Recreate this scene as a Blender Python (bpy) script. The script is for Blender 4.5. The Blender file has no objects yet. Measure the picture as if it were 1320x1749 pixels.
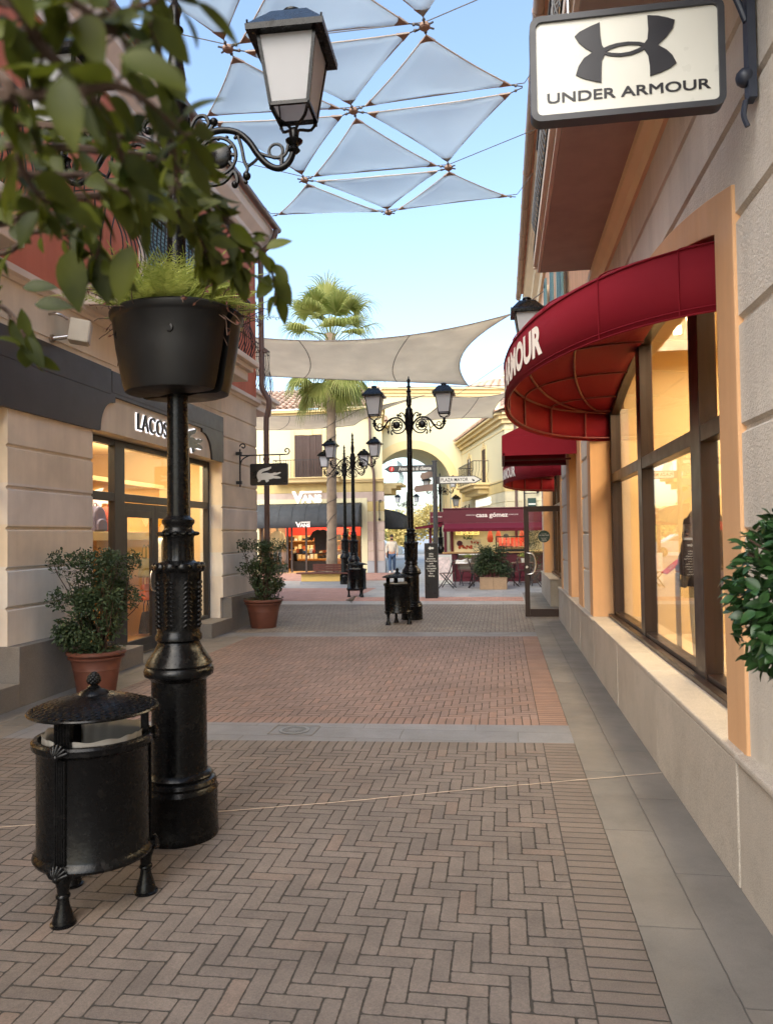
import bpy, bmesh, math, random
from mathutils import Vector, Matrix, noise
random.seed(7)
PI = math.pi
S = bpy.context.scene
COL = S.collection

# ------------------------------------------------------------------ helpers
def lin(r, g, b):
    def f(c):
        c /= 255.0
        return c / 12.92 if c <= 0.04045 else ((c + 0.055) / 1.055) ** 2.4
    return (f(r), f(g), f(b), 1.0)

def tag(o, label=None, cat=None, group=None, kind=None):
    if label: o['label'] = label
    if cat: o['category'] = cat
    if group: o['group'] = group
    if kind: o['kind'] = kind
    return o

def thing(name, label, cat, loc=(0, 0, 0), rz=0.0, group=None):
    o = bpy.data.objects.new(name, None)
    o.empty_display_size = 0.2
    COL.objects.link(o)
    o.location = loc
    o.rotation_euler = (0, 0, rz)
    return tag(o, label, cat, group)

def copy_tree(o, parent=None):
    c = o.copy()
    COL.objects.link(c)
    if parent is not None:
        c.parent = parent
    for ch in list(o.children):
        copy_tree(ch, c)
    return c

def dup(o, loc, rz, label, group=None):
    c = copy_tree(o)
    c.location = loc
    c.rotation_euler = (0, 0, rz)
    c['label'] = label
    if group: c['group'] = group
    return c

class MB:
    def __init__(s):
        s.v = []; s.f = []; s.m = []
    def add(s, vs, fs, mi=0):
        b = len(s.v)
        s.v.extend([tuple(p) for p in vs])
        for f in fs:
            s.f.append([i + b for i in f]); s.m.append(mi)
    def quad(s, a, b, c, d, mi=0):
        s.add([a, b, c, d], [(0, 1, 2, 3)], mi)
    def box(s, x0, x1, y0, y1, z0, z1, mi=0, M=None):
        x0, x1 = min(x0, x1), max(x0, x1); y0, y1 = min(y0, y1), max(y0, y1); z0, z1 = min(z0, z1), max(z0, z1)
        vs = [(x0, y0, z0), (x1, y0, z0), (x1, y1, z0), (x0, y1, z0), (x0, y0, z1), (x1, y0, z1), (x1, y1, z1), (x0, y1, z1)]
        if M is not None: vs = [M @ Vector(p) for p in vs]
        s.add(vs, [(0, 3, 2, 1), (4, 5, 6, 7), (0, 1, 5, 4), (1, 2, 6, 5), (2, 3, 7, 6), (3, 0, 4, 7)], mi)
    def bar(s, a, b, w, h=None, mi=0):
        a, b = Vector(a), Vector(b); h = h or w
        d = (b - a).normalized()
        up = Vector((0, 0, 1)) if abs(d.z) < 0.95 else Vector((0, 1, 0))
        sx = d.cross(up).normalized() * (w / 2); sz = sx.cross(d).normalized() * (h / 2)
        vs = [a - sx - sz, a + sx - sz, a + sx + sz, a - sx + sz, b - sx - sz, b + sx - sz, b + sx + sz, b - sx + sz]
        s.add(vs, [(0, 1, 2, 3), (7, 6, 5, 4), (0, 4, 5, 1), (1, 5, 6, 2), (2, 6, 7, 3), (3, 7, 4, 0)], mi)
    def tube(s, path, r, n=8, mi=0, cap=True, closed=False):
        P = [Vector(p) for p in path]
        N = len(P)
        R = r if isinstance(r, (list, tuple)) else [r] * N
        t0 = None; nrm = None; rings = []
        for i in range(N):
            if closed:
                t = (P[(i + 1) % N] - P[i - 1])
            else:
                t = P[min(i + 1, N - 1)] - P[max(i - 1, 0)]
            if t.length < 1e-9: t = Vector((0, 0, 1))
            t.normalize()
            if nrm is None:
                a = Vector((0, 0, 1)) if abs(t.z) < 0.9 else Vector((1, 0, 0))
                nrm = (a - t * a.dot(t)).normalized()
            else:
                nrm = (nrm - t * nrm.dot(t))
                if nrm.length < 1e-6:
                    a = Vector((0, 0, 1)) if abs(t.z) < 0.9 else Vector((1, 0, 0))
                    nrm = a - t * a.dot(t)
                nrm.normalize()
            bn = t.cross(nrm)
            rings.append([P[i] + (nrm * math.cos(2 * PI * k / n) + bn * math.sin(2 * PI * k / n)) * R[i] for k in range(n)])
        vs = [p for rg in rings for p in rg]; fs = []
        for i in range(N if closed else N - 1):
            j = (i + 1) % N
            for k in range(n):
                k2 = (k + 1) % n
                fs.append((i * n + k, i * n + k2, j * n + k2, j * n + k))
        if cap and not closed:
            fs.append(tuple(range(n - 1, -1, -1))); fs.append(tuple((N - 1) * n + k for k in range(n)))
        s.add(vs, fs, mi)
    def lathe(s, prof, n=24, c=(0, 0, 0), mi=0, M=None, flute=0, fa=0.0, z0=None, z1=None):
        vs = []; fs = []; N = len(prof)
        for r, z in prof:
            for k in range(n):
                a = 2 * PI * k / n
                rr = r
                if flute and z0 <= z <= z1: rr = r * (1 + fa * math.cos(flute * a))
                p = Vector((c[0] + rr * math.cos(a), c[1] + rr * math.sin(a), c[2] + z))
                vs.append(M @ p if M is not None else p)
        for i in range(N - 1):
            for k in range(n):
                k2 = (k + 1) % n
                fs.append((i * n + k, i * n + k2, (i + 1) * n + k2, (i + 1) * n + k))
        if prof[0][0] > 1e-4: fs.append(tuple(range(n - 1, -1, -1)))
        if prof[-1][0] > 1e-4: fs.append(tuple((N - 1) * n + k for k in range(n)))
        s.add(vs, fs, mi)
    def sphere(s, c, r, n=12, m=8, sc=(1, 1, 1), mi=0, M=None):
        prof = []
        vs = []; fs = []
        for i in range(m + 1):
            th = PI * i / m
            for k in range(n):
                a = 2 * PI * k / n
                p = Vector((r * sc[0] * math.sin(th) * math.cos(a), r * sc[1] * math.sin(th) * math.sin(a), r * sc[2] * math.cos(th)))
                if M is not None: p = M @ p
                vs.append(Vector(c) + p)
        for i in range(m):
            for k in range(n):
                k2 = (k + 1) % n
                fs.append((i * n + k, (i + 1) * n + k, (i + 1) * n + k2, i * n + k2))
        s.add(vs, fs, mi)
    def prism(s, poly, fn, d0, d1, mi=0):
        """poly: 2-D outline; fn(u, v, d) -> point; extruded from depth d0 to d1"""
        n = len(poly)
        vs = [fn(u, v, d0) for u, v in poly] + [fn(u, v, d1) for u, v in poly]
        fs = [tuple(range(n - 1, -1, -1)), tuple(range(n, 2 * n))]
        for i in range(n):
            j = (i + 1) % n
            fs.append((i, j, n + j, n + i))
        s.add(vs, fs, mi)
    def ring(s, outer, inner, fn, d0, d1, mi=0, closed=False):
        n = len(outer); vs = []
        for d in (d0, d1):
            vs += [fn(u, v, d) for u, v in outer]; vs += [fn(u, v, d) for u, v in inner]
        fs = []
        for i in range(n if closed else n - 1):
            j = (i + 1) % n
            fs.append((i, j, n + j, n + i)); fs.append((2 * n + i, 3 * n + i, 3 * n + j, 2 * n + j))
            fs.append((i, 2 * n + i, 2 * n + j, j)); fs.append((n + i, n + j, 3 * n + j, 3 * n + i))
        if not closed:
            fs.append((0, n, 3 * n, 2 * n)); fs.append((n - 1, 3 * n - 1, 4 * n - 1, 2 * n - 1))
        s.add(vs, fs, mi)
    def build(s, name, mats, parent=None, world=True, smooth=None, bevel=0, fix=True, weld=False):
        me = bpy.data.meshes.new(name)
        me.from_pydata(s.v, [], s.f)
        if not isinstance(mats, (list, tuple)): mats = [mats]
        for m in mats: me.materials.append(m)
        if len(mats) > 1: me.polygons.foreach_set('material_index', s.m)
        if fix or weld:
            bm = bmesh.new(); bm.from_mesh(me)
            if weld: bmesh.ops.remove_doubles(bm, verts=bm.verts, dist=0.0004)
            if fix: bmesh.ops.recalc_face_normals(bm, faces=bm.faces)
            bm.to_mesh(me); bm.free()
        if smooth is not None:
            me.polygons.foreach_set('use_smooth', [True] * len(me.polygons))
            me.set_sharp_from_angle(angle=math.radians(smooth))
        me.update()
        o = bpy.data.objects.new(name, me)
        COL.objects.link(o)
        if parent is not None:
            o.parent = parent
            if world and parent.parent is None:
                o.matrix_parent_inverse = parent.matrix_basis.inverted()
        if bevel:
            b = o.modifiers.new('edge', 'BEVEL'); b.width = bevel; b.segments = 2; b.limit_method = 'ANGLE'; b.angle_limit = math.radians(40)
        return o

def arc(cx, cy, r, a0, a1, n, ry=None):
    ry = r if ry is None else ry
    return [(cx + r * math.cos(math.radians(a0 + (a1 - a0) * i / n)), cy + ry * math.sin(math.radians(a0 + (a1 - a0) * i / n))) for i in range(n + 1)]

def spline(pts, n=6):
    P = [Vector(p) for p in pts]; out = []
    for i in range(len(P) - 1):
        p0 = P[max(i - 1, 0)]; p1 = P[i]; p2 = P[i + 1]; p3 = P[min(i + 2, len(P) - 1)]
        for k in range(n):
            t = k / n
            out.append(0.5 * ((2 * p1) + (p2 - p0) * t + (2 * p0 - 5 * p1 + 4 * p2 - p3) * t * t + (3 * p1 - p0 - 3 * p2 + p3) * t ** 3))
    out.append(P[-1])
    return out

def text2d(body, size=1.0, bold=0.0, sx=1.0, align='CENTER', spacing=1.0, shear=0.0, extrude=0.002):
    cu = bpy.data.curves.new('lettering', 'FONT')
    cu.body = body; cu.size = size; cu.align_x = align; cu.align_y = 'CENTER'
    cu.offset = bold; cu.space_character = spacing; cu.shear = shear; cu.extrude = extrude; cu.resolution_u = 4
    ob = bpy.data.objects.new('lettering_source', cu)
    COL.objects.link(ob)
    bpy.context.view_layer.update()
    me = bpy.data.meshes.new_from_object(ob)
    vs = [(v.co.x * sx, v.co.y, v.co.z) for v in me.vertices]
    fs = [tuple(p.vertices) for p in me.polygons]
    bpy.data.objects.remove(ob); bpy.data.curves.remove(cu); bpy.data.meshes.remove(me)
    return vs, fs

def put_text(mb, body, fn, size, mi=0, **k):
    vs, fs = text2d(body, size, **k)
    mb.add([fn(*v) for v in vs], fs, mi)

# ------------------------------------------------------------------ materials
def nd(nt, t, **kw):
    n = nt.nodes.new(t)
    for k, v in kw.items(): setattr(n, k, v)
    return n

def setin(nt, node, key, val):
    if hasattr(val, 'is_output') or isinstance(val, bpy.types.NodeSocket): nt.links.new(val, node.inputs[key])
    else: node.inputs[key].default_value = val

def mth(nt, op, *a):
    n = nd(nt, 'ShaderNodeMath', operation=op)
    for i, v in enumerate(a): setin(nt, n, i, v)
    return n.outputs[0]

def mixc(nt, fac, a, b, mode='MIX'):
    n = nd(nt, 'ShaderNodeMix', data_type='RGBA', blend_type=mode)
    setin(nt, n, 0, fac); setin(nt, n, 6, a); setin(nt, n, 7, b)
    return n.outputs[2]

def noise_tex(nt, vec, scale, detail=4, rough=0.55):
    n = nd(nt, 'ShaderNodeTexNoise')
    nt.links.new(vec, n.inputs['Vector'])
    n.inputs['Scale'].default_value = scale; n.inputs['Detail'].default_value = detail; n.inputs['Roughness'].default_value = rough
    return n.outputs['Fac']

def mapr(nt, v, a, b, c, d):
    n = nd(nt, 'ShaderNodeMapRange')
    setin(nt, n, 0, v); n.inputs[1].default_value = a; n.inputs[2].default_value = b; n.inputs[3].default_value = c; n.inputs[4].default_value = d
    return n.outputs[0]

def base_mat(name):
    m = bpy.data.materials.new(name); m.use_nodes = True
    nt = m.node_tree
    b = nt.nodes['Principled BSDF']
    tc = nd(nt, 'ShaderNodeTexCoord')
    return m, nt, b, tc.outputs['Object']

def bump(nt, b, h, dist, strength=1.0):
    n = nd(nt, 'ShaderNodeBump')
    n.inputs['Distance'].default_value = dist; n.inputs['Strength'].default_value = strength
    nt.links.new(h, n.inputs['Height']); nt.links.new(n.outputs[0], b.inputs['Normal'])

def streaks(nt, co, lo=0.86, hi=1.05):
    mp = nd(nt, 'ShaderNodeMapping'); mp.inputs['Scale'].default_value = (2.6, 2.6, 0.22); nt.links.new(co, mp.inputs['Vector'])
    a = mapr(nt, noise_tex(nt, mp.outputs[0], 1.7, 6, 0.62), 0.36, 0.66, hi, lo)
    b = mapr(nt, noise_tex(nt, co, 0.9, 6, 0.65), 0.35, 0.7, 1.04, 0.9)
    return mth(nt, 'MULTIPLY', a, b)

def mat(name, col, rough=0.6, metal=0.0, var=0.12, vs=3.0, bs=0, bd=0.002, spec=0.5, speck=0.0, ss=150, coat=0.0, emit=0.0, worn=0):
    m, nt, b, co = base_mat(name)
    f = noise_tex(nt, co, vs, 5)
    f = mapr(nt, f, 0.3, 0.7, 1 - var, 1 + var)
    if worn: f = mth(nt, 'MULTIPLY', f, streaks(nt, co, 1 - worn, 1.03))
    c = nd(nt, 'ShaderNodeVectorMath', operation='SCALE')
    c.inputs[0].default_value = col[:3]; nt.links.new(f, c.inputs['Scale'])
    out = c.outputs[0]
    if speck:
        sp = noise_tex(nt, co, ss, 3, 0.8)
        sp = mapr(nt, sp, 0.35, 0.65, 1 - speck, 1 + speck)
        c2 = nd(nt, 'ShaderNodeVectorMath', operation='SCALE')
        nt.links.new(out, c2.inputs[0]); nt.links.new(sp, c2.inputs['Scale']); out = c2.outputs[0]
    nt.links.new(out, b.inputs['Base Color'])
    rr = noise_tex(nt, co, vs * 4, 3)
    nt.links.new(mapr(nt, rr, 0.3, 0.7, max(0.02, rough * 0.85), min(1, rough * 1.15)), b.inputs['Roughness'])
    b.inputs['Metallic'].default_value = metal
    b.inputs['Specular IOR Level'].default_value = spec
    b.inputs['Coat Weight'].default_value = coat
    b.inputs['Coat Roughness'].default_value = 0.08
    if emit:
        nt.links.new(out, b.inputs['Emission Color']); b.inputs['Emission Strength'].default_value = emit
    if bs: bump(nt, b, noise_tex(nt, co, bs, 4, 0.6), bd)
    return m

def iron_mat(name):
    m, nt, b, co = base_mat(name)
    d = noise_tex(nt, co, 9, 9, 0.72); k = mapr(nt, d, 0.56, 0.74, 0, 1)
    c = mixc(nt, mth(nt, 'MULTIPLY', k, 0.24), (0.003, 0.003, 0.0032, 1), (0.045, 0.038, 0.032, 1)); nt.links.new(c, b.inputs['Base Color'])
    nt.links.new(mth(nt, 'ADD', mapr(nt, noise_tex(nt, co, 35, 5, 0.7), 0.3, 0.7, 0.16, 0.34), mth(nt, 'MULTIPLY', k, 0.3)), b.inputs['Roughness'])
    b.inputs['Specular IOR Level'].default_value = 0.2
    bump(nt, b, noise_tex(nt, co, 30, 5, 0.6), 0.0012)
    return m

def glow(name, col, strength):
    m, nt, b, co = base_mat(name)
    b.inputs['Base Color'].default_value = col
    b.inputs['Emission Color'].default_value = col
    b.inputs['Emission Strength'].default_value = strength
    return m

def glass_mat(name, tint=(1, 1, 1, 1), boost=1.0):
    m = bpy.data.materials.new(name); m.use_nodes = True
    nt = m.node_tree; nt.nodes.clear()
    out = nd(nt, 'ShaderNodeOutputMaterial')
    tr = nd(nt, 'ShaderNodeBsdfTransparent'); tr.inputs[0].default_value = tint
    gl = nd(nt, 'ShaderNodeBsdfGlossy'); gl.inputs['Roughness'].default_value = 0.01
    gm = nd(nt, 'ShaderNodeNewGeometry')
    dt = nd(nt, 'ShaderNodeVectorMath', operation='DOT_PRODUCT'); nt.links.new(gm.outputs['Normal'], dt.inputs[0]); nt.links.new(gm.outputs['Incoming'], dt.inputs[1])
    sch = mth(nt, 'ADD', 0.04, mth(nt, 'MULTIPLY', 0.96, mth(nt, 'POWER', mth(nt, 'SUBTRACT', 1.0, mth(nt, 'ABSOLUTE', dt.outputs['Value'])), 5.0)))
    mx = nd(nt, 'ShaderNodeMixShader')
    fac = mth(nt, 'MINIMUM', mth(nt, 'MULTIPLY', sch, boost), 1.0)
    nt.links.new(fac, mx.inputs[0]); nt.links.new(tr.outputs[0], mx.inputs[1]); nt.links.new(gl.outputs[0], mx.inputs[2])
    nt.links.new(mx.outputs[0], out.inputs[0])
    return m

def cloth_mat(name, col, trans=0.4, weave=300, var=0.08, rough=0.9, wash=None, washscale=0.4):
    m = bpy.data.materials.new(name); m.use_nodes = True
    nt = m.node_tree; b = nt.nodes['Principled BSDF']; out = nt.nodes['Material Output']
    tc = nd(nt, 'ShaderNodeTexCoord'); co = tc.outputs['Object']
    f = mapr(nt, noise_tex(nt, co, washscale, 5), 0.3, 0.7, 1 - var, 1 + var)
    c = nd(nt, 'ShaderNodeVectorMath', operation='SCALE'); c.inputs[0].default_value = col[:3]; nt.links.new(f, c.inputs['Scale'])
    nt.links.new(c.outputs[0], b.inputs['Base Color']); b.inputs['Roughness'].default_value = rough
    b.inputs['Specular IOR Level'].default_value = 0.2
    t = nd(nt, 'ShaderNodeBsdfTranslucent'); nt.links.new(c.outputs[0], t.inputs[0])
    mx = nd(nt, 'ShaderNodeMixShader'); mx.inputs[0].default_value = trans
    nt.links.new(b.outputs[0], mx.inputs[1]); nt.links.new(t.outputs[0], mx.inputs[2]); nt.links.new(mx.outputs[0], out.inputs[0])
    if weave: bump(nt, b, noise_tex(nt, co, weave, 2), 0.002)
    return m

def leaf_mat(name, c1, c2, trans=0.3, rough=0.45, scale=2.0):
    m = bpy.data.materials.new(name); m.use_nodes = True
    nt = m.node_tree; b = nt.nodes['Principled BSDF']; out = nt.nodes['Material Output']
    tc = nd(nt, 'ShaderNodeTexCoord')
    gi = nd(nt, 'ShaderNodeNewGeometry')
    f = noise_tex(nt, tc.outputs['Object'], scale, 4)
    rp = gi.outputs['Random Per Island']
    k = mth(nt, 'ADD', mth(nt, 'MULTIPLY', mapr(nt, f, 0.35, 0.65, 0, 1), 0.5), mth(nt, 'MULTIPLY', rp, 0.5))
    c = mixc(nt, k, c1, c2)
    nt.links.new(c, b.inputs['Base Color']); b.inputs['Roughness'].default_value = rough; b.inputs['Specular IOR Level'].default_value = 0.3
    t = nd(nt, 'ShaderNodeBsdfTranslucent'); nt.links.new(c, t.inputs[0])
    mx = nd(nt, 'ShaderNodeMixShader'); mx.inputs[0].default_value = trans
    nt.links.new(b.outputs[0], mx.inputs[1]); nt.links.new(t.outputs[0], mx.inputs[2]); nt.links.new(mx.outputs[0], out.inputs[0])
    return m

def course_mat(name, cols, z0, h, rough=0.85, bs=120, bd=0.004, axis='z', seed=0.0):
    """stucco whose courses (bands of height h from z0) take one of three pigments"""
    m, nt, b, co = base_mat(name)
    sp = nd(nt, 'ShaderNodeSeparateXYZ'); g = nd(nt, 'ShaderNodeNewGeometry'); nt.links.new(g.outputs['Position'], sp.inputs[0])
    k = mth(nt, 'FLOOR', mth(nt, 'DIVIDE', mth(nt, 'SUBTRACT', sp.outputs[2], z0), h))
    w = nd(nt, 'ShaderNodeTexWhiteNoise', noise_dimensions='1D'); nt.links.new(mth(nt, 'ADD', k, seed), w.inputs['W'])
    c = mixc(nt, mth(nt, 'GREATER_THAN', w.outputs['Value'], 0.36), cols[0], cols[1])
    c = mixc(nt, mth(nt, 'GREATER_THAN', w.outputs['Value'], 0.7), c, cols[2])
    f = mapr(nt, noise_tex(nt, co, 1.6, 6), 0.3, 0.7, 0.88, 1.1)
    f = mth(nt, 'MULTIPLY', f, streaks(nt, co, 0.92, 1.02))
    s2 = nd(nt, 'ShaderNodeVectorMath', operation='SCALE'); nt.links.new(c, s2.inputs[0]); nt.links.new(f, s2.inputs['Scale'])
    nt.links.new(s2.outputs[0], b.inputs['Base Color']); b.inputs['Roughness'].default_value = rough
    b.inputs['Specular IOR Level'].default_value = 0.2
    bump(nt, b, noise_tex(nt, co, bs, 5, 0.65), bd)
    return m

def herringbone_mat(name, ca, cb, cc, W=0.073, seed=0.0, joint=(0.038, 0.034, 0.030, 1)):
    m, nt, b, co = base_mat(name)
    nz = nd(nt, 'ShaderNodeTexNoise'); nt.links.new(co, nz.inputs['Vector']); nz.inputs['Scale'].default_value = 9; nz.inputs['Detail'].default_value = 4
    sc = nd(nt, 'ShaderNodeVectorMath', operation='SUBTRACT'); nt.links.new(nz.outputs['Color'], sc.inputs[0]); sc.inputs[1].default_value = (0.5, 0.5, 0.5)
    s2 = nd(nt, 'ShaderNodeVectorMath', operation='SCALE'); nt.links.new(sc.outputs[0], s2.inputs[0]); s2.inputs['Scale'].default_value = 0.009
    ad = nd(nt, 'ShaderNodeVectorMath', operation='ADD'); nt.links.new(co, ad.inputs[0]); nt.links.new(s2.outputs[0], ad.inputs[1])
    sp = nd(nt, 'ShaderNodeSeparateXYZ'); nt.links.new(ad.outputs[0], sp.inputs[0])
    u = mth(nt, 'DIVIDE', sp.outputs[0], W); v = mth(nt, 'DIVIDE', sp.outputs[1], W)
    i = mth(nt, 'FLOOR', u); j = mth(nt, 'FLOOR', v)
    fu = mth(nt, 'SUBTRACT', u, i); fv = mth(nt, 'SUBTRACT', v, j)
    k = mth(nt, 'FLOORED_MODULO', mth(nt, 'SUBTRACT', i, j), 6.0)
    hor = mth(nt, 'LESS_THAN', k, 2.5)
    kv = mth(nt, 'SUBTRACT', k, 3.0)
    al_h = mth(nt, 'ADD', k, fu)
    al_v = mth(nt, 'ADD', mth(nt, 'SUBTRACT', 2.0, kv), fv)
    def sel(a, c): return mth(nt, 'ADD', mth(nt, 'MULTIPLY', hor, a), mth(nt, 'MULTIPLY', mth(nt, 'SUBTRACT', 1.0, hor), c))
    al = sel(al_h, al_v); ac = sel(fv, fu)
    idx = sel(mth(nt, 'SUBTRACT', i, k), i); idy = sel(j, mth(nt, 'ADD', j, kv))
    cv = nd(nt, 'ShaderNodeCombineXYZ'); nt.links.new(idx, cv.inputs[0]); nt.links.new(idy, cv.inputs[1]); nt.links.new(mth(nt, 'ADD', hor, seed), cv.inputs[2])
    w = nd(nt, 'ShaderNodeTexWhiteNoise', noise_dimensions='3D'); nt.links.new(cv.outputs[0], w.inputs['Vector'])
    w2 = nd(nt, 'ShaderNodeSeparateColor'); nt.links.new(w.outputs['Color'], w2.inputs[0])
    j1 = mth(nt, 'MULTIPLY', w2.outputs[0], 0.045); j2 = mth(nt, 'MULTIPLY', w2.outputs[1], 0.045); j3 = mth(nt, 'MULTIPLY', w2.outputs[2], 0.035); j4 = mth(nt, 'MULTIPLY', w.outputs['Value'], 0.035)
    ax = mth(nt, 'MINIMUM', mth(nt, 'SUBTRACT', al, j1), mth(nt, 'SUBTRACT', mth(nt, 'SUBTRACT', 3.0, al), j2))
    ay = mth(nt, 'MINIMUM', mth(nt, 'SUBTRACT', ac, j3), mth(nt, 'SUBTRACT', mth(nt, 'SUBTRACT', 1.0, ac), j4))
    rough_edge = mth(nt, 'MULTIPLY', mth(nt, 'SUBTRACT', noise_tex(nt, co, 45, 3, 0.6), 0.5), 0.09)
    qx = mth(nt, 'MAXIMUM', mth(nt, 'SUBTRACT', 0.17, ax), 0.0); qy = mth(nt, 'MAXIMUM', mth(nt, 'SUBTRACT', 0.17, ay), 0.0)
    d = mth(nt, 'SUBTRACT', 0.17, mth(nt, 'SQRT', mth(nt, 'ADD', mth(nt, 'MULTIPLY', qx, qx), mth(nt, 'MULTIPLY', qy, qy))))
    d = mth(nt, 'ADD', d, rough_edge)
    jn = mapr(nt, noise_tex(nt, co, 5, 3), 0.3, 0.7, 0.6, 1.35)
    d = mth(nt, 'DIVIDE', d, jn)
    face = nd(nt, 'ShaderNodeMapRange', interpolation_type='SMOOTHSTEP'); nt.links.new(d, face.inputs[0])
    face.inputs[1].default_value = 0.002; face.inputs[2].default_value = 0.044
    fc = face.outputs[0]
    c = mixc(nt, w.outputs['Value'], ca, cb)
    c = mixc(nt, mapr(nt, w2.outputs[1], 0.8, 1, 0, 0.7), c, cc)
    big = mapr(nt, noise_tex(nt, co, 0.7, 6), 0.3, 0.7, 0.8, 1.16)
    spk = mth(nt, 'MULTIPLY', mapr(nt, noise_tex(nt, co, 110, 4, 0.8), 0.3, 0.7, 0.72, 1.28), mapr(nt, noise_tex(nt, co, 330, 2, 0.8), 0.3, 0.7, 0.8, 1.2))
    st = mapr(nt, noise_tex(nt, co, 6, 5, 0.7), 0.3, 0.75, 1.1, 0.8)
    st = mth(nt, 'MULTIPLY', st, mapr(nt, noise_tex(nt, co, 1.9, 8, 0.7), 0.52, 0.74, 1.0, 0.72))
    gum = nd(nt, 'ShaderNodeTexVoronoi'); nt.links.new(ad.outputs[0], gum.inputs['Vector']); gum.inputs['Scale'].default_value = 1.5
    st = mth(nt, 'MULTIPLY', st, mapr(nt, gum.outputs['Distance'], 0.022, 0.034, 1.5, 1.0))
    t = nd(nt, 'ShaderNodeVectorMath', operation='SCALE'); nt.links.new(c, t.inputs[0]); nt.links.new(mth(nt, 'MULTIPLY', mth(nt, 'MULTIPLY', big, spk), st), t.inputs['Scale'])
    c = mixc(nt, fc, joint, t.outputs[0])
    nt.links.new(c, b.inputs['Base Color'])
    nt.links.new(mapr(nt, fc, 0, 1, 0.95, 0.62), b.inputs['Roughness'])
    b.inputs['Specular IOR Level'].default_value = 0.35
    h = mth(nt, 'ADD', fc, mth(nt, 'MULTIPLY', noise_tex(nt, co, 110, 4, 0.7), 0.25))
    h = mth(nt, 'ADD', h, mth(nt, 'MULTIPLY', w2.outputs[0], 0.3))
    bump(nt, b, h, 0.006)
    return m

def block_mat(name, ca, cb, lx, ly, jw, joint, off=0.5, swap=False, rough=0.6, speck=0.25, ss=190, bd=0.004, org=(0, 0), spec=0.4, grime=0.85):
    """running slabs or courses: length lx, width ly (metres)"""
    m, nt, b, co = base_mat(name)
    nz = nd(nt, 'ShaderNodeTexNoise'); nt.links.new(co, nz.inputs['Vector']); nz.inputs['Scale'].default_value = 9
    sc = nd(nt, 'ShaderNodeVectorMath', operation='SUBTRACT'); nt.links.new(nz.outputs['Color'], sc.inputs[0]); sc.inputs[1].default_value = (0.5, 0.5, 0.5)
    s2 = nd(nt, 'ShaderNodeVectorMath', operation='SCALE'); nt.links.new(sc.outputs[0], s2.inputs[0]); s2.inputs['Scale'].default_value = min(0.012, ly * 0.1)
    ad = nd(nt, 'ShaderNodeVectorMath', operation='ADD'); nt.links.new(co, ad.inputs[0]); nt.links.new(s2.outputs[0], ad.inputs[1])
    sp = nd(nt, 'ShaderNodeSeparateXYZ'); nt.links.new(ad.outputs[0], sp.inputs[0])
    X, Y = (sp.outputs[1], sp.outputs[0]) if swap else (sp.outputs[0], sp.outputs[1])
    v = mth(nt, 'DIVIDE', mth(nt, 'SUBTRACT', Y, org[1]), ly); j = mth(nt, 'FLOOR', v); fv = mth(nt, 'SUBTRACT', v, j)
    u = mth(nt, 'ADD', mth(nt, 'DIVIDE', mth(nt, 'SUBTRACT', X, org[0]), lx), mth(nt, 'MULTIPLY', mth(nt, 'FLOORED_MODULO', j, 2.0), off))
    i = mth(nt, 'FLOOR', u); fu = mth(nt, 'SUBTRACT', u, i)
    du = mth(nt, 'MULTIPLY', mth(nt, 'MINIMUM', fu, mth(nt, 'SUBTRACT', 1.0, fu)), lx)
    dv = mth(nt, 'MULTIPLY', mth(nt, 'MINIMUM', fv, mth(nt, 'SUBTRACT', 1.0, fv)), ly)
    d = mth(nt, 'MINIMUM', du, dv)
    face = nd(nt, 'ShaderNodeMapRange', interpolation_type='SMOOTHSTEP'); nt.links.new(d, face.inputs[0])
    face.inputs[1].default_value = jw * 0.3; face.inputs[2].default_value = jw
    fc = face.outputs[0]
    cv = nd(nt, 'ShaderNodeCombineXYZ'); nt.links.new(i, cv.inputs[0]); nt.links.new(j, cv.inputs[1])
    w = nd(nt, 'ShaderNodeTexWhiteNoise', noise_dimensions='3D'); nt.links.new(cv.outputs[0], w.inputs['Vector'])
    c = mixc(nt, w.outputs['Value'], ca, cb)
    big = mapr(nt, noise_tex(nt, co, 1.3, 7, 0.6), 0.3, 0.72, grime, 1.12)
    spk = mth(nt, 'MULTIPLY', mapr(nt, noise_tex(nt, co, ss, 3, 0.8), 0.3, 0.7, 1 - speck, 1 + speck), mapr(nt, noise_tex(nt, co, 4.5, 9, 0.72), 0.5, 0.76, 1.0, 0.78))
    t = nd(nt, 'ShaderNodeVectorMath', operation='SCALE'); nt.links.new(c, t.inputs[0]); nt.links.new(mth(nt, 'MULTIPLY', big, spk), t.inputs['Scale'])
    c = mixc(nt, fc, joint, t.outputs[0])
    nt.links.new(c, b.inputs['Base Color'])
    rr = mapr(nt, noise_tex(nt, co, 2.2, 5), 0.3, 0.7, rough * 0.8, min(1, rough * 1.2))
    nt.links.new(rr, b.inputs['Roughness']); b.inputs['Specular IOR Level'].default_value = spec
    bump(nt, b, mth(nt, 'ADD', fc, mth(nt, 'MULTIPLY', noise_tex(nt, co, 140, 3, 0.7), 0.12)), bd)
    return m
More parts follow.
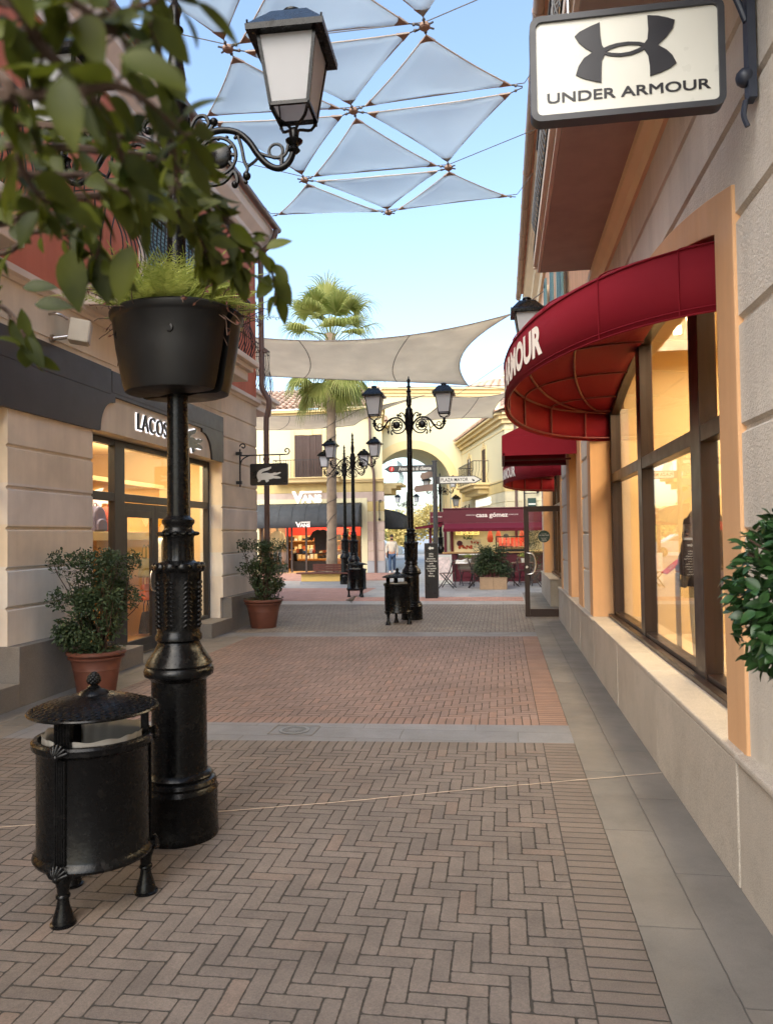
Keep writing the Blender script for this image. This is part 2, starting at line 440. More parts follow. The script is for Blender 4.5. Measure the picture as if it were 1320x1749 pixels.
# ------------------------------------------------------------------ camera
F_PX, CX, CY, CAMH = 1300.0, 660.0, 874.5, 1.65
_yaw, _roll, _pit = math.radians(8.57), math.radians(0.8), math.radians(1.75)
_fw = Vector((-math.sin(_yaw) * math.cos(_pit), math.cos(_yaw) * math.cos(_pit), math.sin(_pit)))
_r0 = _fw.cross(Vector((0, 0, 1))).normalized(); _u0 = _r0.cross(_fw)
_R = _r0 * math.cos(_roll) - _u0 * math.sin(_roll)
_U = _u0 * math.cos(_roll) + _r0 * math.sin(_roll)
cam_d = bpy.data.cameras.new('camera'); cam = bpy.data.objects.new('camera', cam_d); COL.objects.link(cam)
cam.matrix_world = Matrix(((_R.x, _U.x, -_fw.x, 0), (_R.y, _U.y, -_fw.y, 0), (_R.z, _U.z, -_fw.z, CAMH), (0, 0, 0, 1)))
cam_d.sensor_fit = 'VERTICAL'; cam_d.sensor_height = 36.0; cam_d.lens = F_PX / 1749.0 * 36.0
cam_d.clip_start = 0.05; cam_d.clip_end = 3000
cam_d.dof.use_dof = True; cam_d.dof.focus_distance = 7.0; cam_d.dof.aperture_fstop = cam_d.lens / 1000 / 0.0042
S.camera = cam
def seen(x, y, dist):
    """the place met at that distance when looking along one direction from where the photographer stood"""
    d = (_fw + _R * ((x - CX) / F_PX) - _U * ((y - CY) / F_PX)).normalized()
    return Vector((0, 0, CAMH)) + d * dist

# ------------------------------------------------------------------ materials
M_blackiron = iron_mat('black_cast_iron')
M_pane = cloth_mat('frosted_pane', (0.74, 0.75, 0.77, 1), 0.60, 0, 0.03, 0.35)
M_coral = mat('coral_stucco', lin(194, 116, 92), 0.9, worn=0.16, var=0.08, vs=0.9, bs=140, bd=0.003, spec=0.2)
M_creamL = mat('cream_stucco', lin(216, 206, 186), 0.9, worn=0.12, var=0.06, vs=1.2, bs=130, bd=0.003, spec=0.2)
M_courseL = course_mat('course_stucco_left', (lin(220, 216, 208), lin(224, 210, 188), lin(221, 212, 200)), 0.55, 0.42, bs=130, bd=0.003, seed=3)
M_trimW = mat('pale_trim', lin(218, 205, 190), 0.8, var=0.05, bs=60, bd=0.001)
M_granite = block_mat('granite', lin(164, 156, 146), lin(178, 169, 157), 9, 9, 0.001, lin(120, 115, 110), rough=0.6, speck=0.4, ss=170, bd=0.001)
M_graniteG = block_mat('grey_granite', lin(112, 108, 104), lin(120, 116, 112), 9, 9, 0.001, lin(100, 100, 100), rough=0.6, speck=0.42, ss=190, bd=0.001)
M_fascia = mat('dark_zinc', lin(70, 68, 68), 0.42, metal=0.55, var=0.15, vs=2, bs=6, bd=0.001)
M_alu = mat('anthracite_aluminium', lin(58, 58, 60), 0.35, metal=0.4, var=0.05)
M_bronze = mat('dark_bronze_frame', lin(48, 33, 26), 0.35, metal=0.35, var=0.08, vs=1.5)
M_steel = mat('brushed_steel', lin(190, 185, 178), 0.25, metal=1.0, var=0.04, vs=20)
M_glass = glass_mat('window_glass', (0.97, 0.97, 0.95, 1), 1.0)
M_creamR = mat('cream_stucco_right', lin(210, 202, 190), 0.92, worn=0.16, var=0.06, vs=1.2, bs=75, bd=0.009, spec=0.15)
M_peach = mat('peach_stucco', lin(216, 170, 136), 0.9, worn=0.12, var=0.06, vs=1.0, bs=110, bd=0.003, spec=0.2)
M_orange = mat('orange_surround', lin(206, 162, 120), 0.7, worn=0.1, var=0.05, vs=1.2, bs=60, bd=0.001, spec=0.3)
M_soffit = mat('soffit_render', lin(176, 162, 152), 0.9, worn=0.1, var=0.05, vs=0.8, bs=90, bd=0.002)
M_red = cloth_mat('red_awning_canvas', lin(120, 17, 31), 0.05, 350, 0.06, 0.75, washscale=0.8)
M_redtube = mat('red_lacquered_tube', lin(92, 15, 21), 0.55, var=0.05)
M_letterW = mat('off_white_lettering', lin(235, 225, 215), 0.7, var=0.04)
M_downpipe = mat('brown_downpipe', lin(98, 76, 68), 0.45, var=0.08)
M_gutter = mat('copper_brown_gutter', lin(150, 122, 104), 0.5, metal=0.2, var=0.1)
M_tile = mat('terracotta_roof_tile', lin(196, 132, 96), 0.85, var=0.3, vs=3.5, bs=30, bd=0.004)
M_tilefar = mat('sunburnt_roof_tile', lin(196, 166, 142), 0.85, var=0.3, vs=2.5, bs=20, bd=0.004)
M_shutT = mat('teal_shutter', lin(84, 118, 122), 0.6, var=0.08)
M_shutB = mat('brown_shutter', lin(66, 44, 36), 0.55, var=0.1)
M_iron = mat('wrought_iron', (0.016, 0.016, 0.018, 1), 0.45, var=0.1)
M_signW = mat('white_sign_face', lin(208, 208, 200), 0.3, var=0.04, vs=2, coat=0.3)
M_signK = mat('charcoal_sign_ink', lin(36, 37, 44), 0.4, var=0.04)
M_black = mat('black_panel', (0.006, 0.006, 0.007, 1), 0.3, var=0.1)
M_terracotta = mat('terracotta_plastic', lin(98, 58, 45), 0.5, var=0.25, vs=4, bs=60, bd=0.0006)
M_planter = mat('black_plastic_planter', (0.008, 0.0076, 0.0074, 1), 0.42, spec=0.2, var=0.15, vs=3, bs=50, bd=0.0006)
M_soil = mat('dark_potting_soil', lin(52, 38, 28), 0.95, var=0.3, bs=60, bd=0.01)
M_shrub = leaf_mat('shrub_leaves', lin(46, 62, 40), lin(84, 98, 66), 0.22, 0.42, 3)
M_box = leaf_mat('glossy_dark_leaves', lin(30, 54, 28), lin(56, 88, 46), 0.18, 0.32, 4)
M_branchleaf = leaf_mat('olive_tree_leaves', lin(22, 36, 10), lin(94, 100, 26), 0.42, 0.5, 14)
M_fern = leaf_mat('fern_leaves', lin(118, 132, 58), lin(176, 180, 96), 0.4, 0.6, 8)
M_deadleaf = leaf_mat('withered_purple_leaves', lin(82, 46, 44), lin(112, 74, 58), 0.2, 0.7, 8)
M_twig = mat('brown_twig', lin(70, 52, 40), 0.85, var=0.2, vs=10, bs=60, bd=0.002)
M_bark = mat('palm_bark', lin(142, 124, 104), 0.95, var=0.25, vs=3, bs=14, bd=0.02)
M_palm = leaf_mat('palm_fronds', lin(112, 128, 56), lin(176, 176, 108), 0.4, 0.5, 1.2)
M_palmdead = leaf_mat('dry_palm_fronds', lin(150, 118, 78), lin(184, 156, 112), 0.3, 0.8, 2)
M_sail = cloth_mat('white_sail_membrane', lin(210, 222, 230), 0.60, 0, 0.05, 0.6)
M_sailweb = mat('pale_webbing', lin(196, 184, 170), 0.8, var=0.1)
M_sailtip = mat('brown_sail_corner', lin(150, 124, 106), 0.8, var=0.1)
M_shade = cloth_mat('beige_shade_mesh', lin(232, 226, 212), 0.48, 60, 0.07, 0.95, washscale=1.5)
M_cable = mat('steel_cable', lin(110, 108, 106), 0.4, metal=0.8)
M_wood = mat('warm_wood', lin(190, 148, 96), 0.5, var=0.12, vs=3)
M_benchwood = mat('reddish_bench_slats', lin(92, 50, 40), 0.5, var=0.2, vs=5)
M_planterwood = block_mat('weathered_planter_boards', lin(176, 150, 122), lin(150, 126, 102), 3, 0.16, 0.006, lin(70, 56, 44), off=0, rough=0.8, speck=0.15, ss=40)
M_white = mat('white_lacquer', lin(232, 228, 218), 0.45, var=0.03)
M_warmwall = mat('cream_shop_wall', lin(214, 190, 144), 0.8, var=0.05, vs=0.8)
M_warmceil = mat('pale_shop_ceiling', lin(218, 196, 154), 0.85, var=0.03, vs=0.8)
M_led = glow('warm_spot_lens', (1.0, 0.86, 0.62, 1), 4.0)
M_halo = glow('white_sign_glow', (0.92, 0.90, 1.0, 1), 0.45)
M_halobright = glow('lit_white_sign', (1.0, 0.97, 0.90, 1), 0.16)

# ------------------------------------------------------------------ ground
def sheet(name, pts, m, z):
    mb = MB(); mb.add([(x, y, z) for x, y in pts], [tuple(range(len(pts)))])
    o = mb.build(name, m); o['kind'] = 'structure'
    return o
M_plaza = block_mat('plaza_slabs', lin(146, 146, 146), lin(160, 158, 156), 0.9, 0.6, 0.006, lin(92, 92, 92), rough=0.5, speck=0.12)
M_pavR = block_mat('pavement_slabs', lin(106, 103, 99), lin(116, 111, 105), 1.05, 0.265, 0.004, lin(84, 82, 80), swap=True, rough=0.55, speck=0.14, org=(0.2, 0.53), grime=0.72)
M_pavL = block_mat('pavement_slabs_left', lin(101, 98, 95), lin(110, 106, 102), 0.9, 0.33, 0.005, lin(84, 82, 80), swap=True, rough=0.55, speck=0.14, org=(0.4, -4.15), grime=0.76)
M_band = block_mat('granite_band', lin(104, 105, 109), lin(114, 115, 119), 0.95, 0.31, 0.004, lin(96, 96, 96), off=0.37, rough=0.55, speck=0.25, org=(0.1, 6.14))
JT = (0.03, 0.027, 0.024, 1)
M_hbA = herringbone_mat('brick_grey_brown', lin(105, 96, 90), lin(97, 89, 84), lin(111, 96, 87))
M_hbB = herringbone_mat('brick_rose', lin(122, 103, 96), lin(112, 95, 89), lin(128, 102, 90), seed=0.31)
M_hbC = herringbone_mat('brick_taupe', lin(126, 118, 110), lin(115, 107, 101), lin(131, 116, 103), seed=0.63)
M_hdA = block_mat('brick_border_grey_brown', lin(105, 95, 88), lin(97, 88, 82), 0.245, 0.0735, 0.006, JT, off=0, rough=0.7, org=(0.288, 0), bd=0.006)
M_hdB = block_mat('brick_border_rose', lin(128, 103, 91), lin(118, 95, 85), 0.245, 0.0735, 0.006, JT, off=0, rough=0.7, org=(0.288, 0), bd=0.006)
M_sdA = block_mat('brick_soldier_course', lin(106, 97, 91), lin(96, 88, 83), 0.0735, 0.6, 0.006, JT, off=0, rough=0.7, org=(0, 5.0), bd=0.006)
M_sdB = block_mat('brick_soldier_rose', lin(126, 103, 94), lin(116, 95, 87), 0.0735, 1.2, 0.006, JT, off=0, rough=0.7, org=(0, 6.5), bd=0.006)
M_pink = block_mat('pink_brick_course', lin(182, 140, 126), lin(164, 124, 112), 0.2, 0.1, 0.006, lin(120, 96, 88), rough=0.75)
sheet('ground', [(-160, -12), (160, -12), (160, 420), (-160, 420)], M_plaza, 0.0)
sheet('pavement', [(0.532, -4), (1.3, -4), (1.3, 21.6), (0.532, 21.6)], M_pavR, 0.004)
n1 = lambda x: 6.15 + 0.065 * (x - 0.53)      # near edge of the first stone band
n2 = lambda x: 6.71 + 0.055 * (x - 0.53)
f1 = lambda x: 12.42 + 0.05 * (x - 0.5)
f2 = lambda x: 12.95 + 0.05 * (x - 0.5)
sheet('pavement', [(-5.3, -4), (-4.15, -4), (-4.15, f1(-4.15)), (-5.3, f1(-5.3))], M_pavL, 0.004)
L0, L1_, BR, BB = -4.15, 0.286, 0.286, 0.532
sheet('brick_paving', [(L0, -4), (L1_, -4), (L1_, n1(L1_) - 0.22), (L0, n1(L0) - 0.22)], M_hbA, 0.004)
sheet('brick_paving', [(BR, -4), (BB, -4), (BB, n1(BB)), (BR, n1(BR))], M_hdA, 0.004)
sheet('brick_paving', [(L0, n1(L0) - 0.22), (L1_, n1(L1_) - 0.22), (L1_, n1(L1_)), (L0, n1(L0))], M_sdA, 0.004)
sheet('stone_band', [(L0, n1(L0)), (BB, n1(BB)), (BB, n2(BB)), (L0, n2(L0))], M_band, 0.004)
sheet('brick_paving', [(L0, n2(L0)), (L1_, n2(L1_)), (L1_, n2(L1_) + 0.22), (L0, n2(L0) + 0.22)], M_sdB, 0.004)
sheet('brick_paving', [(L0, n2(L0) + 0.22), (L1_, n2(L1_) + 0.22), (L1_, f1(L1_)), (L0, f1(L0))], M_hbB, 0.004)
sheet('brick_paving', [(BR, n2(BR)), (BB, n2(BB)), (BB, f1(BB)), (BR, f1(BR))], M_hdB, 0.004)
sheet('stone_band', [(-5.3, f1(-5.3)), (BB, f1(BB)), (BB, f2(BB)), (-5.3, f2(-5.3))], M_band, 0.004)
sheet('brick_paving', [(-14, f2(-14) + .6), (-5.3, f2(-5.3)), (BB, f2(BB)), (BB, 18.0), (-14, 18.0)], M_hbC, 0.004)
sheet('brick_paving', [(-16, 18.9), (0.5, 18.9), (0.5, 20.1), (-16, 20.1)], M_pink, 0.004)
sheet('brick_paving', [(-14, 20.1), (-3.9, 20.1), (-3.9, 23.6), (-14, 23.6)], M_pink, 0.0042)
sheet('brick_paving', [(-14, 27.5), (-4.2, 27.5), (-4.2, 33.2), (-14, 33.2)], M_pink, 0.004)
# pale mortar line that wanders across the near bricks
mb = MB()
pl = [(-4.15, 3.62), (-2.88, 4.03), (-1.71, 4.41), (-0.95, 4.68), (-0.24, 4.97), (0.56, 5.27), (1.045, 5.45)]
pl = [Vector((a, b, 0)) for a, b in pl]
P2 = []
for a, b in zip(pl[:-1], pl[1:]):
    for k in range(10): P2.append(a.lerp(b, k / 10))
P2.append(pl[-1])
for i, (a, b) in enumerate(zip(P2[:-1], P2[1:])):
    wa = 0.006 + 0.004 * noise.noise((i * 0.7, 0, 0)); wb = 0.006 + 0.004 * noise.noise((i * 0.7 + 0.7, 0, 0))
    ja = 0.012 * noise.noise((i * 0.9, 3, 0)); jb = 0.012 * noise.noise((i * 0.9 + 0.9, 3, 0))
    mb.quad((a.x, a.y - wa + ja, 0.0085), (b.x, b.y - wb + jb, 0.0085), (b.x, b.y + wb + jb, 0.0085), (a.x, a.y + wa + ja, 0.0085))
o = mb.build('mortar_line', mat('pale_mortar', lin(176, 160, 144), 0.9, var=0.2, vs=6)); o['kind'] = 'structure'
# drain
d = thing('drain_cover', 'round metal drain grate set in the grey stone band', 'drain', (-1.77, 6.33, 0.008))
mb = MB(); mb.lathe([(0.13, 0.0), (0.13, 0.003), (0.10, 0.003), (0.10, 0.0)], 40); mb.lathe([(0.03, 0.0), (0.03, 0.004), (0.0, 0.004)], 20)
for k in range(20):
    a = 2 * PI * k / 20; mb.bar((0.03 * math.cos(a), 0.03 * math.sin(a), 0.002), (0.10 * math.cos(a), 0.10 * math.sin(a), 0.002), 0.011, 0.003)
mb.build('grate', mat('worn_drain_steel', lin(150, 150, 148), 0.45, metal=0.8), d, world=False)
mb = MB(); mb.lathe([(0.10, -0.002), (0.0, -0.002)], 32); mb.build('pit', M_black, d, world=False)
mb = MB()
for a, b in (((-0.19, -0.15), (0.19, -0.15)), ((0.19, -0.15), (0.19, 0.15)), ((0.19, 0.15), (-0.19, 0.15)), ((-0.19, 0.15), (-0.19, -0.15))):
    mb.bar((a[0], a[1], 0.0), (b[0], b[1], 0.0), 0.008, 0.003)
mb.build('rim', M_graniteG, d, world=False)

# ------------------------------------------------------------------ wall builders
def grooved(mb, X, sg, y0, y1, z0, z1, gr, dep=0.022, hw=0.024, mi=0):
    """stretch of wall facing sg*X between y0 and y1 with V grooves at the heights gr"""
    pr = [(z0, 0.0)]
    for z in gr:
        if z0 + hw < z < z1 - hw: pr += [(z - hw, 0), (z - hw * 0.35, -dep), (z + hw * 0.35, -dep), (z + hw, 0)]
    pr.append((z1, 0.0))
    n = len(pr)
    vs = [(X + sg * d, y0, z) for z, d in pr] + [(X + sg * d, y1, z) for z, d in pr]
    bk = X - sg * (dep + 0.03)
    vs += [(bk, y0, z0), (bk, y0, z1), (bk, y1, z0), (bk, y1, z1)]
    fs = [(i, i + 1, n + i + 1, n + i) for i in range(n - 1)]
    fs += [tuple(range(n)) + (2 * n + 1, 2 * n), tuple(range(n, 2 * n)) + (2 * n + 3, 2 * n + 2), (2 * n, 2 * n + 1, 2 * n + 3, 2 * n + 2),
           (n - 1, 2 * n - 1, 2 * n + 3, 2 * n + 1), (0, 2 * n, 2 * n + 2, n)]
    mb.add(vs, fs, mi)

def frame_rect(mb, X, y0, y1, z0, z1, w, d, mi=0):
    """rectangular frame in the plane x = X"""
    mb.box(X - d / 2, X + d / 2, y0, y0 + w, z0, z1, mi); mb.box(X - d / 2, X + d / 2, y1 - w, y1, z0, z1, mi)
    mb.box(X - d / 2, X + d / 2, y0 + w, y1 - w, z0, z0 + w, mi); mb.box(X - d / 2, X + d / 2, y0 + w, y1 - w, z1 - w, z1, mi)

def curvy_rail(mb, pts, z0, z1, sp=0.11, r=0.009, bulge=0.10, out=None):
    """iron balcony railing along a polyline; each bar swells outward low down"""
    P = [Vector(p) for p in pts]
    for a, b in zip(P[:-1], P[1:]):
        L = (b - a).length; t = (b - a) / L
        o = Vector((t.y, -t.x, 0)) if out is None else out(a, b)
        n = max(1, int(L / sp)); H = z1 - z0
        for k in range(n + 1):
            q = a + t * (L * k / n)
            prof = [(0.0, 0.0), (0.5, 0.12), (1.0, 0.25), (0.75, 0.42), (0.1, 0.58), (-0.12, 0.72), (0.05, 0.88), (0.0, 1.0)]
            mb.tube(spline([(q.x + o.x * bulge * u, q.y + o.y * bulge * u, z0 + H * v) for u, v in prof], 2), r, 5)
        mb.bar((a.x, a.y, z1), (b.x, b.y, z1), 0.04, 0.014)
        mb.bar((a.x, a.y, z1 - 0.1), (b.x, b.y, z1 - 0.1), 0.014, 0.014)
        mb.bar((a.x, a.y, z0 + 0.02), (b.x, b.y, z0 + 0.02), 0.02, 0.014)

def cornice_profile(mb, X, sg, y0, y1, prof, mi=0):
    """moulding: prof = [(out, z), ...] extruded along y"""
    pts = [(X + sg * o, z) for o, z in prof]
    mb.prism(pts, lambda u, v, d: (u, d, v), y0, y1, mi)

def tile_roof(mb, a, b, up, n_rows, pitch=0.24, r=0.075):
    """barrel tiles: ridge lines run from the eave line a-b along vector up"""
    a, b, up = Vector(a), Vector(b), Vector(up)
    L = (b - a).length; t = (b - a) / L; nrm = t.cross(up).normalized()
    if nrm.z < 0: nrm = -nrm
    n = int(L / pitch)
    for k in range(n):
        c = a + t * ((k + 0.5) * pitch)
        seg = up.length / n_rows
        for j in range(n_rows):
            p0 = c + up.normalized() * (seg * j); p1 = c + up.normalized() * (seg * (j + 1) + 0.05)
            vs = []; 
            for p, rr, lift in ((p0, r * 1.08, 0.02), (p1, r * 0.88, 0.0)):
                for q in range(6):
                    an = PI * q / 5
                    vs.append(p + t * (rr * math.cos(an)) + nrm * (rr * math.sin(an) + lift))
            fs = [(q, q + 1, 7 + q, 6 + q) for q in range(5)]
            mb.add(vs, fs)
    mb.add([a - nrm * 0.01, b - nrm * 0.01, b + up - nrm * 0.01, a + up - nrm * 0.01], [(0, 1, 2, 3)])

def louvre(mb, X, sg, y0, y1, z0, z1, mi=0, th=0.04):
    """slatted shutter in plane x = X"""
    frame_rect(mb, X, y0, y1, z0, z1, 0.05, th, mi)
    n = int((z1 - z0 - 0.1) / 0.06)
    for k in range(n):
        z = z0 + 0.06 + k * 0.06
        mb.box(X - sg * 0.012, X + sg * 0.008, y0 + 0.05, y1 - 0.05, z, z + 0.042, mi)
# ------------------------------------------------------------------ left building (coral upper floor, bag shop below)
LX = -4.85
lb = thing('coral_building', 'two storey building with coral upper wall, pale rusticated ground floor and dark metal fascia', 'building', (-6.0, 6.0, 0))
GRL = [0.97, 1.36, 1.77, 2.18, 2.60, 3.02, 3.44, 3.86]
mb = MB()
for a, b in ((-3.0, 2.6), (6.92, 8.52), (12.82, 14.75)):
    mb = MB(); grooved(mb, LX, 1, a, b, 0.6, 4.28 if a > 12 else 2.99, GRL)
    mb.box(LX - 0.055, LX - 0.42, a + 0.012, b - 0.012, 0.0, 4.28 if a > 12 else 2.985); mb.build('rusticated_pier', M_courseL, lb)
mb = MB(); mb.box(-9.0, LX - 0.43, 14.72, 14.748, 0, 8.0)
mb.build('end_wall', M_courseL, lb, bevel=0)
mb = MB()
mb.box(LX - 0.42, LX, -3.0, 12.818, 2.992, 4.28)
mb.box(LX, LX + 0.022, 9.05, 11.82, 3.455, 3.49)
mb.box(LX, LX + 0.012, -3, 12.81, 3.86, 3.885)
mb.build('cream_frieze', M_creamL, lb)
for a, b in ((-3, 2.6), (6.92, 9.55), (11.95, 14.78)):
    mb = MB(); n = max(1, round((b - a) / 1.1)); s = (b - a) / n
    for k in range(n): mb.box(LX - 0.3, LX + 0.13, a + k * s + 0.002, a + (k + 1) * s - 0.002, 0.0, 0.598 if not (9 > a > 6 and k == n - 1) and not (a > 11 and k == 0) else 0.24)
    mb.build('granite_plinth', M_graniteG, lb, bevel=0.006)
mb = MB(); mb.box(LX - 0.3, LX + 0.135, 2.62, 6.918, 0, 0.24); mb.build('granite_step', M_graniteG, lb, bevel=0.006)
mb = MB()
cornice_profile(mb, LX, 1, -3, 14.80, [(-0.05, 4.28), (0.03, 4.28), (0.05, 4.32), (0.09, 4.34), (0.09, 4.41), (0.0, 4.43), (-0.05, 4.43)])
cornice_profile(mb, LX, 1, -3, 14.95, [(-0.05, 7.28), (0.04, 7.28), (0.06, 7.42), (0.14, 7.5), (0.16, 7.58), (0.3, 7.72), (0.34, 7.84), (0.34, 7.93), (-0.05, 7.93)])
mb.build('cornice', M_trimW, lb)
mb = MB(); mb.box(-9.0, LX, -3, 14.75, 4.30, 7.9); mb.build('coral_wall', M_coral, lb)
mb = MB(); tile_roof(mb, (-4.5, -3, 7.98), (-4.5, 14.98, 7.98), (-3.2, 0, 1.25), 8); mb.build('tiled_roof', M_tile, lb, smooth=50)
mb = MB()
mb.tube([(-4.42, -3, 7.94), (-4.42, 14.98, 7.94)], 0.065, 10)
for k in range(12): mb.tube([(-4.42, -2 + k * 1.45, 7.94), (-4.42, -1.96 + k * 1.45, 7.94)], 0.072, 10)
mb.tube(spline([(-4.42, 14.8, 7.92), (-4.44, 14.8, 7.78), (-4.55, 14.82, 7.6), (-4.72, 14.84, 7.45), (-4.76, 14.84, 7.2)], 5), 0.055, 10)
mb.tube(spline([(-4.76, 14.84, 7.25), (-4.76, 14.84, 5.0), (-4.76, 14.84, 4.72), (-4.70, 14.86, 4.56), (-4.63, 14.87, 4.45), (-4.62, 14.87, 4.3), (-4.66, 14.87, 4.1), (-4.68, 14.86, 3.9), (-4.68, 14.86, 2), (-4.68, 14.86, 0.0)], 5), 0.058, 10)
for z in (6.6, 5.4, 3.2, 1.6): mb.tube([(-4.7 if z > 4.5 else -4.68, 14.85, z), (-4.7 if z > 4.5 else -4.68, 14.85, z + 0.05)], 0.068, 10)
mb.build('gutter_and_downpipe', M_downpipe, lb, smooth=40)
# dark zinc fascia with its shouldered cut-out
mb = MB()
fa = [(-3, 3.79), (12.815, 3.77), (12.815, 2.972), (12.29, 2.972)]
fa += [(11.90 + 0.38 * math.cos(math.radians(a)), 2.99 + 0.40 * math.sin(math.radians(a))) for a in range(0, 91, 10)]
fa += [(11.86, 3.39), (11.86, 3.45), (9.01, 3.45), (9.01, 3.38)]
fa += [(8.98 - 0.33 * math.sin(math.radians(a)), 2.99 + 0.385 * math.cos(math.radians(a))) for a in range(0, 91, 10)]
fa += [(8.6, 2.972), (-3, 2.972)]
mb.prism(fa, lambda u, v, d: (d, u, v), LX, LX + 0.034)
for a, b in ((-3, 4.8), (4.82, 8.9)): mb.box(LX + 0.03, LX + 0.040, a, b, 3.47, 3.785)
mb.box(LX + 0.03, LX + 0.040, 8.92, 12.8, 3.50, 3.765)
mb.build('metal_fascia', M_fascia, lb, bevel=0.002)
# balconies
def rail_out(a, b):
    t = (b - a).normalized(); return Vector((abs(t.y), t.x * 0 + (1 if abs(t.x) > .5 else 0), 0)) if abs(t.y) > .5 else Vector((0, 1, 0))
def balcony_left(y0, y1, near=True):
    mb = MB()
    for (o, z0, z1) in ((0.66, 4.64, 4.74), (0.58, 4.55, 4.64), (0.50, 4.38, 4.55)):
        mb.box(LX, LX + o, y0 + 0.66 - o, y1 - 0.66 + o, z0, z1 - 0.002)
    sl = mb.build('balcony_slab', M_trimW, lb, bevel=0.012)
    mb = MB()
    curvy_rail(mb, [(LX + 0.52, y0 + 0.1, 0), (LX + 0.52, y1 - 0.1, 0)], 4.74, 5.80, out=lambda a, b: Vector((1, 0, 0)))
    curvy_rail(mb, [(LX + 0.52, y1 - 0.1, 0), (LX + 0.02, y1 - 0.1, 0)], 4.74, 5.80, out=lambda a, b: Vector((0, 1, 0)))
    curvy_rail(mb, [(LX + 0.02, y0 + 0.1, 0), (LX + 0.52, y0 + 0.1, 0)], 4.74, 5.80, out=lambda a, b: Vector((0, -1, 0)))
    mb.build('balcony_railing', M_iron, sl, world=False)
balcony_left(8.0, 12.95); balcony_left(1.5, 6.62)
def shutter_window(parent, X, sg, y0, y1, z0, z1, mfr, msh, pane=True):
    mb = MB(); frame_rect(mb, X + sg * 0.02, y0, y1, z0, z1, 0.14, 0.06); w = mb.build('window_frame', mfr, parent, bevel=0.005)
    mid = (y0 + y1) / 2
    for a, b in ((y0 + 0.142, mid - 0.004), (mid + 0.004, y1 - 0.142)):
        mb = MB(); louvre(mb, X + sg * 0.03, sg, a, b, z0 + 0.142, z1 - 0.142); mb.build('shutter', msh, w, world=False)
shutter_window(lb, LX, 1, 9.72, 11.66, 4.75, 7.0, M_trimW, M_shutT)
shutter_window(lb, LX, 1, 3.2, 5.1, 4.75, 7.0, M_trimW, M_shutT)
# shop front glazing
mb = MB(); GX = -5.14
for a, b in ((8.5, 8.6), (9.50, 9.77), (11.72, 12.0), (12.76, 12.86)): mb.box(GX - 0.05, GX + 0.05, a, b, 0.0, 2.985)
for a, b in ((8.602, 9.498), (9.772, 11.718), (12.002, 12.758)):
    mb.box(GX - 0.045, GX + 0.045, a, b, 2.90, 2.985)
    mb.box(GX - 0.045, GX + 0.045, a, b, 2.16, 2.27)
for a, b in ((8.602, 9.498), (12.002, 12.758)): mb.box(GX - 0.045, GX + 0.045, a, b, 0.2, 0.30)
sf = mb.build('shopfront_frame', M_alu, lb, bevel=0.004)
mb = MB()
for a, b in ((8.6, 9.5), (9.77, 11.72), (12.0, 12.76)): mb.box(GX - 0.004, GX + 0.004, a, b, 2.27, 2.90)
for a, b in ((8.6, 9.5), (12.0, 12.76)): mb.box(GX - 0.004, GX + 0.004, a, b, 0.30, 2.16)
mb.build('shopfront_glass', M_glass, sf, world=False)
for k, (a, b) in enumerate(((9.785, 10.735), (10.745, 11.705))):
    mb = MB(); X = GX + 0.0
    frame_rect(mb, X, a, b, 0.02, 2.15, 0.10, 0.05); mb.box(X - 0.024, X + 0.024, a + 0.1, b - 0.1, 0.12, 0.22); mb.box(X - 0.024, X + 0.024, a + 0.1, b - 0.1, 1.95, 2.05)
    dr = mb.build('shop_door', M_alu, lb, bevel=0.003)
    mb = MB(); mb.box(X - 0.004, X + 0.004, a + 0.1, b - 0.1, 0.22, 1.95); mb.build('door_glass', M_glass, dr, world=False)
    yh = b - 0.06 if k == 0 else a + 0.06; dy = -0.2 if k == 0 else 0.2
    mb = MB(); mb.tube(spline([(X + 0.03, yh, 1.2), (X + 0.07, yh, 1.2), (X + 0.08, yh + dy * 0.6, 1.19), (X + 0.08, yh + dy, 1.12), (X + 0.08, yh + dy, 0.96), (X + 0.08, yh + dy * 0.6, 0.88), (X + 0.07, yh, 0.87), (X + 0.03, yh, 0.87)], 5), 0.014, 10)
    mb.build('door_handle', M_steel, dr, world=False, smooth=60)
mb = MB()
mb.box(-5.3, -5.1, 2.7, 6.9, 0.02, 0.3); frame_rect(mb, GX, 2.65, 6.92, 0.3, 2.98, 0.09, 0.09); mb.box(GX - 0.04, GX + 0.04, 2.74, 6.83, 2.17, 2.27)
mb.build('shopfront_frame', M_alu, lb, bevel=0.004)
mb = MB(); mb.box(GX - 0.004, GX + 0.004, 2.74, 6.83, 0.39, 2.17); mb.box(GX - 0.004, GX + 0.004, 2.74, 6.83, 2.27, 2.89); mb.build('shopfront_glass', M_glass, lb)
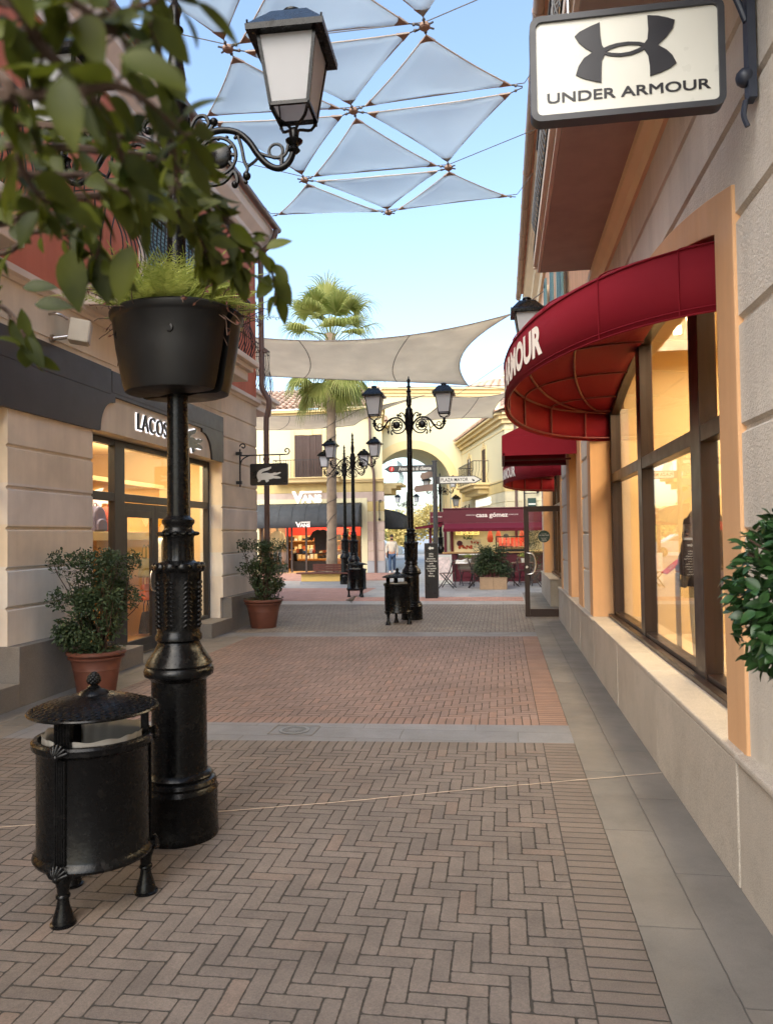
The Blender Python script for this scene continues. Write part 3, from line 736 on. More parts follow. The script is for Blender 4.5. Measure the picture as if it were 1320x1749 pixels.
# interior of the bag shop
mb = MB()
mb.box(-9.0, -5.2, 2.4, 14.7, 0.0, 0.018, 0); mb.box(-9.0, -5.2, 2.4, 14.7, 3.35, 3.4, 1)
mb.box(-9.05, -9.0, 2.4, 14.7, 0.018, 3.35, 2); mb.box(-9.0, -5.25, 14.3, 14.35, 0.018, 3.35, 2); mb.box(-9.0, -5.2, 2.35, 2.4, 0.018, 3.35, 2)
mb.box(-9.0, -5.25, 7.2, 7.3, 0.018, 3.35, 2)
mb.box(-6.25, -6.2, 7.3, 13.2, 0.018, 2.55, 3); mb.box(-6.25, -6.1, 7.3, 13.2, 2.55, 2.62, 2)
mb.build('shop_interior', [M_wood, M_warmceil, M_warmwall, mat('honey_panel', lin(226, 178, 108), 0.6, var=0.06)], lb)
def area(name, loc, sx, sy, power, col=(1.0, 0.80, 0.52), rot=(0, 0, 0)):
    l = bpy.data.lights.new(name, 'AREA'); l.shape = 'RECTANGLE'; l.size = sx; l.size_y = sy; l.energy = power; l.color = col
    o = bpy.data.objects.new(name, l); o.location = loc; o.rotation_euler = rot; COL.objects.link(o); return o
area('shop_ceiling_lamp', (-6.0, 10.8, 3.3), 1.2, 5.0, 72)
area('shop_ceiling_lamp', (-7.0, 4.8, 3.3), 1.2, 4.0, 45)
area('shop_ceiling_lamp', (-6.9, 11.0, 2.75), 0.4, 5.0, 18, rot=(PI, 0, 0))
# lit lettering over the door
CROC = [(700, 1068), (690, 1100), (640, 1130), (560, 1150), (520, 1170), (505, 1195), (545, 1182), (620, 1178), (680, 1193), (720, 1190), (745, 1180), (775, 1178), (800, 1186), (868, 1170), (876, 1188), (840, 1206), (790, 1225), (722, 1228), (760, 1240), (800, 1243), (850, 1256), (878, 1276), (868, 1290), (780, 1290), (732, 1285), (690, 1297), (640, 1305), (655, 1330), (600, 1355), (590, 1340), (580, 1310), (555, 1306), (500, 1311), (492, 1330), (455, 1346), (438, 1340), (448, 1310), (426, 1260), (420, 1220), (436, 1170), (470, 1132), (520, 1107), (600, 1090), (660, 1076)]
CROC = [((x - 650) / 460.0, -(y - 1212) / 460.0) for x, y in CROC]
sg_ = thing('lit_fascia_lettering', 'halo lit black capital letters and crocodile emblem over the bag shop door', 'sign', (LX + 0.01, 10.6, 3.2))
mb = MB(); mb2 = MB(); x = LX + 0.004
put_text(mb, 'LACOSTE', lambda u, v, d: (x + 0.030 + d, 9.58 + u, 3.22 + v), 0.32, align='LEFT', bold=0.0, sx=0.92, extrude=0.012, spacing=1.06)
put_text(mb2, 'LACOSTE', lambda u, v, d: (x + 0.008 + d * 0.5, 9.58 + u, 3.22 + v), 0.32, align='LEFT', bold=0.009, sx=0.92, extrude=0.004, spacing=1.06)
cr = lambda s, oy, oz: (lambda u, v, d: (d, oy + u * s, oz + v * s))
mc = MB(); mc.prism(CROC, cr(0.62, 11.52, 3.20), x + 0.02, x + 0.042); mc.build('crocodile_emblem', M_black, sg_)
mb2.prism([(u * 1.05, v * 1.06) for u, v in CROC], cr(0.62, 11.52, 3.20), x + 0.004, x + 0.012)
mb.build('black_letters', M_black, sg_); mb2.build('white_halo', M_halo, sg_, fix=False)
# hanging crocodile sign on its scrolled bracket
def scroll(cx, cz, r0, turns, a0, sgn=1, n=22):
    return [(cx + r0 * (1 - 0.75 * i / n) * math.cos(a0 + sgn * 2 * PI * turns * i / n), cz + r0 * (1 - 0.75 * i / n) * math.sin(a0 + sgn * 2 * PI * turns * i / n)) for i in range(n + 1)]
hs = thing('hanging_shop_sign', 'black hanging sign with white crocodile emblem on scrolled iron bracket', 'sign', (-4.83, 13.5, 3.2))
mb = MB(); Yh = 13.5
mb.tube([(-4.76, Yh, 2.58), (-4.76, Yh, 3.28)], 0.016, 8)
mb.tube([(p[0], Yh, p[1]) for p in scroll(-4.70, 3.33, 0.062, 1.0, PI, -1)], 0.012, 8)
mb.tube([(-4.76, Yh, 3.16), (-3.88, Yh, 3.16)], 0.013, 8)
mb.tube([(p[0], Yh, p[1]) for p in scroll(-3.87, 3.225, 0.066, 1.0, -PI / 2, 1)], 0.012, 8)
mb.tube([(q.x, Yh, q.z) for q in spline([(-4.76, 0, 2.95), (-4.72, 0, 3.08), (-4.6, 0, 3.15), (-4.5, 0, 3.16)], 5)], 0.012, 8)
for z in (2.66, 3.2): mb.box(-4.83, -4.73, Yh - 0.03, Yh + 0.03, z - 0.03, z + 0.03)
mb.build('iron_bracket', M_iron, hs, smooth=50)
mb = MB()
for xx in (-4.38, -4.0): mb = MB(); mb.tube([(xx, Yh, 3.16), (xx, Yh, 3.07), (xx + 0.01, Yh, 3.0)], 0.008, 6); mb.build('hook', M_steel, hs)
mb = MB()
def rrect(x0, x1, z0, z1, r, n=6):
    o = []
    for cx, cz, a in ((x1 - r, z1 - r, 0), (x0 + r, z1 - r, 90), (x0 + r, z0 + r, 180), (x1 - r, z0 + r, 270)): o += arc(cx, cz, r, a, a + 90, n)
    return o
mb.prism(rrect(-4.56, -3.85, 2.60, 3.0, 0.03), lambda u, v, d: (u, d, v), Yh - 0.03, Yh + 0.03)
pn = mb.build('sign_panel', M_black, hs, bevel=0.004)
mb = MB(); mb.prism(CROC, lambda u, v, d: (-4.2 + u * 0.46, d, 2.795 + v * 0.46), Yh - 0.036, Yh - 0.0305); mb.build('emblem', M_signW, pn, world=False)
# loudspeaker
sp_ = thing('wall_speaker', 'small cream loudspeaker on a swivel arm below the pale moulding', 'speaker', (-4.83, 7.75, 3.95))
mb = MB()
R_ = Matrix.Translation((-4.62, 7.86, 3.97)) @ Matrix.Rotation(math.radians(24), 4, 'Z') @ Matrix.Rotation(math.radians(8), 4, 'Y')
mb.box(-0.11, 0.10, -0.11, 0.11, -0.125, 0.125, 0, R_); mb.build('cabinet', M_creamL, sp_, bevel=0.012)
mb = MB(); mb.box(0.101, 0.108, -0.095, 0.095, -0.11, 0.11, 0, R_); mb.build('grille', mat('grey_speaker_grille', lin(178, 172, 162), 0.8), sp_)
mb = MB(); mb.tube(spline([(-4.85, 7.62, 4.12), (-4.75, 7.64, 4.12), (-4.68, 7.72, 4.08)], 4), 0.016, 8); mb.tube([(-4.85, 7.66, 3.86), (-4.70, 7.76, 3.9)], 0.025, 8); mb.lathe([(0.045, 0), (0.045, 0.03), (0, 0.03)], 14, (0, 0, 0), 0, Matrix.Translation((-4.85, 7.66, 3.86)) @ Matrix.Rotation(PI / 2, 4, 'Y'))
mb.build('arm', M_steel, sp_, smooth=50)
# neighbour further along with one balcony showing past the corner
nb = thing('set_back_building', 'coral building standing back beyond the corner, one bowed balcony railing showing', 'building', (-7.5, 20.0, 0))
mb = MB(); mb.box(-10, -6.55, 16.2, 19.2, 0, 7.6); mb.build('coral_wall', M_coral, nb)
mb = MB()
for (o, z0, z1) in ((0.95, 5.04, 5.14), (0.86, 4.95, 5.038), (0.74, 4.75, 4.948)): mb.box(-6.55, -6.55 + o, 16.6, 18.6 + o * 0.4, z0, z1)
sl = mb.build('balcony_slab', M_trimW, nb, bevel=0.012)
mb = MB()
curvy_rail(mb, [(-5.84, 16.8, 0), (-5.84, 18.85, 0)], 5.14, 6.42, sp=0.13, out=lambda a, b: Vector((1, 0, 0)))
curvy_rail(mb, [(-6.5, 16.8, 0), (-5.84, 16.8, 0)], 5.14, 6.42, sp=0.13, out=lambda a, b: Vector((0, -1, 0)))
curvy_rail(mb, [(-5.84, 18.85, 0), (-6.5, 18.85, 0)], 5.14, 6.42, sp=0.13, out=lambda a, b: Vector((0, 1, 0)))
mb.build('balcony_railing', M_iron, sl, world=False)

# goods in the bag shop
def bag(name, lab, loc, w, h, d, m, hh=0.18, group=None, rz=0.0):
    t = thing(name, lab, 'bag', loc, rz, group)
    mb = MB()
    for (z0, z1, k0, k1) in ((0, 0.12, 0.94, 1.0), (0.12, 0.8, 1.0, 0.94), (0.8, 1.0, 0.94, 0.82)):
        vs = []
        for z, k in ((z0, k0), (z1, k1)):
            dd = d * (1 - 0.65 * z)
            vs += [(-dd / 2, -w * k / 2, z * h), (dd / 2, -w * k / 2, z * h), (dd / 2, w * k / 2, z * h), (-dd / 2, w * k / 2, z * h)]
        mb.add(vs, [(0, 1, 5, 4), (1, 2, 6, 5), (2, 3, 7, 6), (3, 0, 4, 7), (4, 5, 6, 7), (3, 2, 1, 0)])
    mb.build('body', m, t, world=False, bevel=0.012, weld=True)
    mb = MB()
    for dx in (-0.03, 0.03): mb.tube(spline([(dx, -w * 0.22, h * 0.92), (dx, -w * 0.2, h + hh * 0.6), (dx, 0, h + hh), (dx, w * 0.2, h + hh * 0.6), (dx, w * 0.22, h * 0.92)], 5), 0.009, 6)
    mb.build('handle', m, t, world=False, smooth=60)
    return t
Lor = mat('orange_leather', lin(214, 110, 52), 0.55); Lol = mat('olive_canvas', lin(150, 130, 62), 0.8); Lbk = mat('charcoal_leather', lin(48, 46, 50), 0.5)
Lrd = mat('brick_red_nylon', lin(190, 74, 50), 0.6); Lbl = mat('dusty_blue_nylon', lin(86, 88, 128), 0.6); Lye = mat('yellow_leather', lin(222, 178, 70), 0.55); Lcr = mat('cream_leather', lin(238, 220, 160), 0.6); Lpk = mat('pale_pink_leather', lin(224, 160, 160), 0.6)
tsh = thing('display_shelf', 'long cream display shelf on honey coloured panel inside the bag shop', 'shelf', (-6.05, 10.2, 1.63))
mb = MB(); mb.box(-6.2, -5.88, 7.4, 13.15, 1.63, 1.76); mb.build('board', M_warmwall, tsh, bevel=0.004)
mb = MB(); 
for y in (9.0, 11.0, 12.9): mb.box(-6.2, -5.95, y, y + 0.04, 1.5, 1.628)
mb.build('support', M_white, tsh)
def backpack(lab, loc, m):
    t = thing('backpack', lab, 'backpack', loc, 0, 'backpacks on the shop shelf')
    mb = MB(); o = [(-0.17, 0), (0.17, 0), (0.175, 0.22)] + [(0.165 * math.cos(math.radians(a)), 0.24 + 0.15 * math.sin(math.radians(a))) for a in range(10, 171, 16)] + [(-0.175, 0.22)]
    mb.prism(o, lambda u, v, d: (d, u, v), -0.09, 0.09); mb.build('body', m, t, world=False, bevel=0.03)
    mb = MB(); mb.prism([(u * 0.78, v * 0.46 + 0.02) for u, v in o], lambda u, v, d: (d, u, v), 0.08, 0.13); mb.build('front_pocket', m, t, world=False, bevel=0.02)
    mb = MB(); mb.tube(spline([(0.0, -0.04, 0.38), (0.0, -0.03, 0.43), (0.0, 0.03, 0.43), (0.0, 0.04, 0.38)], 4), 0.008, 6); mb.build('grab_loop', m, t, world=False)
backpack('brick red backpack standing on the cream shop shelf', (-6.0, 11.02, 1.76), Lrd)
backpack('dusty blue backpack half hidden beside the red one', (-6.03, 10.66, 1.76), Lbl)
for y, m, lab in ((12.2, Lcr, 'square cream pouch hanging cornerwise inside the shop door'), (12.72, Lye, 'square yellow pouch hanging cornerwise beside the cream one'), (13.0, Lpk, 'pale pink pouch hanging cornerwise near the lamp post')):
    t = thing('hanging_pouch', lab, 'pouch', (-5.98, y, 2.0), 0, 'pouches hung over the shelf')
    mb = MB(); s = 0.15; mb.prism([(0, -s), (s, 0), (0, s), (-s, 0)], lambda u, v, d: (d, u, v), -0.015, 0.015); mb.build('body', m, t, world=False, bevel=0.008)
    mb = MB(); mb.tube([(0, 0, s - 0.01), (-0.02, 0.01, s + 0.1), (-0.2, 0.01, s + 0.12)], 0.006, 5); mb.build('hook', M_steel, t, world=False)
bag('handbag', 'olive canvas tote hanging above the orange one behind the door', (-5.95, 12.15, 1.0), 0.36, 0.32, 0.14, Lol, 0.22)
bag('handbag', 'orange leather tote in the middle of the display behind the door', (-5.95, 12.2, 0.62), 0.42, 0.26, 0.15, Lor, 0.16)
bag('handbag', 'charcoal tote at the bottom of the display behind the door', (-5.95, 12.2, 0.06), 0.40, 0.36, 0.16, Lbk, 0.2)
bag('handbag', 'small dark handbag in lower compartment of the white display stand', (-5.66, 12.32, 0.42), 0.24, 0.22, 0.1, Lbk, 0.1)
bag('handbag', 'small tan handbag in the upper compartment of the white display stand', (-5.66, 12.3, 1.32), 0.2, 0.16, 0.1, Lor, 0.1)
t = thing('display_stand', 'white round cornered display stand with open compartments behind the shop door', 'display stand', (-5.72, 12.3, 0.02))
mb = MB(); P_ = lambda u, v, d: (d, u, v)
mb.ring(rrect(11.98, 12.66, 0.02, 1.66, 0.12), rrect(12.08, 12.56, 0.40, 1.56, 0.05), P_, -5.78, -5.60, closed=True)
for z in (0.68, 1.0, 1.28): mb.box(-5.77, -5.60, 12.06, 12.58, z, z + 0.04)
mb.box(-5.79, -5.775, 12.06, 12.58, 0.38, 1.58); mb.build('panel', M_white, t, smooth=40)
t = thing('crocodile_wall_light', 'glowing white crocodile emblem and letter on wall inside the bag shop', 'sign', (-6.19, 10.9, 2.0))
mb = MB(); mb.prism(CROC, cr(0.5, 11.1, 2.30), -6.198, -6.17); put_text(mb, 'E', lambda u, v, d: (-6.18 + d, 10.55 + u, 2.28 + v), 0.22, bold=0.006); mb.build('glowing_letters', M_halobright, t, fix=False)
for k, (x, y) in enumerate(((-5.7, 9.3), (-5.85, 9.9), (-5.7, 10.5))):
    t = thing('track_spot', ['cream ceiling spotlight nearest the shop window', 'cream ceiling spotlight behind the first in the bag shop', 'cream ceiling spotlight deepest in the bag shop window'][k], 'spotlight', (x, y, 3.35), 0.5, 'track spots in the bag shop')
    mb = MB(); mb.tube([(0, 0, 0), (0, 0, -0.15)], 0.012, 6); mb.build('stem', M_white, t, world=False)
    mb = MB(); mb.tube([(0.0, 0.0, -0.12), (0.12, 0.05, -0.3)], 0.055, 12); mb.build('head', M_white, t, world=False, smooth=40)
# ------------------------------------------------------------------ right building (sportswear shop)
RX = 1.10
rb = thing('rusticated_shop_building', 'long pale rusticated building with orange window surrounds, granite plinth and balcony', 'building', (3.5, 8.0, 0))
GRR = [1.16, 1.64, 2.12, 2.62, 3.10, 3.57, 3.95]
def seg_in(c, hw, z0, rise): return lambda y: z0 + rise * (1 - ((y - c) / hw) ** 2)
WINS = [(6.8, 4.0, 9.6), (17.42, 14.6, 20.25)]
mb = MB(); orr = MB()
def below(z): return [g for g in GRR]
for a, b in ((-3.0, 3.71), (9.89, 10.77), (13.03, 14.31), (20.54, 21.3)): 
    grooved(mb, RX, -1, a, b, 0.6, 3.2, GRR)
    mb.box(RX + 0.052, RX + 0.5, a + 0.003, b - 0.003, 0.55, 3.2)
grooved(mb, RX, -1, -3.0, 3.71, 3.2, 4.3, GRR); grooved(mb, RX, -1, 9.89, 14.31, 3.2, 4.3, GRR); grooved(mb, RX, -1, 20.54, 21.3, 3.2, 4.3, GRR)
for c, a, b in WINS:
    fo = seg_in(c, (b - a) / 2 + 0.3, 3.26, 0.42); fi = seg_in(c, (b - a) / 2, 3.14, 0.42)
    N = 40; y0, y1 = a - 0.29, b + 0.29
    for k in range(N):
        ya = y0 + (y1 - y0) * k / N; yb = y0 + (y1 - y0) * (k + 1) / N; ym = (ya + yb) / 2
        grooved(mb, RX, -1, ya, yb, (fo(ym) + fi(max(a, min(b, ym)))) / 2, 4.3, GRR)
    n = 28
    out = [(a - 0.3, 0.605)] + [(a - 0.3 + (b - a + 0.6) * k / n, fo(a - 0.3 + (b - a + 0.6) * k / n)) for k in range(n + 1)] + [(b + 0.3, 0.605)]
    inn = [(a, 0.605)] + [(a + (b - a) * k / n, fi(a + (b - a) * k / n)) for k in range(n + 1)] + [(b, 0.605)]
    orr.ring(out, inn, lambda u, v, d: (d, u, v), RX - 0.016, RX + 0.36)
out = [(10.75, 0.605), (10.75, 3.25), (13.05, 3.25), (13.05, 0.605)]; inn = [(11.32, 0.605), (11.32, 3.02), (12.5, 3.02), (12.5, 0.605)]
orr.ring(out, inn, lambda u, v, d: (d, u, v), RX - 0.016, RX + 0.36)
mb.build('rusticated_wall', M_creamR, rb); orr.build('orange_surround', M_orange, rb, bevel=0.006)
mb = MB()
mb.box(RX, RX + 0.4, -3, 21.3, 4.3, 8.2); mb.box(RX, 9.0, 21.26, 21.3, 0.0, 8.2); mb.build('peach_upper_wall', M_peach, rb)
mb = MB()
def blocks(a, b, L, z=0.585):
    n = max(1, round((b - a) / L)); s = (b - a) / n
    for k in range(n): mb.box(1.05 + (0.003 if k % 2 else 0), 1.6, a + k * s + 0.003, a + (k + 1) * s - 0.003, 0, z)
blocks(-3.0, 3.74, 1.6); blocks(3.75, 9.3, 1.85); blocks(9.31, 14.88, 0.79)
mb.build('granite_plinth', M_granite, rb, bevel=0.008)
mb = MB(); blocks(17.42, 21.32, 0.97); mb.build('granite_plinth', M_granite, rb, bevel=0.008)
for a, b in ((-3.0, 3.735), (3.74, 5.9), (5.905, 9.31), (9.32, 10.7), (10.705, 13.1), (13.105, 14.9), (17.40, 19.3), (19.305, 21.33)):
    mb = MB(); mb.box(1.036 if not 3.7 < a < 9 else 1.046, 1.46, a, b, 0.585, 0.622); mb.build('plinth_coping', M_granite, rb, bevel=0.010)
# string courses and eaves
mb = MB()
cornice_profile(mb, RX, -1, -3, 21.3, [(-0.02, 4.28), (0.03, 4.28), (0.05, 4.36), (0.1, 4.42), (0.1, 4.5), (0.0, 4.54), (-0.02, 4.54)])
cornice_profile(mb, RX, -1, -3, 21.45, [(-0.02, 7.62), (0.06, 7.62), (0.09, 7.8), (0.2, 7.88), (0.22, 7.98), (0.36, 8.1), (0.40, 8.2), (0.40, 8.28), (-0.02, 8.28)])
mb.box(RX - 0.03, RX + 0.0, 20.7, 21.3, 4.54, 7.62)
mb.build('cornice', mat('cream_cornice', lin(226, 204, 168), 0.8, var=0.04), rb)
mb = MB(); tile_roof(mb, (0.62, -3, 8.34), (0.62, 21.5, 8.34), (3.2, 0, 1.2), 8); mb.build('tiled_roof', M_tile, rb, smooth=50)
mb = MB(); mb.tube([(0.58, -3, 8.25), (0.58, 21.5, 8.25)], 0.075, 10)
for k in range(17): mb.tube([(0.58, -2 + k * 1.45, 8.25), (0.58, -1.95 + k * 1.45, 8.25)], 0.083, 10)
mb.build('gutter', M_gutter, rb, smooth=40)
# balcony over the first window
mb = MB()
mb.box(0.47, RX, -3.0, 8.43, 4.50, 4.66)
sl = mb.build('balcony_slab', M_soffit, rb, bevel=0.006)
mb = MB(); mb.box(0.44, 0.469, -3.0, 8.44, 4.508, 4.70); mb.box(0.40, 0.439, -3.0, 8.46, 4.58, 4.76); mb.box(0.40, RX, 8.432, 8.47, 4.56, 4.76); mb.box(0.40, RX, -3, 8.43, 4.662, 4.76)
mb.build('balcony_edge', M_trimW, sl, world=False)
mb = MB()
curvy_rail(mb, [(0.47, -2.5, 0), (0.47, 8.38, 0)], 4.78, 5.85, sp=0.12, out=lambda a, b: Vector((-1, 0, 0)), bulge=0.08)
curvy_rail(mb, [(0.47, 8.38, 0), (1.05, 8.38, 0)], 4.78, 5.85, sp=0.12, out=lambda a, b: Vector((0, 1, 0)), bulge=0.08)
mb.build('balcony_railing', M_iron, sl, world=False)
for a, b in ((12.6, 14.0), (16.6, 18.0)):
    shutter_window(rb, RX, -1, a, b, 5.0, 7.0, mat('cream_trim', lin(226, 206, 176), 0.8), M_shutT)
for a in (12.0, 14.06, 16.0, 18.06):
    mb = MB(); louvre(mb, RX - 0.10, -1, a, a + 0.52, 5.0, 6.95); mb.build('open_shutter', M_shutT, rb)
# glazing of the shop windows
GXr = 1.385
def shopwin(y0, y1, muls, fi, zb, ztr):
    mb = MB()
    mb.box(GXr - 0.05, GXr + 0.05, y0, y1, zb, zb + 0.07); mb.box(GXr - 0.055, GXr + 0.055, y0, y1, ztr - 0.05, ztr + 0.06)
    for a, b in muls: mb.box(GXr - 0.06, GXr + 0.06, a, b, zb + 0.004, fi((a + b) / 2) + 0.05)
    n = 24; o = [(y0 + (y1 - y0) * k / n, fi(y0 + (y1 - y0) * k / n) + 0.02) for k in range(n + 1)]; i2 = [(u, v - 0.12) for u, v in o]
    mb.ring(o, i2, lambda u, v, d: (d, u, v), GXr - 0.05, GXr + 0.05)
    f = mb.build('window_frame', M_bronze, rb, bevel=0.004)
    mb = MB()
    g = [(y0, zb)] + [(u, v - 0.01) for u, v in o][::1] + [(y1, zb)]
    mb.prism([(y1, zb), (y0, zb)] + o, lambda u, v, d: (d, u, v), GXr - 0.004, GXr + 0.004)
    mb.build('window_glass', M_glass, f, world=False)
    mb = MB(); mb.box(GXr - 0.12, GXr - 0.056, y0, y1, zb, zb + 0.035); mb.build('window_sill', M_bronze, f, world=False, bevel=0.004)
shopwin(4.0, 9.6, ((4.0, 4.1), (5.36, 5.62), (7.52, 7.72), (9.5, 9.6)), seg_in(6.8, 2.8, 3.14, 0.42), 0.624, 2.30)
shopwin(17.45, 20.25, ((17.4, 17.5), (18.7, 18.85), (20.15, 20.25)), seg_in(17.42, 2.82, 3.14, 0.42), 0.624, 2.30)
mb = MB(); frame_rect(mb, GXr, 11.32, 12.5, 0.624, 3.02, 0.1, 0.1); mb.box(GXr - 0.05, GXr + 0.05, 11.42, 12.4, 2.25, 2.36)
f = mb.build('window_frame', M_bronze, rb, bevel=0.004); mb = MB(); mb.box(GXr - 0.004, GXr + 0.004, 11.42, 12.4, 0.72, 2.25); mb.box(GXr - 0.004, GXr + 0.004, 11.42, 12.4, 2.36, 2.92); mb.build('window_glass', M_glass, f, world=False)
mb = MB(); mb.box(GXr - 0.05, GXr + 0.05, 14.6, 17.44, 2.24, 2.36); mb.box(GXr - 0.05, GXr + 0.05, 14.6, 14.72, 0, 2.24); mb.box(GXr - 0.05, GXr + 0.05, 16.9, 17.44, 0, 2.24); mb.box(GXr - 0.04, GXr + 0.04, 15.9, 16.0, 0, 2.24)
f = mb.build('entrance_frame', M_bronze, rb, bevel=0.004)
# open glass door
DY = 15.2
mb = MB(); x0, x1 = 0.43, 1.335
mb.box(x0, x0 + 0.095, DY - 0.025, DY + 0.025, 0.02, 2.18); mb.box(x1 - 0.095, x1, DY - 0.025, DY + 0.025, 0.02, 2.18)
mb.box(x0 + 0.096, x1 - 0.096, DY - 0.024, DY + 0.024, 2.07, 2.18); mb.box(x0 + 0.096, x1 - 0.096, DY - 0.024, DY + 0.024, 0.02, 0.17)
dr = mb.build('open_door', M_bronze, rb, bevel=0.003)
mb = MB(); mb.box(x0 + 0.095, x1 - 0.095, DY - 0.004, DY + 0.004, 0.17, 2.07); mb.build('door_glass', M_glass, dr, world=False)
mb = MB()
for s in (-1, 1): mb.tube(spline([(0.47, DY + s * 0.025, 1.26), (0.50, DY + s * 0.05, 1.26), (0.60, DY + s * 0.06, 1.23), (0.645, DY + s * 0.06, 1.06), (0.60, DY + s * 0.06, 0.88), (0.50, DY + s * 0.05, 0.85), (0.47, DY + s * 0.025, 0.85)], 5), 0.015, 10)
mb.lathe([(0.025, 0), (0.025, 0.012), (0, 0.012)], 14, (0, 0, 0), 0, Matrix.Translation((0.475, DY - 0.025, 0.99)) @ Matrix.Rotation(PI / 2, 4, 'X'))
mb.build('door_handle', M_steel, dr, world=False, smooth=60)
mb = MB(); mb.prism(arc(0.815, 1.585, 0.118, 0, 354, 40), lambda u, v, d: (u, d, v), DY - 0.009, DY - 0.0045)
st = mb.build('green_door_sticker', mat('dark_green_vinyl', lin(24, 54, 42), 0.5), dr, world=False)
mb = MB()
for z, s, tx in ((1.635, 0.020, 'bienvenidos'), (1.605, 0.030, 'WE ARE OPEN'), (1.555, 0.018, 'empuja la puerta'), (1.53, 0.026, 'PUERTA'), (1.50, 0.026, 'ABIERTA')):
    put_text(mb, tx, lambda u, v, d: (0.815 + u, DY - 0.0095 - d * 0, z + v), s, extrude=0)
o = mb.build('sticker_lettering', M_signW, dr, world=False, fix=False)
# interior
mb = MB()
mb.box(1.47, 6.0, 3.0, 21.2, 0.30, 0.34, 0); mb.box(1.47, 6.0, 3.0, 21.2, 3.98, 4.02, 1)
mb.box(5.6, 5.65, 3.0, 21.2, 0.34, 3.98, 2); mb.box(1.47, 5.6, 3.0, 3.05, 0.34, 3.98, 2); mb.box(1.47, 5.6, 21.1, 21.2, 0.34, 3.98, 2)
mb.box(1.6, 3.4, 10.2, 10.26, 0.34, 3.98, 2); mb.box(3.38, 3.44, 8.2, 10.2, 0.34, 3.98, 2)
for y in (4.6, 6.2, 7.8): mb.box(1.47, 5.6, y, y + 0.12, 3.86, 3.98, 1)
mb.box(1.41, 1.6, 3.2, 10.7, 3.5, 4.0, 2)
mb.build('shop_interior', [mat('pale_shop_floor', lin(220, 196, 158), 0.5), M_warmceil, M_warmwall], rb)
area('shop_ceiling_lamp', (2.35, 6.9, 3.8), 1.3, 5.0, 120, (1.0, 0.80, 0.52))
area('shop_ceiling_lamp', (2.6, 17.5, 3.8), 1.3, 4.0, 58, (1.0, 0.78, 0.48))
area('shop_ceiling_lamp', (2.4, 12.0, 3.8), 1.0, 1.2, 19, (1.0, 0.78, 0.48))
for k, y in enumerate((5.15, 7.2, 7.75, 8.3)):
    t = thing('ceiling_spot', ['bright ceiling spotlight showing just under the red awning edge', 'largest of the three lit ceiling spots seen through the window', 'middle one of the three lit ceiling spots seen through the window', 'farthest of the three lit ceiling spots seen through the window'][k], 'spotlight', (1.86 if k else 1.72, y, 3.98), 0, 'ceiling spots in the sportswear shop')
    mb = MB(); mb.lathe([(0.015, 0), (0.015, -0.12), (0.042, -0.12), (0.045, -0.26), (0.04, -0.26), (0.036, -0.25)], 16); mb.build('housing', M_white, t, world=False, smooth=40)
    mb = MB(); mb.lathe([(0.037, -0.256), (0.0, -0.256)], 16); mb.build('lens', M_led, t, world=False)
# red sign on a stand, mannequins
t = thing('price_stand', 'slanted red price sign on slim grey post behind the shop window', 'sign stand', (1.70, 7.85, 0.34))
mb = MB(); mb.box(-0.02, 0.02, -0.025, 0.025, 0, 0.9); mb.lathe([(0.14, 0), (0.14, 0.015), (0, 0.015)], 20); mb.build('post', M_steel, t, world=False)
mb = MB(); Mx = Matrix.Translation((-0.05, 0, 0.96)) @ Matrix.Rotation(math.radians(-40), 4, 'Y') @ Matrix.Rotation(math.radians(0), 4, 'Z'); mb.box(-0.10, 0.10, -0.13, 0.13, -0.006, 0.006, 0, Mx)
pn = mb.build('red_panel', mat('bright_red_card', lin(214, 36, 34), 0.5), t, world=False)
mb = MB(); put_text(mb, '-50%', lambda u, v, d: tuple(Mx @ Vector((-v, -u, 0.0075))), 0.09, extrude=0); mb.build('lettering', M_signW, pn, world=False, fix=False)
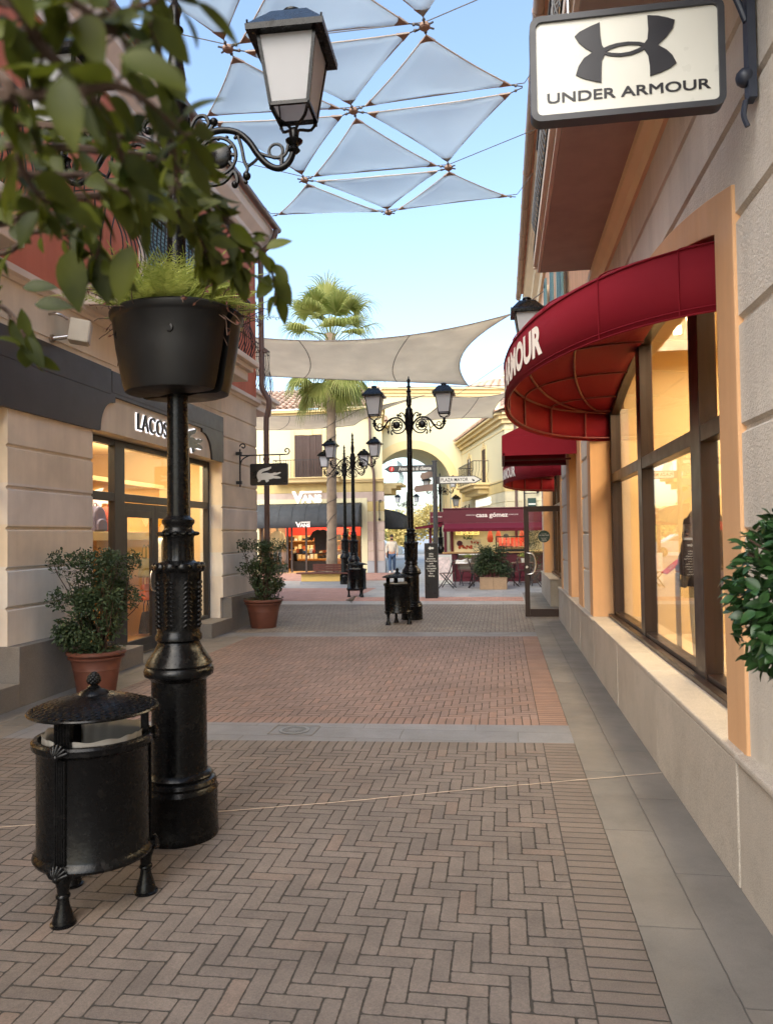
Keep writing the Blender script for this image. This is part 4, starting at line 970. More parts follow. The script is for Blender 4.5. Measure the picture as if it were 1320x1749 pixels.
def mannequin(name, lab, loc, rz, mj, mskin, mp, padded=True, hat=None, group=None):
    t = thing(name, lab, 'mannequin', loc, rz, group)
    def loft(secs, n=20):
        mb = MB(); vs = []; fs = []
        for z, rx, ry, ox in secs:
            for k in range(n):
                a = 2 * PI * k / n; vs.append((ox + rx * math.cos(a), ry * math.sin(a), z))
        for i in range(len(secs) - 1):
            for k in range(n): fs.append((i * n + k, i * n + (k + 1) % n, (i + 1) * n + (k + 1) % n, (i + 1) * n + k))
        fs.append(tuple(range(n))); fs.append(tuple((len(secs) - 1) * n + k for k in range(n)))
        mb.add(vs, fs); return mb
    body = loft([(0.86, 0.11, 0.15, 0), (1.0, 0.12, 0.17, 0), (1.2, 0.115, 0.16, 0), (1.38, 0.13, 0.19, 0), (1.46, 0.09, 0.17, 0), (1.50, 0.055, 0.06, 0), (1.57, 0.05, 0.05, 0.01), (1.60, 0.075, 0.065, 0.015), (1.70, 0.10, 0.078, 0.02), (1.78, 0.085, 0.07, 0.01), (1.82, 0.03, 0.03, 0)])
    for s in (-1, 1):
        body.tube(spline([(0, s * 0.19, 1.42), (-0.02, s * 0.25, 1.15), (0.05, s * 0.26, 0.92), (0.09, s * 0.25, 0.8)], 4), [0.05] * 9 + [0.035] * 4, 10)
        body.tube([(0, s * 0.085, 0.95), (0.01, s * 0.1, 0.5), (0.0, s * 0.1, 0.06)], [0.085, 0.058, 0.04], 12); body.sphere((0.05, s * 0.1, 0.035), 0.06, 10, 6, (1.9, 0.75, 0.55))
    body.build('body', mskin, t, world=False, smooth=60)
    secs = []; n = 13
    for k in range(n):
        z = 0.80 + 0.70 * k / (n - 1)
        pf = 1 + (0.05 if (padded and k % 2) else 0)
        sh = 1.0 if z < 1.36 else 1 - (z - 1.36) * 2.6
        secs.append((z, 0.165 * pf * sh + 0.0, 0.235 * pf * sh, 0))
    jk = loft(secs)
    for s in (-1, 1):
        pth = spline([(0, s * 0.20, 1.41), (-0.02, s * 0.29, 1.16), (0.05, s * 0.29, 0.92)], 5)
        jk.tube(pth, [0.085 * (1.06 if (padded and i % 2) else 0.97) for i in range(len(pth))], 12)
    jk.build('jacket', mj, t, world=False, smooth=50)
    mb = MB()
    for s in (-1, 1): mb.tube([(0, s * 0.09, 0.9), (0.01, s * 0.1, 0.5), (0.0, s * 0.1, 0.1)], [0.112, 0.09, 0.075], 12)
    mb.build('trousers', mp, t, world=False, smooth=60)
    if hat:
        mb = MB(); mb.lathe([(0.17, 1.73), (0.10, 1.76), (0.10, 1.86), (0.0, 1.88)], 18); mb.build('hat', hat, t, world=False, smooth=50)
    return t
Mjk = mat('dark_brown_puffer', lin(54, 38, 36), 0.5, var=0.2); Mjo = mat('rust_orange_jacket', lin(170, 84, 46), 0.6); Mcrm = mat('cream_quilted', lin(226, 206, 160), 0.6); Mjn = mat('blue_denim', lin(62, 84, 112), 0.85, bs=200); Mdk = mat('charcoal_cloth', lin(40, 38, 40), 0.85); Mmq = mat('matt_grey_mannequin', lin(120, 110, 100), 0.5)
mannequin('mannequin', 'mannequin in dark brown padded jacket right of the red price sign', (1.88, 7.5, 0.34), 2.4, Mjk, Mmq, Mcrm)
mannequin('mannequin', 'mannequin in cream padded jacket nearest the orange window jamb', (2.1, 7.05, 0.34), 2.7, Mcrm, Mmq, Mdk)
t = thing('shoe_rack', 'dark rack with rows of pale shoes behind the cream jacketed mannequin', 'rack', (2.9, 5.8, 0.34))
mb = MB(); mb.box(-0.03, 0.03, -1.0, 1.2, 0, 1.7)
for k in range(6): mb.box(-0.26, -0.03, -1.0, 1.2, 0.2 + 0.27 * k, 0.22 + 0.27 * k)
mb.build('shelves', Mdk, t, world=False)
mb = MB()
for k in range(6):
    for j in range(12): mb.sphere((-0.15, -0.88 + 0.17 * j, 0.26 + 0.27 * k), 0.05, 8, 5, (1.9, 0.7, 0.8))
mb.build('shoes', M_white, t, world=False, smooth=60)
# ------------------------------------------------------------------ awnings
def dome_awning(lab, Yc, a, Xw, b, zr, vh, h, ny=48, ribs=(30, 60), letters=None):
    t = thing('round_awning', lab, 'awning', (Xw, Yc, zr), 0, 'red shop awnings')
    zt = zr + vh
    def P(th, ph, k=1.0):
        u = math.cos(th); s = math.sin(th)
        sag = 0.022 * s * math.sin(2 * ph) * abs(math.sin(6.25 * th)) * (1 if k == 1.0 else 0)
        return (Xw - b * s * math.cos(ph) * k, Yc - a * u * k, zt + h * s * s * math.sin(ph) - sag)
    mb = MB(); m = 14; vs = []; fs = []
    for j in range(m + 1):
        for i in range(ny + 1): vs.append(P(PI * i / ny, PI / 2 * j / m))
    for j in range(m):
        for i in range(ny): q = j * (ny + 1) + i; fs.append((q, q + 1, q + ny + 2, q + ny + 1))
    mb.add(vs, fs); can = mb.build('canopy', M_red, t, smooth=60, fix=False)
    sm = can.modifiers.new('cloth', 'SOLIDIFY'); sm.thickness = 0.004
    mb = MB(); vs = []; fs = []
    for i in range(ny + 1):
        x, y, z = P(PI * i / ny, 0); vs += [(x, y, zr - 0.03), (x, y, zr + vh * 0.5), (x, y, zt + 0.003)]
    for i in range(ny): 
        for q in range(2): fs.append((3 * i + q, 3 * i + q + 1, 3 * i + q + 4, 3 * i + q + 3))
    mb.add(vs, fs); va = mb.build('valance', M_red, t, smooth=60, fix=False)
    sm = va.modifiers.new('cloth', 'SOLIDIFY'); sm.thickness = 0.005
    mb = MB()
    for z in (zr, zt - 0.012): mb.tube([(P(PI * i / ny, 0, 0.985)[0], P(PI * i / ny, 0, 0.985)[1], z) for i in range(ny + 1)], 0.012, 6)
    for d in ribs: mb.tube([Vector(P(PI * i / ny, math.radians(d), 0.985)) - Vector((0, 0, 0.02)) for i in range(ny + 1)], 0.013, 6)
    for f in (0.08, 0.2, 0.32, 0.44, 0.56, 0.68, 0.8, 0.92):
        q = P(PI * f, 0, 0.984); mb.tube([(q[0], q[1], zr), (q[0], q[1], zt)], 0.012, 6)
        mb.tube([Vector(P(PI * (0.5 + (f - 0.5)), math.radians(e), 0.98)) - Vector((0, 0, 0.022)) for e in range(0, 91, 10)], 0.010, 6)
    mb.build('frame', M_redtube, t, smooth=60)
    mb = MB()
    for f in (0.1, 0.2, 0.3, 0.4, 0.5, 0.6, 0.7, 0.8, 0.9):
        mb.tube([Vector(P(PI * f, math.radians(e), 1.003)) + Vector((0, 0, 0.003)) for e in range(0, 91, 6)], 0.004, 4)
        if not letters or f < 0.22 or f > 0.9: q = P(PI * f, 0, 1.003); mb.tube([(q[0], q[1], zr - 0.03), (q[0], q[1], zt)], 0.0035, 4)
    for z in (zr - 0.03, zr + 0.0, zt + 0.004): mb.tube([(P(PI * i / ny, 0, 1.002)[0], P(PI * i / ny, 0, 1.002)[1], z) for i in range(ny + 1)], 0.005, 4)
    mb.build('piping', M_red, can, world=False, smooth=60)
    if letters:
        # arc length along the rim so that the letters wrap round it
        T = [PI * i / 400 for i in range(401)]; L = [0.0]
        for i in range(400):
            p, q = P(T[i], 0), P(T[i + 1], 0); L.append(L[-1] + math.hypot(p[0] - q[0], p[1] - q[1]))
        def at_s(s):
            s = max(0, min(L[-1], s))
            lo, hi = 0, 400
            while hi - lo > 1:
                mid = (lo + hi) // 2
                if L[mid] <= s: lo = mid
                else: hi = mid
            f = (s - L[lo]) / max(1e-6, L[hi] - L[lo]); th = T[lo] + (T[hi] - T[lo]) * f
            p = Vector(P(th, 0)); nrm = Vector((-math.sin(th) / b, -math.cos(th) / a, 0)).normalized()
            return p, nrm
        txt, size, off, sx = letters
        mb = MB()
        def fn(u, v, d):
            p, nm = at_s(L[-1] / 2 - u + off)
            q = p + nm * (0.006 + d); return (q.x, q.y, zr + vh * 0.5 - 0.01 + v)
        put_text(mb, txt, fn, size, bold=0.012, sx=sx, spacing=1.02, extrude=0.0)
        mb.build('white_lettering', M_letterW, va, world=False, fix=False)
    return t
dome_awning('big near half round red awning lettered in white over the lit shop window', 6.8, 2.79, 1.34, 1.29, 2.80, 0.32, 0.33, letters=('UNDER ARMOUR', 0.275, -0.46, 1.08))
dome_awning('smaller looking far half round red awning beneath the square one', 17.0, 2.79, 1.34, 1.29, 2.74, 0.32, 0.33, letters=('UNDER ARMOUR', 0.275, -0.46, 1.08))
t = thing('box_awning', 'square ended sloping red awning between the two half round awnings', 'awning', (1.1, 12.0, 2.8), 0, 'red shop awnings')
mb = MB(); A0, A1, xo = 11.15, 13.0, 0.03
can = MB(); can.add([(xo, A0, 3.07), (xo, A1, 3.07), (1.08, A1, 3.55), (1.08, A0, 3.55)], [(0, 1, 2, 3)]); can.add([(xo, A0, 3.07), (1.08, A0, 3.07), (1.08, A0, 3.55)], [(0, 1, 2)]); can.add([(xo, A1, 3.07), (1.08, A1, 3.07), (1.08, A1, 3.55)], [(0, 1, 2)])
o = can.build('canopy', M_red, t, fix=False); o.modifiers.new('cloth', 'SOLIDIFY').thickness = 0.004
va = MB(); va.add([(xo, A0, 2.78), (1.08, A0, 2.78), (1.08, A0, 3.068), (xo, A0, 3.068)], [(0, 1, 2, 3)]); va.add([(xo, A1, 2.78), (1.08, A1, 2.78), (1.08, A1, 3.068), (xo, A1, 3.068)], [(0, 1, 2, 3)]); va.add([(xo, A0, 2.78), (xo, A1, 2.78), (xo, A1, 3.068), (xo, A0, 3.068)], [(0, 1, 2, 3)])
o = va.build('valance', M_red, t, fix=False); o.modifiers.new('cloth', 'SOLIDIFY').thickness = 0.005
fr = MB()
for y in (A0 + 0.02, (A0 + A1) / 2, A1 - 0.02): fr.bar((xo + 0.02, y, 2.8), (1.08, y, 2.8), 0.03); fr.bar((xo + 0.02, y, 3.05), (1.08, y, 3.52), 0.03); fr.bar((xo + 0.02, y, 2.8), (xo + 0.02, y, 3.06), 0.03)
fr.bar((xo + 0.02, A0, 2.8), (xo + 0.02, A1, 2.8), 0.03); fr.build('frame', M_redtube, t)
# ------------------------------------------------------------------ hanging white sign
t = thing('hanging_brand_sign', 'large white hanging sign with black emblem and lettering, dark rounded frame, above awning', 'sign', (RX, 3.35, 4.0))
sx0, sx1, sz0, sz1, SY = 0.16, 0.965, 3.435, 3.90, 3.35
def sgn(u, v, d): return (sx0 + u * (sx1 - sx0), d, sz0 + v * (sz1 - sz0))
mb = MB(); mb.ring(rrect(sx0, sx1, sz0, sz1, 0.045), rrect(sx0 + 0.026, sx1 - 0.026, sz0 + 0.026, sz1 - 0.026, 0.025), lambda u, v, d: (u, d, v), SY - 0.035, SY + 0.035, closed=True); mb.build('frame', mat('charcoal_frame', lin(52, 54, 60), 0.45), t, smooth=40)
mb = MB(); mb.prism(rrect(sx0 + 0.024, sx1 - 0.024, sz0 + 0.024, sz1 - 0.024, 0.025), lambda u, v, d: (u, d, v), SY - 0.022, SY + 0.022); pn = mb.build('white_face', M_signW, t)
def logo(x, y): # emblem drawn on a 1000-unit panel: photo slant removed
    return (0.045 + (x - 120) / 1000.0 * 0.975, 0.955 - ((y + (x - 590) * 0.085) - 30) / 520.0)
fins = [[(453, 75), (400, 95), (345, 120), (318, 142), (340, 175), (375, 202), (412, 222), (365, 250), (335, 290), (320, 333), (360, 350), (410, 362), (455, 370), (457, 300), (460, 262), (475, 235), (478, 210), (462, 188), (455, 140)],
        [(705, 45), (760, 48), (810, 58), (847, 70), (835, 110), (800, 152), (755, 190), (800, 213), (830, 240), (850, 278), (820, 300), (770, 322), (712, 340), (712, 290), (705, 240), (685, 210), (682, 186), (703, 160), (708, 110)]]
mb = MB()
for f in fins: mb.prism([logo(*p) for p in f], lambda u, v, d: sgn(u, v, d), SY - 0.028, SY - 0.0225)
up = [(462, 205), (500, 190), (540, 179), (600, 172), (660, 174), (700, 184)]; ui = [(480, 221), (510, 206), (550, 194), (605, 187), (655, 189), (690, 200)]
lo_ = [(470, 232), (510, 241), (560, 244), (620, 236), (660, 222), (695, 205)]; li = [(482, 220), (515, 226), (560, 228), (610, 221), (645, 209), (685, 190)]
for A, B in ((up, ui), (lo_, li)): mb.ring([logo(*p) for p in A], [logo(*p) for p in B], lambda u, v, d: sgn(u, v, d), SY - 0.0275, SY - 0.0225)
for q_, (du, dv_) in enumerate(((-0.0013, 0.0007), (0.0013, 0.0007), (-0.0013, -0.0007), (0.0013, -0.0007))):
    put_text(mb, 'UNDER ARMOUR', lambda u, v, d: (0.565 + u + du, SY - 0.0235 - d - 0.0004 * q_, 3.535 + v + dv_), 0.062, bold=0.0, sx=1.40, spacing=1.0, extrude=0.001)
mb.build('emblem_and_lettering', M_signK, pn, world=False)
mb = MB()
for xx in (0.33, 0.86): mb = MB(); mb.tube([(xx, SY, sz1), (xx, SY, sz1 + 0.22)], 0.008, 8); mb.build('hook', M_steel, t)
mb = MB()
mb.box(RX - 0.045, RX - 0.012, SY - 0.03, SY + 0.03, 3.46, 4.5)
mb.tube([(RX - 0.03, SY, 4.12), (0.05, SY, 4.12)], 0.02, 8); mb.tube([(p[0], SY, p[1]) for p in scroll(0.05, 4.2, 0.08, 1.0, -PI / 2, -1)], 0.014, 8)
mb.tube([(q.x, SY, q.z) for q in spline([(RX - 0.04, 0, 3.8), (RX - 0.12, 0, 3.98), (RX - 0.3, 0, 4.1), (RX - 0.42, 0, 4.12)], 5)], 0.014, 8)
for z in (3.56, 4.4): mb.sphere((RX - 0.05, SY, z), 0.04, 10, 6)
mb.tube(spline([(RX - 0.05, SY, 3.46), (RX - 0.06, SY, 3.40), (RX - 0.045, SY, 3.35)], 3), 0.012, 6)
mb.build('iron_bracket', mat('blue_black_iron', lin(46, 52, 66), 0.5), t, smooth=40)
# small round wall fixture
t = thing('wall_fixture', 'small round metal fixture on the pale wall above the arched surround', 'fixture', (RX, 7.6, 4.0))
mb = MB(); mb.lathe([(0.07, 0), (0.07, 0.02), (0.05, 0.04), (0.0, 0.05)], 16, (0, 0, 0), 0, Matrix.Translation((RX, 7.6, 4.05)) @ Matrix.Rotation(-PI / 2, 4, 'Y')); mb.build('cover', M_steel, t, smooth=50)
# ------------------------------------------------------------------ street lamps
def add_lantern(parent, c, wall=False):
    """square lantern, c = foot of the cage"""
    ln = MB(); cx, cy, cz = c
    zb, zt = cz + 0.13, cz + 0.50; wb, wt = 0.105, 0.157
    cor = lambda w, z: [(cx - w, cy - w, z), (cx + w, cy - w, z), (cx + w, cy + w, z), (cx - w, cy + w, z)]
    B, T = cor(wb, zb), cor(wt, zt)
    for i in range(4):
        j = (i + 1) % 4
        ln.bar(B[i], T[i], 0.018); ln.bar(B[i], B[j], 0.018, 0.02); ln.bar(T[i], T[j], 0.02)
        mid = Vector(B[i]).lerp(Vector((cx, cy, zb)), 0.5)
        ln.tube(spline([B[i], (mid.x + (B[i][0] - cx) * 0.28, mid.y + (B[i][1] - cy) * 0.28, cz + 0.07), (cx + (B[i][0] - cx) * 0.25, cy + (B[i][1] - cy) * 0.25, cz + 0.045), (cx, cy, cz + 0.01)], 3), 0.009, 5)
        ln.tube([(B[i][0], B[i][1], zb), (B[i][0], B[i][1], zb - 0.03)], 0.006, 5); ln.tube([(cx + (T[i][0] - cx) * 1.3, cy + (T[i][1] - cy) * 1.3, zt + 0.0), (cx + (T[i][0] - cx) * 1.3, cy + (T[i][1] - cy) * 1.3, zt + 0.045)], 0.006, 5)
    L = ln.build('lantern_cage', M_blackiron, parent, world=False)
    rf = MB()
    pr = [(0.212, zt - 0.012), (0.215, zt + 0.02), (0.205, zt + 0.028), (0.10, zt + 0.155), (0.085, zt + 0.16)]
    vs = []; 
    for w, z in pr: vs += cor(w, z)
    fs = [(i * 4 + k, i * 4 + (k + 1) % 4, (i + 1) * 4 + (k + 1) % 4, (i + 1) * 4 + k) for i in range(4) for k in range(4)] + [(16, 17, 18, 19), (3, 2, 1, 0)]
    rf.add(vs, fs); rf.lathe([(0.05, 0.155), (0.048, 0.185), (0.06, 0.19), (0.06, 0.20), (0.04, 0.215), (0.015, 0.222), (0, 0.225)], 16, (cx, cy, zt))
    rf.build('lantern_roof', M_blackiron, L, world=False, smooth=35)
    for i in range(4):
        j = (i + 1) % 4
        q = [Vector(B[i]), Vector(B[j]), Vector(T[j]), Vector(T[i])]; ce = sum(q, Vector()) / 4
        q = [ce + (p - ce) * 0.97 for p in q]; nrm = (ce - Vector((cx, cy, ce.z))).normalized()
        mb = MB(); mb.add([p - nrm * 0.002 for p in q] + [p + nrm * 0.002 for p in q], [(0, 1, 2, 3), (7, 6, 5, 4), (0, 4, 5, 1), (1, 5, 6, 2), (2, 6, 7, 3), (3, 7, 4, 0)])
        mb.build('pane', M_pane, L, world=False)

def arm_curves(mb, s, z0=0.0, thick=1.0):
    """scrolled arm reaching out along s*x from a pole at the origin; heights relative to the arm hub centre at 3.86"""
    Z = lambda pts: [(s * x, 0, z + z0) for x, z in pts]
    mb.tube(spline(Z([(0.06, 3.80), (0.11, 3.88), (0.17, 3.94), (0.26, 3.965), (0.36, 3.945), (0.43, 3.885), (0.48, 3.81), (0.54, 3.745), (0.60, 3.72), (0.65, 3.742), (0.68, 3.795), (0.69, 3.86)]), 4), 0.019 * thick, 8)
    mb.lathe([(0.02, 3.80), (0.035, 3.815), (0.02, 3.84), (0.045, 3.86), (0.05, 3.87), (0.025, 3.885), (0.03, 3.92), (0.02, 3.94)], 12, (s * 0.69, 0, z0))
    mb.tube(spline(Z([(0.05, 3.86), (0.08, 3.97), (0.12, 4.045), (0.17, 4.055), (0.195, 4.01), (0.17, 3.985)]), 4), 0.012, 6)
    mb.sphere((s * 0.165, 0, 3.995 + z0), 0.022, 8, 5)
    mb.sphere((s * 0.225, 0, 4.015 + z0), 0.025, 8, 5); mb.tube(Z([(0.19, 3.94), (0.225, 4.01)]), 0.012, 6)
    mb.tube([(s * (0.245 + 0.108 * math.cos(a)), 0, z0 + 3.815 + 0.108 * math.sin(a)) for a in [2 * PI * k / 26 for k in range(26)]], 0.011, 6, closed=True)
    mb.lathe([(0.0, -0.016), (0.066, -0.016), (0.074, -0.008), (0.074, 0.008), (0.066, 0.016), (0.0, 0.016)], 26, (0, 0, 0), 0, Matrix.Translation((s * 0.255, 0, 3.82 + z0)) @ Matrix.Rotation(PI / 2, 4, 'X'))
    for a in (0, 35, 145, 180, 215, 325): mb.tube([(s * (0.255 + 0.07 * math.cos(math.radians(a))), 0, z0 + 3.82 + 0.07 * math.sin(math.radians(a))), (s * (0.245 + 0.108 * math.cos(math.radians(a))), 0, z0 + 3.815 + 0.108 * math.sin(math.radians(a)))], 0.012, 6)
    mb.tube(spline(Z([(0.06, 3.78), (0.12, 3.69), (0.2, 3.655), (0.28, 3.665), (0.34, 3.72), (0.36, 3.66), (0.33, 3.645)]), 4), 0.013, 6)
    mb.sphere((s * 0.345, 0, 3.645 + z0), 0.02, 8, 5)
    mb.tube(spline(Z([(0.36, 3.94), (0.385, 3.86), (0.40, 3.78), (0.42, 3.73), (0.40, 3.70)]), 4), 0.010, 6); mb.sphere((s * 0.415, 0, 3.69 + z0), 0.024, 8, 5); mb.sphere((s * 0.41, 0, 3.655 + z0), 0.013, 6, 4)
    mb.tube(Z([(0.415, 3.74), (0.46, 3.77), (0.49, 3.80)]), 0.009, 5)
    mb.tube([(s * (0.585 + 0.04 * math.cos(a)), 0, z0 + 3.82 + 0.04 * math.sin(a)) for a in [2 * PI * k / 18 for k in range(18)]], 0.009, 6, closed=True)
    mb.tube(spline(Z([(0.49, 3.815), (0.54, 3.795), (0.60, 3.782), (0.64, 3.80), (0.66, 3.86)]), 4), 0.010, 6); mb.tube(Z([(0.62, 3.79), (0.615, 3.72)]), 0.012, 6)
    for k in range(5):
        q = Vector((s * (0.20 + k * 0.05), 0, z0 + 3.92 - 0.004 * (k - 2) ** 2)); mb.sphere(q, 0.012, 6, 4)

def street_lamp(label, loc, rz=0.0):
    t = thing('street_lamp', label, 'street lamp', loc, rz, 'black cast iron street lamps')
    mb = MB()
    mb.lathe([(0.208, 0.0), (0.212, 0.02), (0.208, 0.04), (0.206, 0.25), (0.212, 0.262), (0.205, 0.275), (0.198, 0.285), (0.203, 0.30), (0.192, 0.318), (0.178, 0.325), (0.182, 0.338), (0.172, 0.35), (0.155, 0.36), (0.151, 0.38), (0.150, 0.86),
              (0.165, 0.875), (0.188, 0.89), (0.192, 0.915), (0.186, 0.93), (0.178, 0.938), (0.184, 0.95), (0.172, 0.975), (0.14, 1.02), (0.118, 1.06), (0.115, 1.075)], 48)
    mb.build('base', M_blackiron, t, world=False, smooth=32)
    mb = MB()
    mb.lathe([(0.112, 1.07), (0.128, 1.085), (0.128, 1.11), (0.118, 1.125), (0.118, 1.14)], 40)
    mb.lathe([(0.113, 1.14), (0.115, 1.2), (0.118, 1.4), (0.121, 1.45), (0.132, 1.485)], 64, flute=8, fa=0.045, z0=1.16, z1=1.47)
    # leaf sheaths and the scalloped crown
    for k in range(8):
        a = 2 * PI * k / 8
        for z in [1.17 + 0.026 * q for q in range(10)]:
            for s in (-1, 1):
                aa = a + s * 0.10; r = 0.121 + 0.006 * (z - 1.17) / 0.3
                M_ = Matrix.Translation((r * math.cos(aa), r * math.sin(aa), z)) @ Matrix.Rotation(aa, 4, 'Z') @ Matrix.Rotation(s * -0.6, 4, 'X')
                mb.sphere((0, 0, 0), 0.0125, 5, 4, (0.8, 1.45, 0.62), 0, None); 
                n = 5 * 5
                for q in range(len(mb.v) - 25, len(mb.v)): mb.v[q] = tuple(M_ @ Vector(mb.v[q]))
        mb.tube([(0.121 * math.cos(a), 0.121 * math.sin(a), 1.15), (0.128 * math.cos(a), 0.128 * math.sin(a), 1.47)], 0.006, 5)
    for k in range(10):
        a = 2 * PI * (k + 0.5) / 10
        M_ = Matrix.Translation((0.128 * math.cos(a), 0.128 * math.sin(a), 1.487)) @ Matrix.Rotation(a, 4, 'Z')
        mb.sphere((0, 0, 0), 0.034, 8, 6, (0.62, 1.15, 0.85), 0, None)
        for q in range(len(mb.v) - 56, len(mb.v)): mb.v[q] = tuple(M_ @ Vector(mb.v[q]))
    mb.lathe([(0.125, 1.50), (0.10, 1.515), (0.088, 1.525)], 32)
    mb.lathe([(0.088, 1.52), (0.083, 1.54), (0.082, 1.65), (0.09, 1.665)], 64, flute=16, fa=0.035, z0=1.53, z1=1.655)
    for k in range(14):
        a = 2 * PI * k / 14; mb.sphere((0.098 * math.cos(a), 0.098 * math.sin(a), 1.675), 0.021, 7, 5, (1, 1, 0.6))
    mb.lathe([(0.09, 1.66), (0.092, 1.685), (0.078, 1.70), (0.078, 1.72), (0.090, 1.735), (0.090, 1.752), (0.072, 1.765), (0.062, 1.775)], 32)
    mb.build('ornate_collar', M_blackiron, t, world=False, smooth=45)
    mb = MB(); mb.lathe([(0.061, 1.77), (0.060, 1.9), (0.052, 3.6), (0.055, 3.65), (0.06, 3.66), (0.06, 3.69), (0.075, 3.72), (0.076, 4.06), (0.068, 4.10), (0.072, 4.12), (0.05, 4.15)], 28)
    for k in range(8):
        a = 2 * PI * k / 8; mb.tube([(0.076 * math.cos(a), 0.076 * math.sin(a), 3.74), (0.077 * math.cos(a), 0.077 * math.sin(a), 4.05)], 0.008, 5)
    mb.build('pole', M_blackiron, t, world=False, smooth=40)
    mb = MB(); mb.lathe([(0.04, 4.14), (0.038, 4.19), (0.052, 4.21), (0.048, 4.23), (0.057, 4.29), (0.05, 4.34), (0.036, 4.42), (0.034, 4.455), (0.052, 4.475), (0.052, 4.485), (0.03, 4.50), (0.028, 4.55), (0.045, 4.57), (0.045, 4.578), (0.026, 4.59), (0.024, 4.64), (0.038, 4.69), (0.03, 4.71), (0.012, 4.74), (0.014, 4.755), (0.004, 4.78), (0, 4.782)], 20)
    mb.build('finial', M_blackiron, t, world=False, smooth=40)
    for s in (-1, 1):
        mb = MB(); arm_curves(mb, s); a = mb.build('arm', M_blackiron, t, world=False, smooth=50)
        add_lantern(a, (s * 0.69, 0, 3.90))
    return t
lamp0 = street_lamp('nearest tall black street lamp, carrying the two black planters, by the waste bin', (-1.80, 4.07, 0), math.radians(1.5))
dup(lamp0, (-1.76, 14.83, 0), 0.0, 'tall black street lamp in mid street just behind the middle waste bin')
dup(lamp0, (-4.42, 22.6, 0), math.radians(-4), 'black street lamp right of the palm trunk, beside the slatted bench')
dup(lamp0, (-5.30, 25.6, 0), math.radians(3), 'black street lamp partly hidden behind the palm trunk near the bench')
dup(lamp0, (-3.05, 38.5, 0), math.radians(-10), 'black street lamp behind the white direction sign, against the arch wall')
dup(lamp0, (-6.7, 54.5, 0), math.radians(-6), 'smallest black street lamp, seen through the archway against white sky')
# lantern on a wall bracket, right of the street
def wall_lantern(lab, loc, rz, reach=0.69):
    t = thing('wall_lantern', lab, 'wall lamp', loc, rz, None)
    mb = MB(); arm_curves(mb, 1, -3.86); mb.box(-0.02, 0.03, -0.05, 0.05, -0.35, 0.25); mb.build('bracket', M_blackiron, t, world=False, smooth=50)
    add_lantern(t, (0.69, 0, 0.04)); return t
wall_lantern('black square wall lantern showing above the near red awning', (RX - 0.03, 10.05, 3.98), PI)
